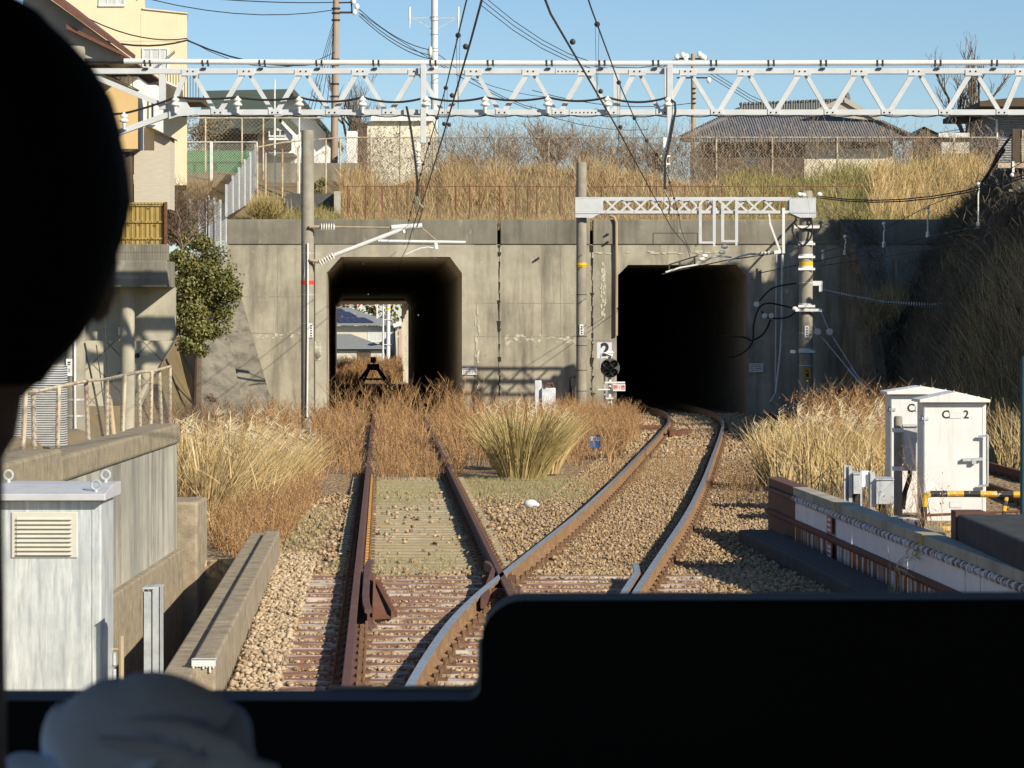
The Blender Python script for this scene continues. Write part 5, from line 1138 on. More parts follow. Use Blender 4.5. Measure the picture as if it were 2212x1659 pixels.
for z in (20,30,45,130,142,183,210): mb.lathe((XX(726-z*.015,Y),Y,ZZ(z,Y)),[(.15,0),(.185,0),(.185,.06),(.15,.06)],12)
mb.build('pole_band', m_black, t)
Y = 135; t = thing('antenna_pole', P(938,390,Y), 'tall pale pole carrying two white whip antennas on a crossbar', 'antenna pole')
mb = MB(); mb.cyl((XX(939,Y),Y,6.5),(XX(938.5,Y),Y,ZZ(-60,Y)),.2,.155,16); mb.build('shaft', M('pale_pole',(.60,.63,.64),(.52,.55,.56),4,.6), t, smooth=True)
mb = MB(); mb.bar(P(888,39,Y),P(991,39,Y),.05,.05); mb.bar(P(895,41,Y),P(938,66,Y),.04,.04); mb.bar(P(984,41,Y),P(940,66,Y),.04,.04); mb.build('crossbar', m_steel, t)
for px in (885,990): MB().tube([P(px,15,Y),P(px,40,Y),P(px,62,Y)],[.05,.055,.01],8).build('antenna', m_white, t)
mb = MB()
for z in (37,45,75,105,112,150,180): mb.lathe((XX(938.6,Y),Y,ZZ(z,Y)),[(.16,0),(.2,0),(.2,.05),(.16,.05)],12)
mb.sph(P(929,112,Y-.15),.12,.12,.3,8,6); mb.build('fitting', m_steel, t)
Y = 160; t = thing('utility_pole', P(1499,380,Y), 'slim pale utility pole with a crossarm of white insulators, left of the tiled roof', 'utility pole')
mb = MB(); mb.cyl((XX(1500,Y),Y,6.5),(XX(1497,Y),Y,ZZ(116,Y)),.17,.12,12); mb.build('shaft', m_wood, t, smooth=True)
mb = MB(); mb.bar(P(1465,127,Y),P(1528,127,Y),.1,.1); mb.bar(P(1462,168,Y),P(1530,168,Y),.1,.08); mb.build('crossarm', m_black, t)
mb = MB()
for a, b_ in ((1462,123),(1475,119),(1483,122),(1511,117),(1517,122),(1522,125),(1531,173),(1481,128)): mb.sph(P(a,b_,Y-.1),.14,.12,.18,8,6)
mb.build('insulator', m_porc, t)
for z in (190,200,212,222): MB().box(XX(1494,Y),XX(1503,Y),Y-.2,Y+.1,ZZ(z+2,Y),ZZ(z,Y)).build('pole_band', m_black, t)
mb = MB()
mb.tube(sag(P(725,5,118),P(380,-10,100),.1), .02, 4); mb.tube(sag(P(725,21,118),P(250,-22,100),.5), .018, 4); mb.tube(sag(P(725,130,118),P(404,87,96),.5), .03, 4); mb.tube(sag(P(725,112,118),P(404,85,96),.8), .014, 4); mb.tube(sag(P(404,87,95.5),P(155,66,80),.3), .03, 4); mb.tube(sag(P(404,83,95.5),P(190,40,80),.25), .02, 4)
o = mb.build('sky_cable', m_cable); tag(o, 'dark cables running from the brown utility pole to the cream building', 'cable')
mb = MB()
for dx, dy in ((0,0),(2,8),(4,14)): mb.tube(sag(P(776,20+dy,118),P(930,108+dy*1.4,135),.3), .022, 4)
mb.tube(sag(P(940,112,135),P(1290,235,170),1.2), .02, 4); mb.tube(sag(P(940,135,135),P(1400,280,180),1), .02, 4); mb.tube(sag(P(780,30,118),P(1190,210,160),.8), .016, 4)
o = mb.build('sky_cable', m_cable); tag(o, 'dark cables sloping from the brown utility pole past the antenna pole', 'cable')
mb = MB()
for k in range(3): mb.tube(sag(P(1040,-12+k*12,120),P(1466,126+k*3,160),1.6), .02, 4)
o = mb.build('sky_cable', m_cable); tag(o, 'three thin power lines drooping to the slim pole near the tiled roof', 'cable')
mb = MB()
for k in range(3): mb.tube(sag(P(1530,150+k*7,160),P(2300,200+k*5,150),3), .018, 4)
mb.tube(sag(P(1500,222,160),P(1150,195,150),.5), .02, 4)
o = mb.build('sky_cable', m_cable); tag(o, 'thin lines crossing behind the long gantry on the right', 'cable')
mb = MB()
for k, dx in enumerate((0,8,16,30,44)): mb.tube([P(722,40+k*8,118),P(660+dx,250,110)], .012, 4)
o = mb.build('stay_wire', m_cable); tag(o, 'fan of thin stay wires left of the brown utility pole', 'wire')
# ---------------------------------------------------------------- left parapet wall, fence, steel cabinet
xw = -3.95
lw = thing('parapet_wall', (xw,24,-1.3), 'streaky pale concrete parapet wall with a dark rough coping along the left of the line', 'wall')
mb = MB(); mb.box(xw-.28,xw,12,33,-1.3,1.22); mb.build('wall_face', m_concw, lw)
mb = MB(); mb.box(xw-.36,xw+.045,12,24.3,1.223,1.52); mb.box(xw-.34,xw+.04,24.33,33.02,1.223,1.45); mb.build('coping', M('rough_coping',(.34,.29,.20),(.24,.20,.14),9,.95,0,.7,45,layers=(((.10,.085,.06),5,(1,1,.25),.5,.75,.7),)), lw, bevel=.03)
mb = MB(); mb.box(xw+.002,xw+.09,12,32.9,-1.3,-.02); mb.build('plinth', m_kerb, lw, bevel=.015)
mb = MB()
for y in (20.5,23,25.4,28.2,30.8): mb.box(xw,xw+.006,y,y+.03,0,1.2)
mb.build('panel_joint', m_kerb, lw)
mb = MB(); mb.box(xw-.25,xw+.24,33.03,34.1,-1.3,.52); o = mb.build('concrete_pier', m_kerb, bevel=.03); tag(o, 'rough square concrete block at the far end of the left parapet wall', 'pier')
t = thing('chain_link_fence', (xw-.3,28,1.4), 'low rusty chain link fence on the left parapet wall', 'fence')
pxs = [-20,10,45,76,122,194,231,262,304,324,351,367]
xf = -4.25
for k, px in enumerate(pxs):
    y = F*(-xf)/(CX-px); lean = .02*((k*37)%5-2); MB().tube([(xf,y,1.1),(xf+lean,y,2.02+.006*(y-24))],.022,8).build('post', m_postr, t)
MB().tube([(xf,F*(-xf)/(CX-p_),2.0+.008*(F*(-xf)/(CX-p_)-24)+.01*(i%3-1)) for i, p_ in enumerate(pxs)],.02,6).build('rail', m_postr, t)
v, f = chain((xf+.02,22),(xf+.02,34.8),1.4,2.0,.07,.006); link_mesh('mesh_panel', v, f, m_meshd, t)
mb = MB(); mb.tube([P(213,895,29),P(252,1100,29)],.014,6); mb.tube([P(183,742,29.3),P(214,895,29)],.012,6)
o = mb.build('stay_wire', m_cable); tag(o, 'black stay wire slanting down behind the low rusty fence', 'wire')
mb = MB(); mb.tube([P(236,862,29.6),P(240,900,29.6),P(248,968,29.6)],[.03,.033,.03],10); mb.sph(P(235,858,29.6),.025,.025,.03,8,6); o = mb.build('stay_guard', m_wood, smooth=True); tag(o, 'pale yellowish plastic guard tube on the stay wire behind the low fence', 'guard tube')
mb = MB(); mb.box(XX(-60,42),XX(139,42),42,42.3,.8,ZZ(790,42)); o = mb.build('shed_wall', corr_mat('white_louvre',(.66,.68,.70),9,'Z')); tag(o, 'white ribbed shed wall behind the low rusty fence at the far left', 'shed')
# galvanised cabinet
x0, x1, y0, y1 = -3.86, -2.935, 20.0, 20.62
z0, z1 = -1.3, 1.335
cbn = thing('steel_cabinet', ((x0+x1)/2,20.3,z0), 'large galvanised steel cabinet with a louvred vent and lifting eyes, nearest thing at the left', 'cabinet')
m_galvs = M('brushed_zinc', (.60,.635,.65), (.47,.505,.525), 4, .42, .25, .04, 40, layers=(((.74,.76,.75), 4, (4,4,.4), .5, .62, .75), ((.60,.585,.50), 1.6, (1,1,1), .55, .7, .6), ((.30,.335,.36), 7, (4,4,.35), .48, .68, .75)))
mb = MB(); mb.box(x0,x1,y0,y1,z0,z1); mb.build('body', m_galvs, cbn, bevel=.012)
mb = MB(); mb.prismx([(y0-.10,z1+.002),(y0-.10,z1+.05),(y0+.3,z1+.10),(y1+.08,z1+.10),(y1+.08,z1+.002)], x0-.06, x1+.045); mb.build('roof', M('zinc_lid',(.55,.55,.57),(.47,.47,.49),5,.5,.15), cbn, bevel=.006)
mb = MB()
for (px, dy) in ((18,.5),(207,-.0),(228,.52)):
    x = XX(px, y0+dy); yy_ = y0+dy; zz = z1+.09+(.03 if dy else -.015); ring = [(x+.032*math.cos(a), yy_, zz+.034+.034*math.sin(a)) for a in np.linspace(0, 2*math.pi, 17)]
    mb.tube(ring, .009, 6, cap=False); mb.cyl((x,yy_,zz-.06),(x,yy_,zz),.02,.016,8)
mb.build('lifting_eye', m_steel, cbn, smooth=True)
vx0, vx1, vz0, vz1 = XX(25,20), XX(168,20), ZZ(1205,20), ZZ(1106,20)
mb = MB(); mb.box(vx0,vx1,y0-.012,y0+.002,vz0,vz1); vt = mb.build('vent_panel', M('vent_paint',(.55,.54,.475),(.50,.49,.43),6,.5), cbn, bevel=.008)
mb = MB()
for i in range(9):
    z = vz1-.035-i*.0315; mb.add([(vx0+.04,y0-.012,z),(vx1-.04,y0-.012,z),(vx1-.04,y0-.034,z-.018),(vx0+.04,y0-.034,z-.018),(vx0+.04,y0-.012,z-.02),(vx1-.04,y0-.012,z-.02)],[(0,1,2,3),(3,2,5,4),(0,3,4),(1,5,2)])
mb.build('louvre', bpy.data.materials['vent_paint'], vt)
mb = MB(); mb.box(x1-.065,x1-.058,y0-.004,y0+.002,z0,z1); mb.box(x1-.001,x1+.004,y0+.015,y0+.02,z0,z1)
mb.build('door_seam', m_steel, cbn)
mb = MB()
for z in (.12,.0,-.34,-.44): mb.cyl((x1+.014,y1-.05,z-.03),(x1+.014,y1-.05,z+.06),.014,.014,8)
mb.build('hinge', m_steel, cbn)
mb = MB(); mb.box(XX(-4,20),XX(16,20),y0-.04,y0+.0,ZZ(1622,20),ZZ(1612,20)); mb.box(XX(4,20),XX(14,20),y0-.05,y0-.03,ZZ(1655,20),ZZ(1620,20)); mb.build('handle', m_rust, cbn)
mb = MB(); mb.tube([(x1+.06,y1-.02,.30),(x1+.06,y1-.02,-.42)],.02,8); mb.tube([(x1+.0,y1-.02,-.40),(x1+.08,y1-.02,-.40)],.012,6); mb.tube([(x1+.0,y1-.02,.2),(x1+.08,y1-.02,.2)],.012,6); mb.build('conduit', m_wood, cbn)
mb = MB(); x0, x1, y0 = XX(309,19.6), XX(343,19.6), 19.6; zt = ZZ(1269,19.6)
mb.box(x0,x0+.055,y0,y0+.006,-1.3,zt-.03); mb.box(x0,x0+.006,y0-.0,y0+.22,-1.3,zt); mb.box(x1-.05,x1,y0+.05,y0+.056,-1.3,zt); mb.box(x1-.006,x1,y0+.05,y0+.26,-1.3,zt); mb.box(x0+.03,x1-.03,y0+.1,y0+.105,-1.3,zt-.02); mb.add([(x0-.004,y0-.006,zt),(x1-.05,y0+.0,zt),(x1+.004,y0+.26,zt),(x0+.06,y0+.26,zt),(x0-.004,y0-.006,zt-.012),(x1-.05,y0,zt-.012),(x1+.004,y0+.26,zt-.012),(x0+.06,y0+.26,zt-.012)],[(0,1,2,3),(4,7,6,5),(0,4,5,1),(1,5,6,2),(2,6,7,3),(3,7,4,0)])
o = mb.build('channel_post', m_steel); tag(o, 'upright galvanised channel post with a capped top, between the steel cabinet and the kerbs', 'post')

# ---------------------------------------------------------------- right side: girder parapet, kerb, cabinets, barrier
m_rustwhite = M('rust_streaked_white', (.74,.74,.74), (.66,.66,.66), 4, .7, 0, .05, 30, layers=(((.20,.075,.03), 5.5, (1,1,.07), .38, .50, 1.0),))
m_rustedge = M('rust_patched_white', (.55,.55,.54), (.47,.47,.46), 4, .7, 0, .1, 30, layers=(((.16,.07,.035), 9, (1,1,1), .46, .55, 1.0),))
m_platew = M('white_plate', (.78,.78,.79), (.70,.70,.71), 3, .65, layers=(((.20,.09,.045), 5, (1,1,.2), .64, .72, .8),))
xg = lambda y: 3.44 + (37.6-y)*.0522
gp = thing('girder_parapet', (xg(32),32,-.15), 'low white steel girder parapet streaked with rust, running towards the camera at the right', 'girder')
def along(mb, y0, y1, dx0, dx1, z0, z1):
    a, b = xg(y0), xg(y1)
    mb.add([(a+dx0,y0,z0),(a+dx1,y0,z0),(b+dx1,y1,z0),(b+dx0,y1,z0),(a+dx0,y0,z1),(a+dx1,y0,z1),(b+dx1,y1,z1),(b+dx0,y1,z1)],[(3,2,1,0),(4,5,6,7),(0,1,5,4),(1,2,6,5),(2,3,7,6),(3,0,4,7)])
segs = [(20,24.6),(24.63,27.9),(27.93,31.1),(31.13,35.2)]
mb = MB()
for a, b in segs: along(mb, a, b, -.03, .17, .475, .575)
mb.build('coping', m_concl, gp, bevel=.008)
mb = MB()
for a, b in segs: along(mb, a, b, .0, .015, .15, .475)
mb.build('upper_plate', m_platew, gp)
mb = MB()
for a, b in segs: along(mb, a, b, .0, .015, -.16, .148)
mb.build('lower_plate', m_rustwhite, gp)
mb = MB(); mb.tube([(xg(20)-.02,20,.43),(xg(35.2)-.02,35.2,.43)],.035,10); mb.build('upper_tube', m_rustedge, gp, smooth=True)
mb = MB()
for k in range(66): y = 20.2+k*.225; MB().tube([(xg(y)-.02,y-.018,.43),(xg(y)-.02,y+.018,.43)],.044,10).build('tube_ring', m_platew, gp)
mb = MB(); mb.tube([(xg(20)-.02,20,.135),(xg(37.5)-.02,37.5,.135)],.04,10); along(mb, 20, 37.5, -.05, .05, -.17, -.13); mb.build('lower_tube', m_rust, gp)
mb = MB(); along(mb, 35.23, 37.6, 0, .02, -.16, .48); along(mb, 35.22, 37.62, -.03, .17, .482, .58); mb.tube([(xg(35.2)-.02,35.2,.43),(xg(37.5)-.02,37.5,.43)],.035,8); mb.build('end_panel', m_railbrown, gp)
mb = MB(); along(mb, 32.2, 32.55, -.045, -.04, .12+.07, .42); along(mb, 32.2, 32.55, -.045, -.04, -.13, .09); sg = mb.build('red_strip', M('faded_red',(.50,.13,.09),(.42,.10,.07),6,.7), gp)
mb = MB()
for z in (.36,.30,.24,.05,.0,-.06): along(mb, 32.27, 32.47, -.049, -.045, z-.018, z+.014)
mb.build('strip_lettering', m_whiteink, sg)
mb = MB()
m_dy = M('dull_yellow',(.42,.31,.08),None,6,.7)
for y in (37.3,32.0,27.0): mb = MB(); along(mb, y, y+.16, -.036, -.03, .44, .58); mb.build('yellow_tag', m_dy, gp)
m_shadedark = M('shade_dark_concrete', (.055,.055,.056), (.035,.035,.037), 5, .9, 0, .3, 20, layers=(((.30,.30,.29), 7, (1,1,1), .68, .74, .6),))  # near-black colour stands in for shade on the kerb and platform end
mb = MB(); a = [(2.93,36.2),(3.38,36.2),(4.3,20),(3.9,20)]; mb.prismz(a, -.5, -.03); o = mb.build('shade_dark_kerb', m_shadedark, bevel=.02); tag(o, 'kerb below the white girder parapet, its shade put into a near-black colour', 'kerb')
# platform end
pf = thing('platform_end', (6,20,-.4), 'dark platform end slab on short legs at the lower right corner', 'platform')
mb = MB(); mb.prismz([(4.18,26.3),(4.22,6),(11,6),(11,26.9)], .54, .82); mb.build('slab', m_shadedark, pf, bevel=.03)  # dark asphalt slab with the missing shade put into its colour
mb = MB(); mb.box(4.17,4.45,26.31,26.6,.50,.845); mb.build('end_bracket', m_railbrown, pf)
mb = MB()
for y in (25.6,22.0,18): mb.box(4.26,4.46,y,y+.2,-.4,.54)
mb.build('leg', m_black, pf)
cn = thing('ballast_shade_slab', (7.3,24,.82), 'unseen slab on steel posts, added to shade the ballast', 'shade caster')  # added out of view, shaped only to cast shade on the ballast
mb = MB(); mb.prismz([(6.7,28.1),(7.45,23.6),(8.1,23.6),(7.9,28.1)],3.45,3.6); mb.build('roof', m_steel, cn)
for y in (23.8,27.4): MB().box(7.55,7.7,y,y+.15,.3,3.45).build('post', m_steel, cn)

def hut(px0, px1, yapex, yeave, ybot, Y, depth, label, texts):
    x0, x1 = XX(px0,Y), XX(px1,Y); zb3, ze, za = ZZ(ybot,Y), ZZ(yeave,Y), ZZ(yapex,Y); xm3 = (x0+x1)/2
    t = thing('signal_cabinet', (xm3,Y+depth/2,zb3), label, 'cabinet', 'white signal cabinets')
    mb = MB(); mb.box(x0,x1,Y,Y+depth,zb3,ze-.03); mb.build('body', m_whiteb, t, bevel=.01)
    mb = MB(); e = .07; mb.prism([(x0-e,ze-.02),(x1+e*.6,ze-.02),(x1+e*.6,ze+.02),(xm3,za),(x0-e,ze+.02)], Y-.10, Y+depth+.08); mb.build('roof', m_whiteb, t, bevel=.008)
    mb = MB()
    for k in range(5): mb.sph((x0+(x1-x0)*(.1+.2*k), Y+.1, ze+.03+(za-ze-.03)*(1-abs(.1+.2*k-.5)*2)), .015,.015,.015,6,4)
    mb.build('roof_bolt', m_steel, t)
    mb = MB(); mb.box(x0+.012,x0+.018,Y-.003,Y,zb3+.05,ze-.08); mb.box(x1-.05,x1-.044,Y-.003,Y,zb3+.05,ze-.08); mb.build('door_seam', m_steel, t)
    mb = MB(); mb.box(x0-.02,x0+.07,Y-.02,Y-.0,ze-.26,ze-.22); mb.box(x0-.045,x0-.0,Y+.05,Y+.12,ze-.28,ze-.2); mb.cyl((x0+.01,Y-.02,ze-.33),(x0+.01,Y-.02,ze-.2),.012,.012,6); mb.build('hinge', m_steel, t)
    return t, x0, x1, zb3, ze
t, x0, x1, zb3, ze = hut(1995, 2130, 846, 866, 1126, 38.4, .6, 'nearer white steel signal cabinet lettered C and 2, with a bar handle', None)
yf_ = 38.4
text('C', .155, (XX(2043,yf_),yf_-.002,ZZ(896,yf_)), m_ink, t, bold=.003); text('2', .155, (XX(2087,yf_),yf_-.002,ZZ(896,yf_)), m_ink, t, bold=.003)
def plate(t, pa, pb, ya, yb, Y):
    mb = MB(); x0, x1, z0, z1 = XX(pa,Y), XX(pb,Y), ZZ(yb,Y), ZZ(ya,Y); e = .007
    mb.mat(1).box(x0-e,x1+e,Y-.004,Y,z0-e,z1+e); mb.mat(0).box(x0,x1,Y-.008,Y-.004,z0,z1); mb.build('name_plate', [m_white, m_steel], t)
plate(t, 2052, 2075, 892, 903, yf_); plate(t, 2052, 2076, 1085, 1096, yf_)
mb = MB(); mb.cyl((XX(2131,yf_),yf_-.08,ZZ(1046,yf_)),(XX(2131,yf_),yf_-.08,ZZ(939,yf_)),.016,.016,8)
for y in (940,1047): mb.bar((XX(2112,yf_),yf_-.05,ZZ(y+3,yf_)),(XX(2133,yf_),yf_-.08,ZZ(y,yf_)),.03,.03)
mb.bar((XX(2078,yf_),yf_-.05,ZZ(993,yf_)),(XX(2122,yf_),yf_-.05,ZZ(991,yf_)),.03,.04); mb.cyl((XX(2080,yf_),yf_-.05,ZZ(993,yf_)),(XX(2080,yf_),yf_,ZZ(993,yf_)),.02,.02,8); mb.box(XX(2098,yf_),XX(2107,yf_),yf_-.07,yf_-.02,ZZ(1002,yf_),ZZ(990,yf_)); mb.build('bar_handle', m_steel, t)
t, x0, x1, zb3, ze = hut(1924, 2058, 834, 849, 1108, 41.0, .6, 'farther white steel signal cabinet, half hidden behind the nearer one, lettered C', None)
text('C', .165, (XX(1968,41),41-.002,ZZ(882,41)), m_ink, t, bold=.003); plate(t, 1978, 2002, 878, 889, 41)
Y = 39.8; t = thing('relay_post', (XX(1940,Y),Y,-.2), 'weathered round post with a grey relay box, between the two white cabinets', 'relay post')
mb = MB(); mb.lathe((XX(1940,Y),Y,0),[(.062,-.3),(.062,ZZ(901,Y)-.02),(.05,ZZ(899,Y))],16); mb.build('post', m_pole, t, smooth=True)
mb = MB(); mb.box(XX(1951,Y),XX(1981,Y),Y-.02,Y+.2,ZZ(1017,Y),ZZ(922,Y)); mb.box(XX(1949,Y),XX(1983,Y),Y-.05,Y+.22,ZZ(922,Y),ZZ(918,Y)); mb.build('relay_box', m_steel, t, bevel=.008)
mb = MB()
for y in (929,1012): mb.lathe((XX(1940,Y),Y,ZZ(y,Y)),[(.06,-.03),(.085,-.03),(.085,.03),(.06,.03)],16); mb.box(XX(1940,Y),XX(1951,Y),Y-.06,Y+.06,ZZ(y+3,Y),ZZ(y-3,Y))
mb.build('clamp', m_white, t)
mb = MB(); mb.tube([P(1966,1017,Y),P(1964,1035,Y),P(1955,1062,Y),P(1950,1100,Y)],.035,7); mb.build('cable', m_cable, t, smooth=True)
Y = 37.0; t = thing('junction_boxes', (XX(1872,Y),Y,-.2), 'cluster of small galvanised junction boxes on channel posts, left of the white cabinets', 'junction box')
mb = MB()
for a, b, c in ((1823,1840,1006),(1858,1866,1016),(1878,1886,1018)): mb.box(XX(a,Y),XX(a+4,Y),Y-.02,Y+.1,-.3,ZZ(c,Y)); mb.box(XX(a,Y),XX(b,Y),Y+.1,Y+.106,-.3,ZZ(c,Y)); 
mb.box(XX(1833,Y),XX(1840,Y),Y-.04,Y+.08,-.3,ZZ(1007,Y)); mb.box(XX(1879,Y),XX(1889,Y),Y-.06,Y-.05,-.3,ZZ(1019,Y)); mb.build('post', m_steel, t)
for a, b, c, d in ((1841,1856,1018,1066),(1890,1928,1030,1088)):
    mb = MB(); mb.box(XX(a,Y),XX(b,Y),Y-.12,Y+.03,ZZ(d,Y),ZZ(c+6,Y)); mb.prismx([(Y-.14,ZZ(c+6,Y)),(Y-.14,ZZ(c+4,Y)),(Y+.05,ZZ(c,Y)),(Y+.05,ZZ(c+6,Y))],XX(a-1,Y),XX(b+1,Y)); mb.build('box', m_steel, t, bevel=.006)
mb = MB(); mb.box(XX(1860,Y),XX(1877,Y),Y+.0,Y+.05,ZZ(1052,Y),ZZ(1017,Y)); mb.build('striped_plate', m_platew, t)
for c_ in ([P(1849,1066,Y),P(1848,1085,Y),P(1850,1110,Y)],[P(1905,1088,Y),P(1907,1112,Y)]): MB().tube(c_,.05,7).build('cable', m_cable, t, smooth=True)
Y = 36.0; mb = MB(); mb.mat(0).prismz([(XX(1912,Y),Y-.0),(XX(2018,Y),Y-1.0),(XX(2040,Y),Y+.1),(XX(1935,Y),Y+.6)],-.4,.02); mb.mat(1).prismz([(XX(1916,Y),Y+.1),(XX(1985,Y),Y-.5),(XX(1996,Y),Y-.1),(XX(1935,Y),Y+.45)],.022,.14)
o = mb.build('painted_block', [m_kerb, M('chipped_paint',(.05,.05,.05),(.03,.03,.03),4,.8,layers=(((.65,.65,.62),4,(1,1,1),.47,.52,1.0),))], bevel=.02); tag(o, 'concrete block with chipped black and white paint in front of the white cabinets', 'block')
Y = 36.6; br = thing('pipe_barrier', P(2060,1130,Y), 'bent yellow and black striped pipe barrier in front of the nearer cabinet', 'barrier')
def stripe(pts, r, n_, cols, parent, name):
    pts = [Vector(p) for p in pts]; L = [0]
    for a, b in zip(pts[:-1], pts[1:]): L.append(L[-1]+(b-a).length)
    def at(s):
        for i in range(len(pts)-1):
            if s <= L[i+1]+1e-6: return pts[i].lerp(pts[i+1], (s-L[i])/(L[i+1]-L[i]))
        return pts[-1]
    mb = MB()
    for k in range(n_): mb.mat(k % len(cols)).tube([at(L[-1]*(k+u/3)/n_) for u in range(4)], r, 8, cap=(k in (0, n_-1)))
    mb.build(name, cols, parent, smooth=True)
m_yb = M('worn_yellow',(.70,.40,.04),(.6,.34,.03),6,.6,layers=(((.7,.68,.6),8,(1,1,1),.55,.6,.9),)); m_bb = M('worn_black',(.04,.04,.04),None,6,.6,layers=(((.7,.68,.6),9,(1,1,1),.58,.62,.8),))
stripe([P(1996,1130,Y),P(1996,1080,Y),P(1999,1071,Y),P(2008,1067,Y),P(2100,1067,Y),P(2260,1070,Y)],.042,9,[m_bb,m_yb],br,'pipe')
stripe([P(2018,1142,Y),P(2100,1143,Y),P(2260,1146,Y)],.035,7,[m_yb,m_bb],br,'lower_pipe')
stripe([P(2175,1070,Y),P(2171,1090,Y),P(2168,1115,Y)],.03,4,[m_yb,m_bb],br,'brace')
mb = MB(); mb.tube([P(2000,1113,Y),P(2260,1102,Y)],.02,6); mb.build('rust_rail', m_rust, br)
mb = MB(); mb.cyl((XX(2209,33),33,-.5),(XX(2211,33),33,ZZ(770,33)),.035,.035,12); o = mb.build('teal_post', M('teal_paint',(.02,.07,.085),(.015,.05,.06),4,.5)); tag(o, 'dark teal post at the right edge beside the pipe barrier', 'post')
# third track on the far right
t3 = thing('railway_track', (8.7,48,0), 'dark rails of another track at the right edge, behind the white cabinets', 'railway track')
for dx in (0, 1.3): rail_mesh('rail', [(8.1+dx-(y-46)*.02*0,y,-.05) for y in np.arange(34,90,2.0)], [m_railbrown, m_railbrown], t3)
for y in np.arange(36,74,.75): sleeper(7.7,10.0,y,[m_sl_main,m_clip,m_clipy],t3,[8.1,9.4],ztop=-.23)

# ---------------------------------------------------------------- signals and signs near the portal
Y = 87.5; sg = thing('ground_signal', (XX(1318,Y),Y,-.2), 'round black four lamp signal on a short white mast beside the dark tunnel mouth', 'signal')
c = P(1318,795,Y); rr = 21/F*Y
mb = MB(); mb.lathe(c, [(.05,-.02),(rr*.99,-.02),(rr,.0),(rr,.03),(rr*.6,.08),(.05,.09)],26,'y'); mb.build('disc', M('signal_grey',(.10,.10,.10),(.07,.07,.07),3,.7), sg)
for a, b in ((-8.5,-9.5),(8.5,-9.5),(-8.5,9),(8.5,9)):
    p = P(1318+a,795+b,Y); mb = MB(); mb.lathe(p-Vector((0,.02,0)), [(.105,0),(.118,0),(.118,-.16),(.108,-.16),(.100,-.02),(.03,-.01)],18,'y'); hd = mb.build('lamp_hood', m_black, sg)
    mb = MB(); mb.sph(p-Vector((0,.03,0)), .07,.035,.07,12,8); mb.build('lens', M('smoked_lens',(.10,.10,.09),None,6,.1,spec=.8) if 'smoked_lens' not in bpy.data.materials else bpy.data.materials['smoked_lens'], hd, smooth=True)
mb = MB(); mb.cyl((XX(1317,Y),Y+.1,-.2),(XX(1317,Y),Y+.1,ZZ(765,Y)),.055,.05,10); mb.box(XX(1306,Y),XX(1350,Y),Y-.03,Y+.03,ZZ(828,Y),ZZ(824.5,Y)); mb.box(XX(1292,Y),XX(1318,Y),Y-.02,Y+.02,ZZ(842.5,Y),ZZ(840,Y)); mb.box(XX(1309,Y),XX(1325,Y),Y-.12,Y+.1,ZZ(862,Y),ZZ(859,Y)); mb.bar(P(1310,888,Y),P(1316,860,Y),.05,.05,(0,1,0)); mb.bar(P(1325,888,Y),P(1319,860,Y),.05,.05,(0,1,0)); mb.box(XX(1310,Y),XX(1324,Y),Y-.08,Y+.02,ZZ(771,Y),ZZ(758,Y)); mb.box(XX(1300,Y),XX(1326,Y),Y-.1,Y+.0,ZZ(763,Y),ZZ(760.5,Y)); mb.build('mast', m_white, sg)
mb = MB(); mb.tube([P(1322,769,Y-.1),P(1305,762,Y-.1),P(1299,765,Y-.1),P(1296,795,Y-.1)],.025,6); mb.build('conduit', m_steel, sg)
Y2 = 87.9; s2 = thing('number_sign', P(1305.5,775,Y2), 'square pale sign with a black number 2 above the round shunting signal', 'sign')
mb = MB(); mb.box(XX(1289.5,Y2),XX(1321.5,Y2),Y2-.02,Y2+.01,ZZ(774,Y2),ZZ(739.5,Y2)); mb.build('board', M('pale_sign',(.58,.62,.68),(.54,.58,.63),3,.5), s2)
text('2', .56, (XX(1307,Y2),Y2-.022,ZZ(756.5,Y2)), m_ink, s2, bold=.022)
mb = MB(); mb.box(XX(1304,Y2),XX(1308,Y2),Y2+.011,Y2+.07,-.2,ZZ(742,Y2)); mb.build('sign_post', m_steel, s2)
s3 = thing('name_sign', P(1337,844,Y-.1), 'small white sign with red characters hung beside the shunting signal mast', 'sign')
mb = MB(); mb.box(XX(1324,Y),XX(1350.5,Y),Y-.08,Y-.06,ZZ(844.5,Y),ZZ(829.5,Y)); mb.build('board', m_white, s3)
text('野1遠', .15, (XX(1337.5,Y),Y-.083,ZZ(837.3,Y)), m_redink, s3, bold=.002)
Yb_ = 60; s4 = thing('name_sign', P(1285.5,985,Yb_), 'small blue enamel sign with white characters among the dry weeds', 'sign')
mb = MB(); mb.box(XX(1274.5,Yb_),XX(1297,Yb_),Yb_-.01,Yb_+.01,ZZ(968,Yb_),ZZ(940,Yb_)); mb.build('board', m_blue, s4)
text('野比', .105, (XX(1286,Yb_),Yb_-.014,ZZ(948,Yb_)), m_whiteink, s4, bold=.002)
mb = MB(); mb.box(XX(1284,Yb_),XX(1288,Yb_),Yb_+.01,Yb_+.05,-.2,ZZ(945,Yb_)); mb.build('sign_post', m_wood, s4)
def wsign(px0, px1, py0, py1, Y, label):
    t = thing('information_plate', P((px0+px1)/2,py1,Y), label, 'sign', 'white plates on the portal wall')
    mb = MB(); mb.box(XX(px0,Y),XX(px1,Y),Y-.03,Y+.02,ZZ(py1,Y),ZZ(py0,Y)); mb.build('board', m_white, t)
    mb = MB(); h_ = (py1-py0)/5
    for k in range(4):
        z = py0+h_*(k+.9); 
        for a in np.arange(px0+2.5, px1-3, 3.1):
            if rng.random() < .82: mb.box(XX(a,Y),XX(a+1.9,Y),Y-.033,Y-.03,ZZ(z+1.0,Y),ZZ(z-.9,Y))
    mb.build('small_lettering', m_ink, t)
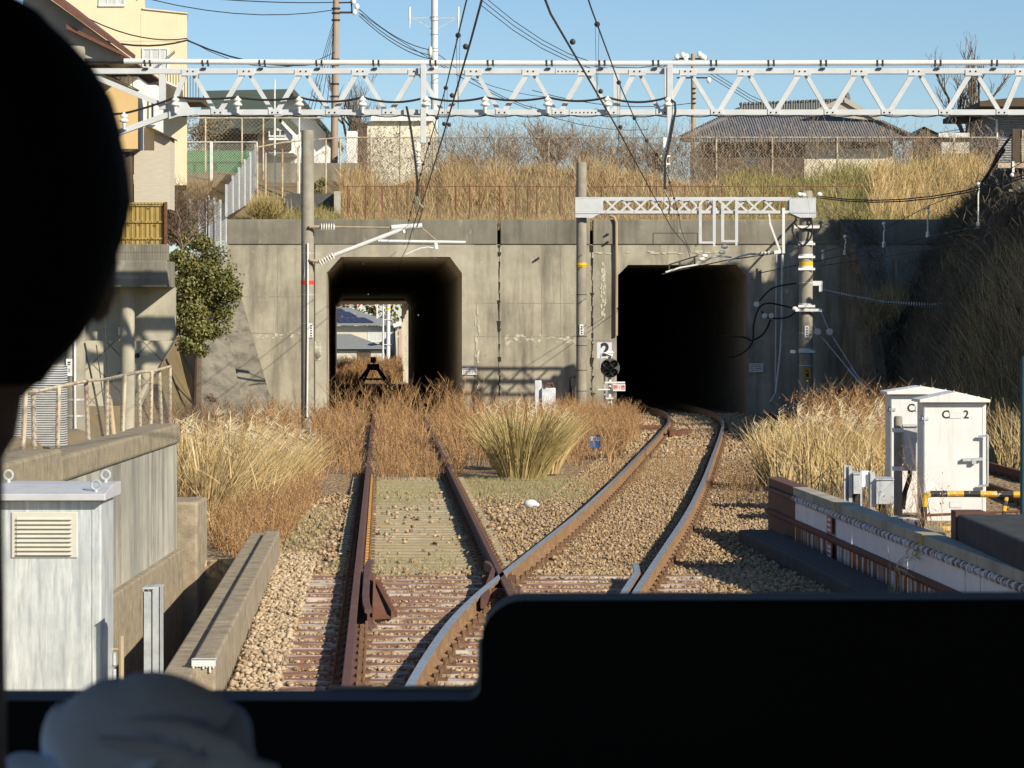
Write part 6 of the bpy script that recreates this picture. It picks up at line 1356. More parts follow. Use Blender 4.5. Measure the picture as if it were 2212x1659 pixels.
wsign(998.5, 1030.5, 791, 809.5, YP-.05, 'white plate with lines of small black writing, right of the left tunnel mouth')
wsign(1618.5, 1648.5, 785, 804, YP-.05, 'shaded white plate with small black writing, right of the dark tunnel mouth')
mb = MB(); mb.box(pX(680),pX(693),YP-.052,YP-.034,pZ(779),pZ(738)); o = mb.build('rubble_patch', gravel_mat('rubble_panel',[(.12,.11,.09),(.45,.42,.35),(.55,.52,.45)],7)); tag(o, 'small panel of set pebbles on the wall beside the tall left pole', 'panel')
Y = 84; t = thing('switch_machine', (XX(1180,Y),Y,-.2), 'white point machine with a rusty handle half hidden in grass, between the tunnel mouths', 'point machine')
mb = MB(); mb.box(XX(1155,Y),XX(1170,Y),Y,Y+.3,-.2,ZZ(822,Y)); mb.box(XX(1170,Y),XX(1200,Y),Y-.1,Y+.4,-.2,ZZ(838,Y)); mb.prism([(XX(1172,Y),ZZ(838,Y)),(XX(1186,Y),ZZ(826,Y)),(XX(1190,Y),ZZ(838,Y))],Y,Y+.2); mb.build('body', M('flaking_white',(.66,.68,.70),(.45,.47,.5),5,.7), t, bevel=.02)
mb = MB(); mb.tube([P(1176,838,Y-.1),P(1182,830,Y-.1),P(1193,828,Y-.1),P(1195,836,Y-.1)],.04,6); mb.build('handle', m_rust, t)
mb = MB(); mb.lathe((XX(1250,89),90.6,-.2),[(.30,0),(.28,.25),(.2,.42),(.05,.45)],16); o = mb.build('yellow_cover', m_yellow, smooth=True); tag(o, 'yellow plastic cover at the foot of the pole between the tunnel mouths', 'cover')
mb = MB(); mb.tube([P(1233,870,91),P(1233,818,91),P(1237,813,91),P(1243,815,91)],.05,8); o = mb.build('bent_pipe', m_cable, smooth=True); tag(o, 'black bent pipe against the wall, left of the pole with the yellow band', 'pipe')
Y = 76; mb = MB(); mb.bar((xm(Y)-1.9,Y,-.12),(xm(Y)-.7,Y,-.12),.07,.07); mb.bar((xm(Y+2)-2.2,Y+1.5,-.12),(xm(Y+2)-.8,Y+1.7,-.12),.09,.06); o = mb.build('point_rod', m_rust); tag(o, 'rusty point rods beside the running line near the dark tunnel', 'point rod')
mb = MB(); mb.box(xm(72)-.62,xm(72)-.42,71.4,72.6,-.17,-.02); mb.bar((xm(72)-.5,71.5,-.1),(xm(73)-.1,73.5,-.1),.2,.12); o = mb.build('rail_heel_block', m_rust); tag(o, 'rusty block bolted inside the left running rail before the tunnel', 'block')

# ---------------------------------------------------------------- wires and posts on the right
Yg = 92.0
mb = MB()
for dy in (0,6): mb.tube(sag(P(1772,424+dy*.6,Yg), P(2330,338+dy,70), .5), .019, 5)
o = mb.build('feeder_cable', m_cable); tag(o, 'pair of thick black cables from the right pole up to the post on the slope', 'cable')
t = thing('signal_cable_run', P(1990,520,84), 'thin wire carried on short white rods across the shaded slope', 'cable')
mb = MB(); mb.tube([P(1640,590,92),P(1774,562,91),P(1909,533,87),P(2004,512,84),P(2199,472,76),P(2300,452,73)],.016,5); mb.tube([P(1774,546,91),P(1825,530,90),P(1909,495,87),P(2004,446,84),P(2113,400,80),P(2230,340,76)],.012,5); mb.tube([P(1774,626-52,91),P(1909,543+12,88),P(2230,500,78)],.012,5); mb.build('wire', m_wire, t)
for px, a, b, Y in ((1778,540,560,91),(1825,508,552,90),(1909,480,534,87),(2004,446,512,84),(2113,395,492,80)):
    mb = MB(); mb.sph(P(px,a+3,Y),.06,.06,.06,8,6); mb.tube([P(px,a+4,Y),P(px+2,a+14,Y),P(px,a+24,Y),P(px,b-10,Y)],.022,6); mb.lathe(P(px,b-3,Y),[(.02,-.05),(.06,-.05),(.05,.06),(.06,.1),(.02,.14)],8); mb.build('hanger', m_porc, t, smooth=True)
t = thing('messenger_cable', P(1990,660,84), 'heavy cable with closely set rings sagging from the right pole to the right edge', 'cable')
pts = [P(1774,628,91.5),P(1840,642,89.5),P(1909,655,87.5),P(2009,661,84.5),P(2110,655,81.5),P(2212,641,78.5),P(2320,622,75.5)]
sp = []
for i in range(len(pts)-1):
    for k in range(18): sp.append(pts[i].lerp(pts[i+1], k/18))
mb = MB(); mb.tube(sp, .022, 6); mb.tube([p+Vector((0,0,.09)) for p in sp], .014, 5); mb.build('cable', m_cable, t)
mb = MB()
for p in sp[::1]: mb.box(p.x-.014,p.x+.014,p.y-.035,p.y+.035,p.z-.03,p.z+.10)
mb.build('ring', m_steel, t)
t = thing('stay_wire', P(1820,760,90), 'pair of stay wires with round white insulators slanting from the right pole to the ground', 'wire')
mb = MB(); mb.tube([P(1772,669,91.4),P(1792,717,90.9),P(1845,800,89.5),P(1890,862,88.5)],.02,5); mb.tube([P(1740,670,91.4),P(1766,717,91),P(1835,800,89.5),P(1895,870,88)],.02,5); mb.tube([P(1840,795,89.6),P(1890,862,88.5)],.035,6); mb.tube([P(1832,797,89.6),P(1895,870,88)],.035,6); mb.build('wire', m_steel, t)
mb = MB()
for a in (1766,1792): mb.lathe(P(a,717,90.8),[(.03,-.09),(.10,-.09),(.125,-.02),(.12,.05),(.05,.09)],14,'y')
mb.build('insulator', m_porc, t, smooth=True)
Y = 80; t = thing('slope_post', (XX(2195,Y),Y,5), 'old post wrapped in dry creepers with rusty crossarms, at the upper right edge', 'post')
mb = MB(); mb.box(XX(2186,Y),XX(2204,Y),Y-.1,Y+.1,4.5,ZZ(279,Y)); mb.build('shaft', m_timber, t)
mb = MB(); mb.box(XX(2206,Y),XX(2209,Y),Y-.15,Y-.1,4.5,ZZ(281,Y)); mb.build('edge_strip', m_postr, t)
mb = MB(); mb.box(XX(2152,Y),XX(2260,Y),Y-.3,Y-.2,ZZ(364,Y),ZZ(353,Y)); mb.box(XX(2176,Y),XX(2260,Y),Y-.3,Y-.2,ZZ(415,Y),ZZ(410,Y)); mb.bar(P(2180,463,Y-.3),P(2250,440,Y-.3),.06,.08); mb.build('crossarm', m_postr, t)
mb = MB(); mb.box(XX(2182,Y),XX(2187,Y),Y-.34,Y-.3,ZZ(374,Y),ZZ(350,Y)); mb.sph(P(2186,378,Y-.35),.06,.06,.06,8,6); mb.sph(P(2200,407,Y-.35),.06,.06,.06,8,6); mb.build('insulator', m_porc, t)
mb = MB(); mb.cyl(P(1936,670,90.9),P(1935,560,90.9),.09,.075,12); o = mb.build('wooden_post', m_wood, smooth=True); tag(o, 'short pale wooden post sticking out of the shaded slope', 'post')
t = thing('slope_netting_frame', P(2090,480,84), 'dark bars and ladder like frames laid down the shaded slope', 'frame')
def onhill(px, py, Ys=np.linspace(93, 58, 200), lift=.12):   # where the sight line meets the slope
    for Y in Ys[::-1]:
        p = P(px, py, Y)
        if p.z < h_hill(p.x, Y) + lift: return p
    return P(px, py, 88)
mb = MB()
for a in (((2088,468),(2170,322)),((2130,390),(2190,285)),((2075,500),(2140,400)),((2150,560),(2215,410)),((2200,690),(2215,655)),((2140,690),(2215,560))):
    p, q_ = [onhill(*v) for v in a]; MB().tube([p, p.lerp(q_,.5)+Vector((-.1,-.1,.05)), q_], .045, 6).build('bar', m_black, t)
for a in (((2068,510),(2125,508)),((2070,490),(2120,486)),((2062,540),(2100,542)),((2090,632),(2120,630)),((2140,820),(2170,818))):
    p, q_ = [onhill(*v) for v in a]; MB().tube([p, q_], .04, 6).build('rung', m_black, t)
# ---------------------------------------------------------------- vegetation
GOLD = [(.30,.20,.085),(.46,.33,.15),(.58,.44,.22),(.40,.275,.115),(.66,.52,.29),(.35,.25,.10)]
BROWN = [(.15,.08,.045),(.32,.18,.085),(.43,.26,.12),(.22,.12,.06),(.37,.21,.095),(.27,.17,.09),(.45,.30,.15)]
OLIVE = [(.20,.165,.06),(.36,.28,.115),(.46,.35,.16),(.26,.21,.075),(.52,.41,.20)]
GREEN = [(.05,.055,.014),(.10,.105,.026),(.17,.16,.042),(.07,.075,.019),(.25,.22,.07),(.13,.125,.033)]
m_gold = MI('dry_gold_grass', GOLD, patch=.6); m_brown = MI('dry_brown_weed', BROWN, patch=.7); m_olive = MI('olive_grass', OLIVE, patch=.8)
m_green = MI('evergreen_leaf', GREEN, rough=.5, spec=.4, patch=.9); m_twig = MI('bare_twig', [(.10,.07,.05),(.17,.12,.085),(.13,.09,.06),(.22,.16,.115)])
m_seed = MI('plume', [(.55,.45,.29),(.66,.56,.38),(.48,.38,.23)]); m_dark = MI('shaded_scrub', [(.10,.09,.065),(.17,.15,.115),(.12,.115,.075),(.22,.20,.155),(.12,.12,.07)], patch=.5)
m_turf = MI('pale_turf', [(.25,.24,.12),(.33,.30,.16),(.20,.20,.09),(.38,.33,.19)])
m_pale = M('pale_twig', (.28,.205,.16), (.22,.16,.125), 8, .9)
m_bark = M('bark', (.13,.10,.075), (.09,.07,.05), 8, .95, 0, .4, 30)

def blades(pts, z, hgt, w, lean=.25, bend=.35, nseg=3, hvar=.35, dirbias=(0,0)):
    N = len(pts); a = rng.uniform(0, 2*math.pi, N); r = rng.uniform(0, 1, N)**.7
    d = np.stack([np.cos(a)*lean*r+dirbias[0], np.sin(a)*lean*r+dirbias[1], np.ones(N)], 1); d /= np.linalg.norm(d, axis=1)[:,None]
    L = hgt*(1 + rng.uniform(-hvar, hvar, N)); bv = np.stack([np.cos(a)*bend*r*L+dirbias[0]*L*.5, np.sin(a)*bend*r*L, -.25*bend*r*L], 1)
    base = np.column_stack([pts, np.broadcast_to(z, (N,))])
    return strips(base, d, L, w*rng.uniform(.6, 1.3, N), bv, nseg), (base, d, L, bv)
def tip(info, t):
    base, d, L, bv = info; return base + d*(L*t)[:,None] + bv*(t*t)
def sproutset(info, k, t0, t1, size, asp=.5, spread=.04):
    parts = []
    for _ in range(k):
        n_ = len(info[0]); t = rng.uniform(t0, t1, n_); c = info[0] + info[1]*(info[2]*t)[:,None] + info[3]*(t*t)[:,None] + rng.normal(0, spread, (n_,3)); parts.append(cards(c, size*rng.uniform(.6,1.4,n_), None, asp))
    return merge(parts)
def weeds(pts, z, hgt, w, seeds=8, ssize=.018, twigs=4):  # upright stalks with short side twigs and seed heads
    (v, f), info = blades(pts, z, hgt, w, .36, .34, 3)
    out = [(v, f)]
    for _ in range(twigs):
        n_ = len(pts); t = rng.uniform(.35, .95, n_); b = info[0] + info[1]*(info[2]*t)[:,None] + info[3]*(t*t)[:,None]
        a = rng.uniform(0, 6.28, n_); d = np.stack([np.cos(a)*.7, np.sin(a)*.7, rng.uniform(.4,1.2,n_)], 1); d /= np.linalg.norm(d, axis=1)[:,None]
        out.append(strips(b, d, info[2]*rng.uniform(.12,.32,n_), w*.6, np.zeros((n_,3)), 1))
    out.append(sproutset(info, seeds, .3, 1.02, ssize, .6, float(np.mean(hgt))*.06))
    return merge(out)
def inpoly(n, poly):
    poly = np.array(poly); lo, hi = poly.min(0), poly.max(0); res = []
    while sum(map(len, res)) < n:
        p = rng.uniform(lo, hi, (n*2, 2)); x, y = p[:,0], p[:,1]; ins = np.zeros(len(p), bool); j = len(poly)-1
        for i in range(len(poly)):
            xi, yi = poly[i]; xj, yj = poly[j]
            c = ((yi > y) != (yj > y)) & (x < (xj-xi)*(y-yi)/(yj-yi+1e-12)+xi); ins ^= c; j = i
        res.append(p[ins])
    return np.concatenate(res)[:n]
def clear_rails(p, m=.13, track=(True, True)):
    ok = np.ones(len(p), bool)
    for fx, use in ((vxl, track[0]), (vxm, track[1])):
        if use:
            o_ = np.abs(p[:,0]-fx(p[:,1])); ok &= np.abs(o_-G) > m
    return p[ok]
def stuff(name, parts, mat, label, cat): 
    v, f = merge(parts); o = link_mesh(name, v, f, mat); tag(o, label, cat, kind='stuff'); return o

# brown weeds over the disused siding
g = []
p = clear_rails(inpoly(3300, [(-3.4,54),(-.9,53),(-1.0,60),(-1.4,85),(-6.0,85),(-5.0,70)]), .2, (True, False)); hv = .5*rng.uniform(.6,1.25,len(p))*(1+.25*np.sin(p[:,0]*2.3+p[:,1]*.6)); g.append(weeds(p, -.22, hv, .018, 8, .032))
p = clear_rails(inpoly(550, [(-3.0,50.5),(-1.0,50.5),(-1.0,57),(-3.2,57)]), .14, (True, False)); g.append(weeds(p, -.22, .38, .009, 10, .02))
p = inpoly(1700, [(-4.3,36),(-3.1,38),(-3.6,60),(-4.2,70),(-7,72),(-6.3,50)]); g.append(weeds(p, -.3, .5*rng.uniform(.6,1.3,len(p)), .013, 9, .026))
p = inpoly(1800, [(-3.3,33.9),(-2.95,36),(-3.15,46),(-3.7,46),(-3.9,36)]); g.append(weeds(p, -.28, .42*rng.uniform(.5,1.3,len(p)), .010, 9, .022))
p = inpoly(900, [(-1.2,56),(1.6,56),(2.6,66),(1,80),(-1.2,90)]); g.append(weeds(p, -.2, .5, .012, 9, .024))
stuff('dry_weeds', g, m_brown, 'dense reddish brown dead weeds swallowing the disused siding in front of the left tunnel', 'weeds')
p = inpoly(900, [(-8.2,62),(-5.6,62),(-6.2,88),(-8.0,88)]); zz_ = np.array([h_left(a,b) for a,b in p]); v, f = weeds(p, zz_, .75*rng.uniform(.5,1.4,len(p)), .018, 8, .03, 5); o = link_mesh('bank_weeds', v, f, m_brown); tag(o, 'brown weeds at the foot of the slanting wing walls', 'weeds', kind='stuff')
p = inpoly(160, [(-4.2,78),(-1.2,78),(-1.2,90),(-6.0,90)]); v, f = weeds(p, -.2, 1.05, .018, 8, .03, 7); o = link_mesh('tall_weeds', v, f, m_brown); tag(o, 'taller branching dead weeds standing against the dark left tunnel mouth', 'weeds', kind='stuff')
# short turf patches
g = []
for poly, n_ in (([(-2.55,43.5),(-1.2,43.5),(-1.3,50),(-2.75,50)],5200),([(-2.1,31.4),(-.6,31.4),(-.7,34.0),(-2.1,33.2)],1700),([(-.6,45),(1.3,44.5),(1.5,52),(-.9,52)],5200),([(-3.0,33),(-2.35,33),(-2.6,43),(-3.2,43)],1200),([(2.0,52),(3.2,52),(3.6,60),(2.4,60)],900)):
    p = clear_rails(inpoly(n_, poly)); g.append(blades(p, -.2, .055, .006, .8, .5, 1)[0])
stuff('turf', g, m_turf, 'short pale green turf between and beside the rails of the disused siding', 'grass')

# pampas clumps (each a plant of its own)
def pampas(name, x, y, z, hgt, rad, n, label, cat='grass clump', mats=(m_gold, m_seed), plumes=26, lean=.55, bend=.6, w=.012, wind=(0,0), group=None):
    t = thing(name, (x,y,z), label, cat, group)
    a = rng.uniform(0, 6.28, n); r = rad*.35*np.sqrt(rng.random(n)); p = np.stack([x+np.cos(a)*r, y+np.sin(a)*r], 1)
    d = np.stack([np.cos(a)*rng.uniform(0,lean,n)+wind[0], np.sin(a)*rng.uniform(0,lean,n)+wind[1], np.ones(n)], 1); d /= np.linalg.norm(d, axis=1)[:,None]
    L = hgt*rng.uniform(.5,1.1,n); bv = np.stack([np.cos(a)*bend*L*rng.random(n)+wind[0]*L, np.sin(a)*bend*L*rng.random(n), -bend*.35*L*rng.random(n)], 1)
    v, f = strips(np.column_stack([p, np.full(n, z)]), d, L, w*rng.uniform(.5,1.2,n), bv, 4); link_mesh('foliage', v, f, mats[0], t)
    if plumes:
        k = plumes; a = rng.uniform(0, 6.28, k); p = np.stack([x+np.cos(a)*rad*.3*rng.random(k), y+np.sin(a)*rad*.3*rng.random(k), np.full(k, z)], 1)
        d = np.stack([np.cos(a)*lean*.5+wind[0], np.sin(a)*lean*.4, np.ones(k)], 1); d /= np.linalg.norm(d, axis=1)[:,None]; L = hgt*rng.uniform(.85,1.2,k)
        bv = np.stack([(np.cos(a)*.12+wind[0]*.5)*L, np.sin(a)*.1*L, -.05*L], 1); parts = [strips(p, d, L, w*.6, bv, 4)]
        tp = p + d*L[:,None] + bv
        for q_ in range(9):
            dd = np.stack([rng.uniform(.2,.6,k)*np.sign(wind[0]+.01)+rng.normal(0,.2,k), rng.normal(0,.25,k), rng.uniform(-.3,.5,k)], 1); parts.append(strips(tp-d*(L*rng.uniform(0,.1,k))[:,None], dd/np.linalg.norm(dd,axis=1)[:,None], rng.uniform(.09,.2,k), .016, np.stack([np.full(k,.03),np.zeros(k),np.full(k,-.05)],1), 2))
        v, f = merge(parts); link_mesh('plume', v, f, mats[1], t)
    return t
left = [(405,1105,900,.55),(450,1130,910,.5),(500,1120,905,.6),(545,1105,915,.55),(590,1090,925,.5),(625,1075,945,.45),(430,1050,905,.5),(520,1055,915,.55),(470,1075,890,.5)]
for k, (px, yb, yt, rad) in enumerate(left):
    Y = GY(yb, -.3); x = XX(px, Y); hgt = ZZ(yt, Y)+.3
    pampas('pampas_grass', x, Y, -.35, hgt*.98, rad, 300, 'pale golden pampas clump with drooping plumes, left of the disused siding', 'pampas', plumes=16, lean=.36, bend=.34, w=.017, wind=(.10,0), group='pampas left of the siding')
g = []
p = inpoly(2500, [(-5.6,41),(-3.5,41),(-3.6,52),(-5.0,60),(-7.2,62),(-6.8,46)]); g.append(blades(p, -.3, .75, .017, .35, .4)[0])
p = inpoly(700, [(-8.5,60),(-5.4,62),(-6.0,76),(-7.4,76)]); zz_ = np.array([h_left(a, b) for a, b in p]); g.append(blades(p, zz_, .42, .014, .3, .35)[0])
p = inpoly(420, [(-5.6,40),(-3.4,40),(-3.5,52),(-6.5,56)]); g.append(blades(p, rng.uniform(-.2,.5,len(p)), .6, .016, 1.3, .9)[0])
stuff('dry_grass', g, m_gold, 'straw coloured grass filling the bank between the left wall and the siding', 'grass')
Y = 52; pampas('tussock_grass', XX(1128,Y), Y, -.22, 1.42, 1.2, 1150, 'large fountain shaped tussock, golden with green at its base, between the two tracks', 'grass clump', (m_olive, m_seed), 14, .5, .42, .020, (.05,0))
pampas('tussock_grass', XX(1092,56), 56, -.22, 1.15, .8, 360, 'straw coloured tussock leaning left of the large fountain shaped one', 'grass clump', (m_gold, m_seed), 10, .42, .4, .018, (-.03,0))
pampas('tussock_grass', XX(1172,54), 54, -.22, 1.25, .9, 420, 'smaller straw tussock leaning right of the large fountain shaped one', 'grass clump', (m_gold, m_seed), 12, .42, .38, .020, (.05,0))
g = []
p = clear_rails(inpoly(1700, [(-.9,60),(.9,60),(2.2,72),(2.6,90),(-1.2,90)]), .2, (False, True)); g.append(blades(p, -.2, .7, .016, .28, .35)[0])
p = clear_rails(inpoly(2000, [(.8,56),(2.2,56),(3.2,70),(3.6,84),(1.0,84)]), .25, (False, True)); p = p[p[:,0] < vxm(p[:,1])-1.3]; p = p[~((np.abs(p[:,0]-.02976*p[:,1]) < .26) & (p[:,1] < 60.2))]; g.append(weeds(p, -.2, .62, .014, 8, .028))
stuff('dry_grass', g, m_brown, 'mixed brown and straw grass around the signal between the two tunnel mouths', 'grass')
# right hand side
g = []
p = inpoly(3000, [(4.1,43.5),(5.7,42),(7.4,47),(8.2,60),(6.3,62),(5.0,56)]); p = p[p[:,0] > vxm(p[:,1])+1.75]; g.append(blades(p, -.22, .88, .019, .34, .45, 3)[0])
p = inpoly(1800, [(3.9,40),(5.4,38.6),(6,44),(4.6,46)]); p = p[p[:,0] > vxm(p[:,1])+1.8]; g.append(blades(p, -.22, .42, .007, .5, .4, 3)[0])
p = inpoly(420, [(4.4,43),(5.9,42),(7.2,50),(6.4,58)]); p = p[p[:,0] > vxm(p[:,1])+2]; g.append(blades(p, rng.uniform(-.2,.5,len(p)), .6, .016, 1.3, .9)[0])
stuff('dry_grass', g, m_gold, 'golden dry grass right of the running line, before the white cabinets', 'grass')
for k, (px, yb, yt) in enumerate(((1665,1055,905),(1715,1062,900),(1760,1068,890),(1805,1066,885),(1850,1060,880),(1885,1062,905))):
    Y = GY(yb, -.2); x = max(XX(px,Y), xm(Y)+1.9); pampas('pampas_grass', x, Y, -.25, ZZ(yt,Y)+.25, .5, 260, 'pale golden pampas clump with upright plumes, right of the running line', 'pampas', plumes=14, lean=.36, bend=.34, w=.017, wind=(.06,0), group='pampas right of the running line')
g = []
p = inpoly(420, [(5.6,50),(7.6,52),(9.5,66),(7.2,68)]); p = p[p[:,0] > vxm(p[:,1])+2.2]; g.append(weeds(p, -.22, 1.25, .020, 16, .045, 9))
p = inpoly(260, [(9,60),(12,60),(12.5,72),(10,72)]); g.append(weeds(p, -.3, 1.3, .012, 12, .03, 8))
stuff('tall_weeds', g, m_brown, 'dark branching seed heads of dead weeds rising behind the right hand grass', 'weeds')
g = []
p = inpoly(7000, [(8.9,56),(10.5,54),(13.0,66),(13.2,76),(9.6,78)]); p = p[(p[:,0] < 8.0) | (p[:,0] > 9.8)]; zz_ = np.array([max(-.3, h_hill(a,b)-.1) for a, b in p]); g.append(blades(p, zz_, 1.15, .014, .28, .4)[0])
p = inpoly(900, [(6.4,33.5),(7.6,33.5),(8.0,37),(5.3,37),(5.2,35.5)]); g.append(blades(p, -.25, .35, .005, .5, .4)[0])
stuff('dry_grass', g, m_gold, 'tall straw grass at the foot of the slope behind the white cabinets', 'grass')
# slender weeds in front of the nearer cabinet and the girder
g = []
p = np.array([[XX(1985+i*6,36.4)+rng.uniform(-.05,.05), 36.3+rng.uniform(-.4,.4)] for i in range(7)]); v, f = weeds(p, -.1, 1.0, .008, 10, .03, 8); o = link_mesh('roadside_weed', v, f, m_brown); tag(o, 'thin dry stalks with feathery tips in front of the nearer white cabinet', 'weeds')
p = np.array([[XX(1860+i*7,35.6)+rng.uniform(-.1,.1), 35.5+rng.uniform(-.5,.8)] for i in range(22)]); v, f = weeds(p, -.2, .65, .006, 5, .02, 5); o = link_mesh('roadside_weed', v, f, m_brown); tag(o, 'thin reddish stalks around the small junction boxes', 'weeds')
pampas('pampas_grass', 3.72, 27.2, -.2, .62, .22, 14, 'few thin pampas stems drooping in front of the white girder', 'pampas', plumes=5, lean=.22, bend=.3, w=.008, wind=(.10,0))

# the terrace above the portals
def band_(n_, px0, px1, Y0, Y1): 
    y = rng.uniform(Y0, Y1, n_); px = rng.uniform(px0, px1, n_); return np.stack([(px-CX)/F*y, y], 1)
def onplat(p): return np.array([h_top(a, b) for a, b in p])-.05
g = []
p = band_(11000, 738, 1700, 93.2, 100.5); g.append(blades(p, onplat(p), .36, .016, .6, .8)[0])
p = band_(2500, 738, 1760, 93.1, 93.9); g.append(blades(p, 6.0, .42, .014, .5, .7, 3)[0])
p = np.concatenate([band_(900, 738, 810, 96.5, 100), band_(1200, 950, 1095, 97, 100.5), band_(500, 1240, 1330, 98, 100.5)]); g.append(blades(p, onplat(p), .85, .016, .4, .5)[0])
stuff('dry_grass', g, MI('tawny_grass', [(.28,.19,.095),(.42,.30,.155),(.52,.39,.215),(.34,.235,.115),(.22,.15,.08)], patch=.5), 'tawny dead grass covering the terrace above the portal wall', 'grass')
g = []
p = band_(8500, 1560, 2100, 93.2, 101); g.append(blades(p, onplat(p), .5, .018, .6, .7)[0])
p = band_(1800, 560, 740, 93.5, 97); g.append(blades(p, onplat(p)-.1, .4, .016, .5, .6)[0])
stuff('olive_grass', g, MI('green_olive_grass', [(.14,.145,.045),(.24,.225,.08),(.36,.30,.13),(.19,.18,.06),(.44,.35,.16)], patch=.6), 'olive green grass on the right half of the terrace above the dark tunnel', 'grass')
p = band_(3000, 1880, 2130, 95, 99.5); v, f = blades(p, onplat(p), .95, .022, .3, .35, 3, .3, (.12,0))[0]; o = link_mesh('tall_grass', v, f, m_gold); tag(o, 'tall pale golden grass on the terrace below the pale shed', 'grass', kind='stuff')
# creepers on the crest fence
def tangle(n_, px0, px1, Yc, zlo, zhi, w, steps=7, st=.16, dens=None):
    y = Yc + rng.uniform(-.25, .15, n_); px = rng.uniform(px0, px1, n_); x = (px-CX)/F*y; z = zlo + (zhi-zlo)*rng.random(n_)**1.15
    c = np.stack([x,y,z],1); d = rng.normal(size=(n_,3)); d[:,1] *= .3; d /= np.linalg.norm(d,axis=1)[:,None]; parts = []
    for _ in range(steps):
        parts.append(strips(c, d, st, w, np.zeros((n_,3)), 1, None, .1)); c = c + d*st; d = d + rng.normal(0,.75,(n_,3))*np.array([1,.3,1]); d[:,2] -= .06; d /= np.linalg.norm(d,axis=1)[:,None]
    return merge(parts)
v, f = merge([tangle(2600, 935, 1500, 101, 7.9, 9.6, .014), tangle(420, 960, 1460, 101, 9.4, 9.95, .011, 7, .13), tangle(950, 1460, 2000, 101, 7.9, 9.75, .014), tangle(700, 1930, 2160, 101, 8, 9.5, .014), tangle(330, 745, 940, 101, 7.8, 9.4, .012)])
o = link_mesh('creeper', v, f, MI('dry_vine', [(.20,.145,.10),(.32,.245,.175),(.26,.185,.12),(.38,.30,.21)])); tag(o, 'leafless brown creepers tangled over the chain link fence on the crest', 'creeper', kind='stuff')
p_ = np.column_stack([XX(rng.uniform(760,930,260),111), 111.8+rng.uniform(-.2,.1,260), ZZ(rng.uniform(255,390,260),111)]); v, f = merge([tangle(200, 770, 830, 111.7, 7.6, 10.6, .016), cards(p_[(p_[:,0] > XX(780,111))], .10)])
o = link_mesh('creeper', v, f, m_twig); tag(o, 'dry creeper climbing the corner of the cream box building', 'creeper', kind='stuff')

# trees and bushes
def branch_tree(t, base, hgt, spread, depth, r0, mat, n0=5, up=.7, seed=0, part='branch'):
    r_ = np.random.default_rng(seed); mb = MB(); segs = []
    def grow(p, d, L, r, k):
        pts = [p]; q_ = p; dd = d
        for _ in range(3): dd = (dd + Vector(r_.normal(0,.13,3))).normalized(); q_ = q_ + dd*(L/3); pts.append(q_)
        if k >= 2 or r > .02: mb.tube(pts, [r, r*.88, r*.75, r*.62], 5 if r > .03 else 4)
        else: segs.append((pts, r))
        if k <= 0: return
        for i in range(int(r_.integers(3,5))):
            s = pts[int(r_.integers(1,4))]; a = r_.uniform(0,6.28); e = Vector((math.cos(a)*spread, math.sin(a)*spread, up+r_.uniform(-.3,.3))); grow(s, (dd*.6+e).normalized(), L*r_.uniform(.55,.8), r*.55, k-1)
    for i in range(n0):
        a = 6.28*i/n0 + r_.uniform(0,.8); grow(Vector(base), Vector((math.cos(a)*spread*.6, math.sin(a)*spread*.6, 1)).normalized(), hgt*.42, r0, depth)
    if segs:
        B = np.array([s[0][i] for s in segs for i in range(3)]); E = np.array([s[0][i+1] for s in segs for i in range(3)]); d = E-B; L = np.linalg.norm(d,axis=1); wv = np.repeat([max(.008, s[1]*1.6) for s in segs], 3)
        v, f = strips(B, d/L[:,None], L, wv, np.zeros_like(B), 1, None, .2); link_mesh('twig', v, f, m_twig, t)
    if mb.v: mb.build(part, mat, t)
t = thing('bare_tree', P(1190,395,104), 'leafless spreading tree on the crest, between the two hanging posts', 'tree'); branch_tree(t, P(1190,395,104), 2.9, .75, 4, .07, m_bark, 4, .6, 3)
for k, (px, hg, lab) in enumerate(((1095,1.9,'small leafless shrub on the crest, left of the spreading bare tree'),(1275,2.1,'small leafless shrub on the crest, right of the spreading bare tree'),(1355,1.7,'low leafless shrub on the crest, between the two right hand wires'),(1420,1.8,'low leafless shrub on the crest, beside the right hanging post'),(1010,1.6,'low leafless shrub on the crest, right of the cream box building'))):
    t = thing('bare_shrub', P(px,392,102.5), lab, 'shrub', 'leafless shrubs on the crest'); branch_tree(t, P(px,394,102.5), hg, .9, 4, .03, m_bark, 5, .6, 50+k)
t = thing('bare_tree', P(760,330,125), 'leafless tree behind the cream box building', 'tree'); branch_tree(t, P(765,350,125), 4.2, .6, 4, .09, m_bark, 4, .8, 5)
t = thing('bare_tree', P(2085,300,132), 'bare pollarded tree with drooping shoots behind the pale shed', 'tree'); branch_tree(t, P(2085,310,132), 4.6, .5, 4, .12, m_bark, 3, .8, 9)
t = thing('bare_bush', P(330,500,72), 'leafless reddish brown bush behind the yellow fence', 'bush')
for k, px in enumerate((270,295,320,345,370,395)): branch_tree(t, P(px,515+k*4,68), 1.9, 1.15, 4, .02, m_pale, 9, .6, 20+k)
def crown(t, c, rad, n_, size, mat, sub=14, asp=.5, squash=1.0):
    c = np.array(c); parts = []
    cs = c + rng.normal(0, .48, (sub,3))*np.array(rad); rs = rng.uniform(.3,.55,sub)
    for q_, s in zip(cs, rs):
        m_ = int(n_/sub); d = rng.normal(size=(m_,3)); d /= np.linalg.norm(d,axis=1)[:,None]; rr_ = rng.uniform(.45,1.0,m_)**.5
        parts.append(cards(q_ + d*rr_[:,None]*s*np.array(rad), size*rng.uniform(.6,1.3,m_), d, asp))
    v, f = merge(parts); return link_mesh('foliage', v, f, mat, t)
Y = 76; t = thing('evergreen_tree', P(430,745,Y), 'bushy dark green broadleaf tree left of the portal wall', 'tree')
